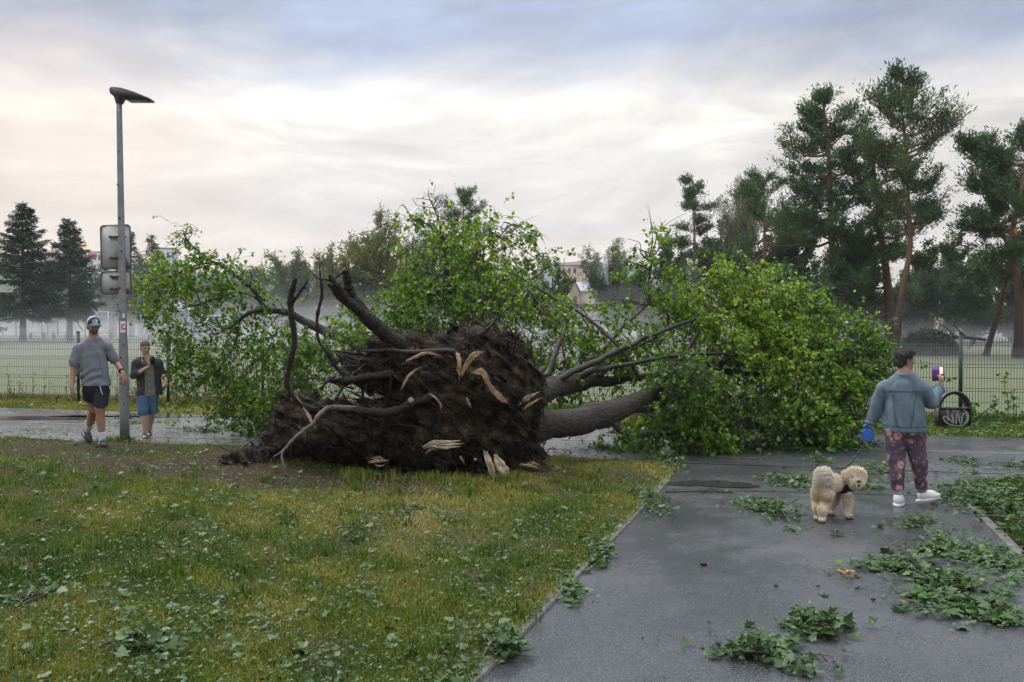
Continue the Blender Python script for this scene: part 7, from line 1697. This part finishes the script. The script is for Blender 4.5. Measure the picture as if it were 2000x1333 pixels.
F_keep = s.F.copy(); s.cut((0, 0, 1), (0, 0, 1.375)); jk = s.mesh('denim_jacket', m_den, P3)
ring('collar', (.006, .005, 1.365), (.0, -.15, 1), .070, .022, m_den, jk, .95); ring('cuff', (.347, .257, 1.198), (.35, .75, .55), .050, .012, m_den, jk); ring('cuff', (-.323, .02, .848), (-.25, 0, -1), .050, .012, m_den, jk)
m_stitch = mat('dark_seam_stitching', (.03, .045, .065), rough=.9)
def on_back(pts, th, name):
    P = smooth_path(pts, 6); VV = s.V; o_ = []
    for q0 in P:
        dxy = (VV[:, 0] - q0[0]) ** 2 + (VV[:, 2] - q0[2]) ** 2; near = np.where(dxy < .0004)[0]
        if len(near): o_.append((q0[0], VV[near, 1].min() - .001, q0[2]))
    mb = MB(); mb.tube(o_, th, 5); mb.build(name, m_stitch, jk)
on_back([(-.20, 0, 1.172), (-.1, 0, 1.182), (.0, 0, 1.185), (.1, 0, 1.182), (.20, 0, 1.165)], .0035, 'seam'); on_back([(-.20, 0, .826), (-.1, 0, .824), (.02, 0, .824), (.12, 0, .824), (.23, 0, .828)], .003, 'seam')
on_back([(-.10, 0, 1.18), (-.085, 0, 1.0), (-.055, 0, .83)], .0025, 'seam'); on_back([(.12, 0, 1.18), (.10, 0, 1.0), (.075, 0, .83)], .0025, 'seam')
# phone in a purple folding case
ph = empty('phone', rel(o3, (.345, .34, 1.36)), 'phone in an open purple folding case held up by the person in denim', 'phone', rz=RZ); rz1 = Matrix.Rotation(R(-4), 3, 'Y')
m_pur = mat('purple_leatherette', (.13, .055, .22), (.18, .08, .28), 20, .45, .3, 90); m_scr, t, b = nodes('lit_phone_screen')
t.links.new(rampn(t, nz(t, 22, 3), [(.4, (.55, .22, .12)), (.6, (.75, .65, .55))]), b.inputs['Base Color']); t.links.new(rampn(t, nz(t, 22, 3), [(.4, (.7, .3, .15)), (.6, (.9, .8, .7))]), b.inputs['Emission Color']); b.inputs['Emission Strength'].default_value = .55
mb = MB(); mb.box((-.032, 0, 0), (.070, .007, .155), rz1, bev=.003); mb.build('case_flap', m_pur, ph); mb = MB(); mb.box((.030, .0, 0), (.052, .012, .155), rz1, bev=.003); mb.build('handset', m_phone, ph)
mb = MB(); mb.box(np.array(rz1) @ np.array((.026, -.0075, .002)), (.034, .002, .135), rz1); mb.build('screen', m_scr, ph); mb = MB(); mb.box(np.array(rz1) @ np.array((.034, -.011, -.012)), (.028, .004, .022), rz1, bev=.003); mb.build('clasp', m_pur, ph)
mb = MB(); [mb.box(np.array(rz1) @ np.array((-.034, -.0045, z)), (.056, .003, .004), rz1) for z in (.012, .024, .036)]; mb.build('card_slots', mat('dark_purple', (.06, .025, .11), rough=.6), ph)

# ---------------------------------------------------------------- dog
d4 = 9.62; o4 = np.array(((1635 - 1000) / F * d4, d4, .003))
DG = empty('dog', o4, 'cream curly-haired dog in a black harness, looking back over its shoulder on the wet path', 'dog', rz=face(o4))
m_fur, t, b = nodes('cream_dog_fur'); tcn = t.nodes.new('ShaderNodeTexCoord'); sx_ = t.nodes.new('ShaderNodeSeparateXYZ'); t.links.new(tcn.outputs['Object'], sx_.inputs[0])
f_ = mth(t, 'ADD', mth(t, 'MULTIPLY', nz(t, 9, 4), .9), mth(t, 'MULTIPLY', nz(t, 60, 3), .25))
c = rampn(t, f_, [(.42, (.84, .76, .62)), (.60, (.78, .66, .49)), (.76, (.64, .48, .32))])
c = mixc(t, rampn(t, sx_.outputs['Z'], [(.0, (1, 1, 1)), (.05, (0, 0, 0))]), c, (.10, .075, .05)); t.links.new(c, b.inputs['Base Color']); b.inputs['Roughness'].default_value = .85; b.inputs['Specular IOR Level'].default_value = .15
m_furw = mat('white_tail_fur', (.80, .75, .67), (.72, .63, .50), 12, .85)
s = Sdf((-.34, -.34, -.01), (.38, .50, .56), .0075)
s.ell((-.122, -.10, .325), (.078, .098, .086), .05); s.ell((-.03, .05, .335), (.076, .16, .074), .05); s.ell((.070, .17, .330), (.078, .105, .095), .05)      # rump, loin, deep chest
s.chain([(.095, .19, .34), (.135, .15, .385), (.165, .10, .40)], [.078, .068, .06], .04)                                                                     # neck turned back
for (hx, kx, ox, px_, y0, y1, y2, y3) in ((-.165, -.175, -.178, -.172, -.12, -.02, -.17, -.15), (-.085, -.100, -.130, -.128, -.17, -.10, -.26, -.245)):      # hind legs: knee forward, hock back
    s.chain([(hx, y0, .27), (kx, y1, .18), (ox, y2, .115), (px_, y3 - .01, .035)], [.052, .036, .024, .023], .02); s.ell((px_, y3 - .035, .022), (.032, .045, .024), .015)
for (hx, mx_, px_, y0, y1) in ((.095, .105, .118, .12, .02), (.00, -.02, -.048, .20, .15)):
    s.chain([(hx, y0, .27), (mx_, (y0 + y1) / 2, .15), (px_ - .015, y1, .045)], [.045, .031, .025], .02); s.ell((px_, y1 - .03, .024), (.034, .045, .025), .015)
hc = np.array((.175, .03, .405)); hf = unit(np.array((.22, -1, -.12))); hu = unit(np.array((-.05, .0, 1))); hs = np.cross(hf, hu); RH = np.stack([hs, hf, hu], 1)
hp_ = lambda x, y, z: hc + hs * x + hf * y + hu * z
s.ell(hp_(0, -.01, .012), (.080, .078, .074), .03, RH); s.ell(hp_(0, .055, -.030), (.055, .065, .046), .03, RH); s.ell(hp_(0, .03, -.070), (.048, .045, .035), .03, RH)
for a in (-1, 1): s.ell(hp_(a * .090, -.02, -.005), (.026, .040, .062), .015, RH)
body = s.mesh('body', m_fur, DG); bV, bQ = s.V, s.Q
s = Sdf((-.30, -.32, .22), (.06, .10, .54), .0075); s.chain([(-.115, -.10, .37), (-.125, -.14, .43), (-.11, -.11, .445)], [.035, .045, .042], .03); s.chain([(-.11, -.12, .43), (-.075, -.16, .385), (-.055, -.17, .33)], [.046, .038, .02], .03); s.chain([(-.12, -.13, .425), (-.165, -.17, .37)], [.044, .026], .03); s.noise(.008, 22, 2)
tail = s.mesh('tail', m_furw, DG); tV, tQ = s.V, s.Q
for a in (-1, 1):
    s = Sdf(hp_(a * .036, .062, .012) - .02, hp_(a * .036, .062, .012) + .02, .003); s.ell(hp_(a * .037, .066, .010), (.012, .010, .012), .001, RH); s.mesh('eye', m_eye, DG)
s = Sdf(hp_(0, .115, -.02) - .04, hp_(0, .115, -.02) + .04, .0035); s.ell(hp_(0, .122, -.014), (.019, .013, .014), .004, RH); s.mesh('nose', m_eye, DG)
s = Sdf(hp_(0, .10, -.05) - .05, hp_(0, .10, -.05) + .05, .0035); s.ell(hp_(0, .098, -.052), (.018, .016, .014), .004, RH); s.mesh('mouth', mat('dark_mouth', (.03, .012, .012), rough=.5), DG)
# fur: short tapered locks over body and tail
q = np.random.RandomState(8)
def fur(V0, Q0, n, ln, m, parent, avoid=True):
    tri = V0[Q0]; c = tri.mean(1); nn = unit(np.cross(tri[:, 2] - tri[:, 0], tri[:, 3] - tri[:, 1]))
    ok = np.ones(len(c), bool)
    if avoid:
        for cc_, rr_ in ((hp_(.037, .075, .008), .017), (hp_(-.037, .075, .008), .017), (hp_(0, .125, -.015), .026), (hp_(0, .11, -.05), .018)): ok &= np.linalg.norm(c - cc_, axis=1) > rr_
        ok &= ~((c[:, 1] * .85 + c[:, 0] * .45 > .062) & (c[:, 1] < .32) & (c[:, 2] > .225) & (np.linalg.norm(c - hc, axis=1) > .100))
    pool = np.where(ok)[0]; ix = q.choice(pool, n); c = c[ix]; nn = nn[ix]
    low = np.clip(c[:, 2:3] / .12, .35, 1); l = q.uniform(.5, 1.2, (n, 1)) * ln * low; dr = unit(nn * .75 + q.randn(n, 3) * .38 + (0, 0, -.55)); tq = np.linspace(0, 1, 4)[None, :, None]
    cur = unit(np.cross(nn, q.randn(n, 3)))[:, None] * np.sin(tq * 4.5) * .20
    P = c[:, None] + (nn[:, None] * np.sin(tq * 1.6) * .35 + dr[:, None] * tq + cur) * l[:, None]; V, f = strands(P, np.linspace(.0034, .0008, 4)[None] * q.uniform(.7, 1.3, (n, 1)), 3); return mesh_np('fur', V, f, m, parent)
fur(bV, bQ, 20000, .021, m_fur, body); fur(tV, tQ, 4000, .028, m_furw, tail, False)
# harness
m_har = mat('black_harness_webbing', (.010, .010, .012), (.02, .02, .024), 40, .7, .5, 120)
s = Sdf((-.12, .02, .14), (.24, .34, .50), .0075); s.ell((.070, .16, .325), (.105, .135, .125), .04); s.chain([(.095, .19, .345), (.135, .15, .385)], [.098, .086], .04); s.cut(unit(np.array((.75, -.55, .45))), (.150, .12, .375)); s.cut(unit(np.array((-.45, -.85, .0))), (.01, .075, .3)); s.cut((0, 0, -1), (0, 0, .225)); s.noise(.004, 20, 2)
hn = s.mesh('harness', m_har, DG)
mb = MB(); mb.box((.045, .05, .40), (.02, .012, .012), bev=.003); mb.build('buckle', m_metal, hn)
ring('leash_ring', (.075, .12, .455), (0, .3, 1), .013, .003, m_metal, hn)
# the lead: blue reel in the hand, cord to the harness
rl = rel(o3, (-.345, -.01, .715)); LD_ = empty('dog_lead', rl, 'round blue retractable dog lead with its dark cord running down to the dog', 'dog lead', rz=RZ)
m_blu = mat('blue_plastic', (.012, .10, .42), (.015, .12, .48), 8, .3); n = 28
s = Sdf((-.09, -.04, -.09), (.10, .04, .14), .005); s.ell((0, 0, 0), (.066, .060, .066), .004); s.cut((0, -1, 0), (0, -.018, 0)); s.cut((0, 1, 0), (0, .018, 0))
s.chain([(-.032, 0, .050), (-.038, 0, .095), (.0, 0, .118), (.048, 0, .105), (.058, 0, .055)], [.013, .012, .012, .012, .012], .01); s.mesh('reel', m_blu, LD_)
mb = MB(); mb.tube([(.03 * math.cos(a), -.0185, .03 * math.sin(a)) for a in np.linspace(0, 2 * math.pi, 20)], .002, 5, False); mb.tube([(-.012, -.02, -.012), (-.004, -.02, .016), (.004, -.02, -.006), (.016, -.02, .006)], .002, 5); mb.build('label', mat('pale_blue_print', (.12, .25, .55), rough=.4), LD_)
cs = np.array((-.02, 0, -.06)); ce = np.array(Matrix.Rotation(-RZ, 3, 'Z')) @ (rel(o4, (.075, .12, .465)) - rl); mid1 = (cs + ce) / 2 + (0, 0, -.02)
mb = MB(); mb.tube(smooth_path([cs, cs * .7 + ce * .3 + (0, 0, -.015), mid1, cs * .25 + ce * .75 + (0, 0, -.015), ce], 5), np.interp(np.linspace(0, 1, 21), [0, .45, .5, 1], [.006, .006, .009, .009]), 5); mb.build('cord', m_strap, LD_)
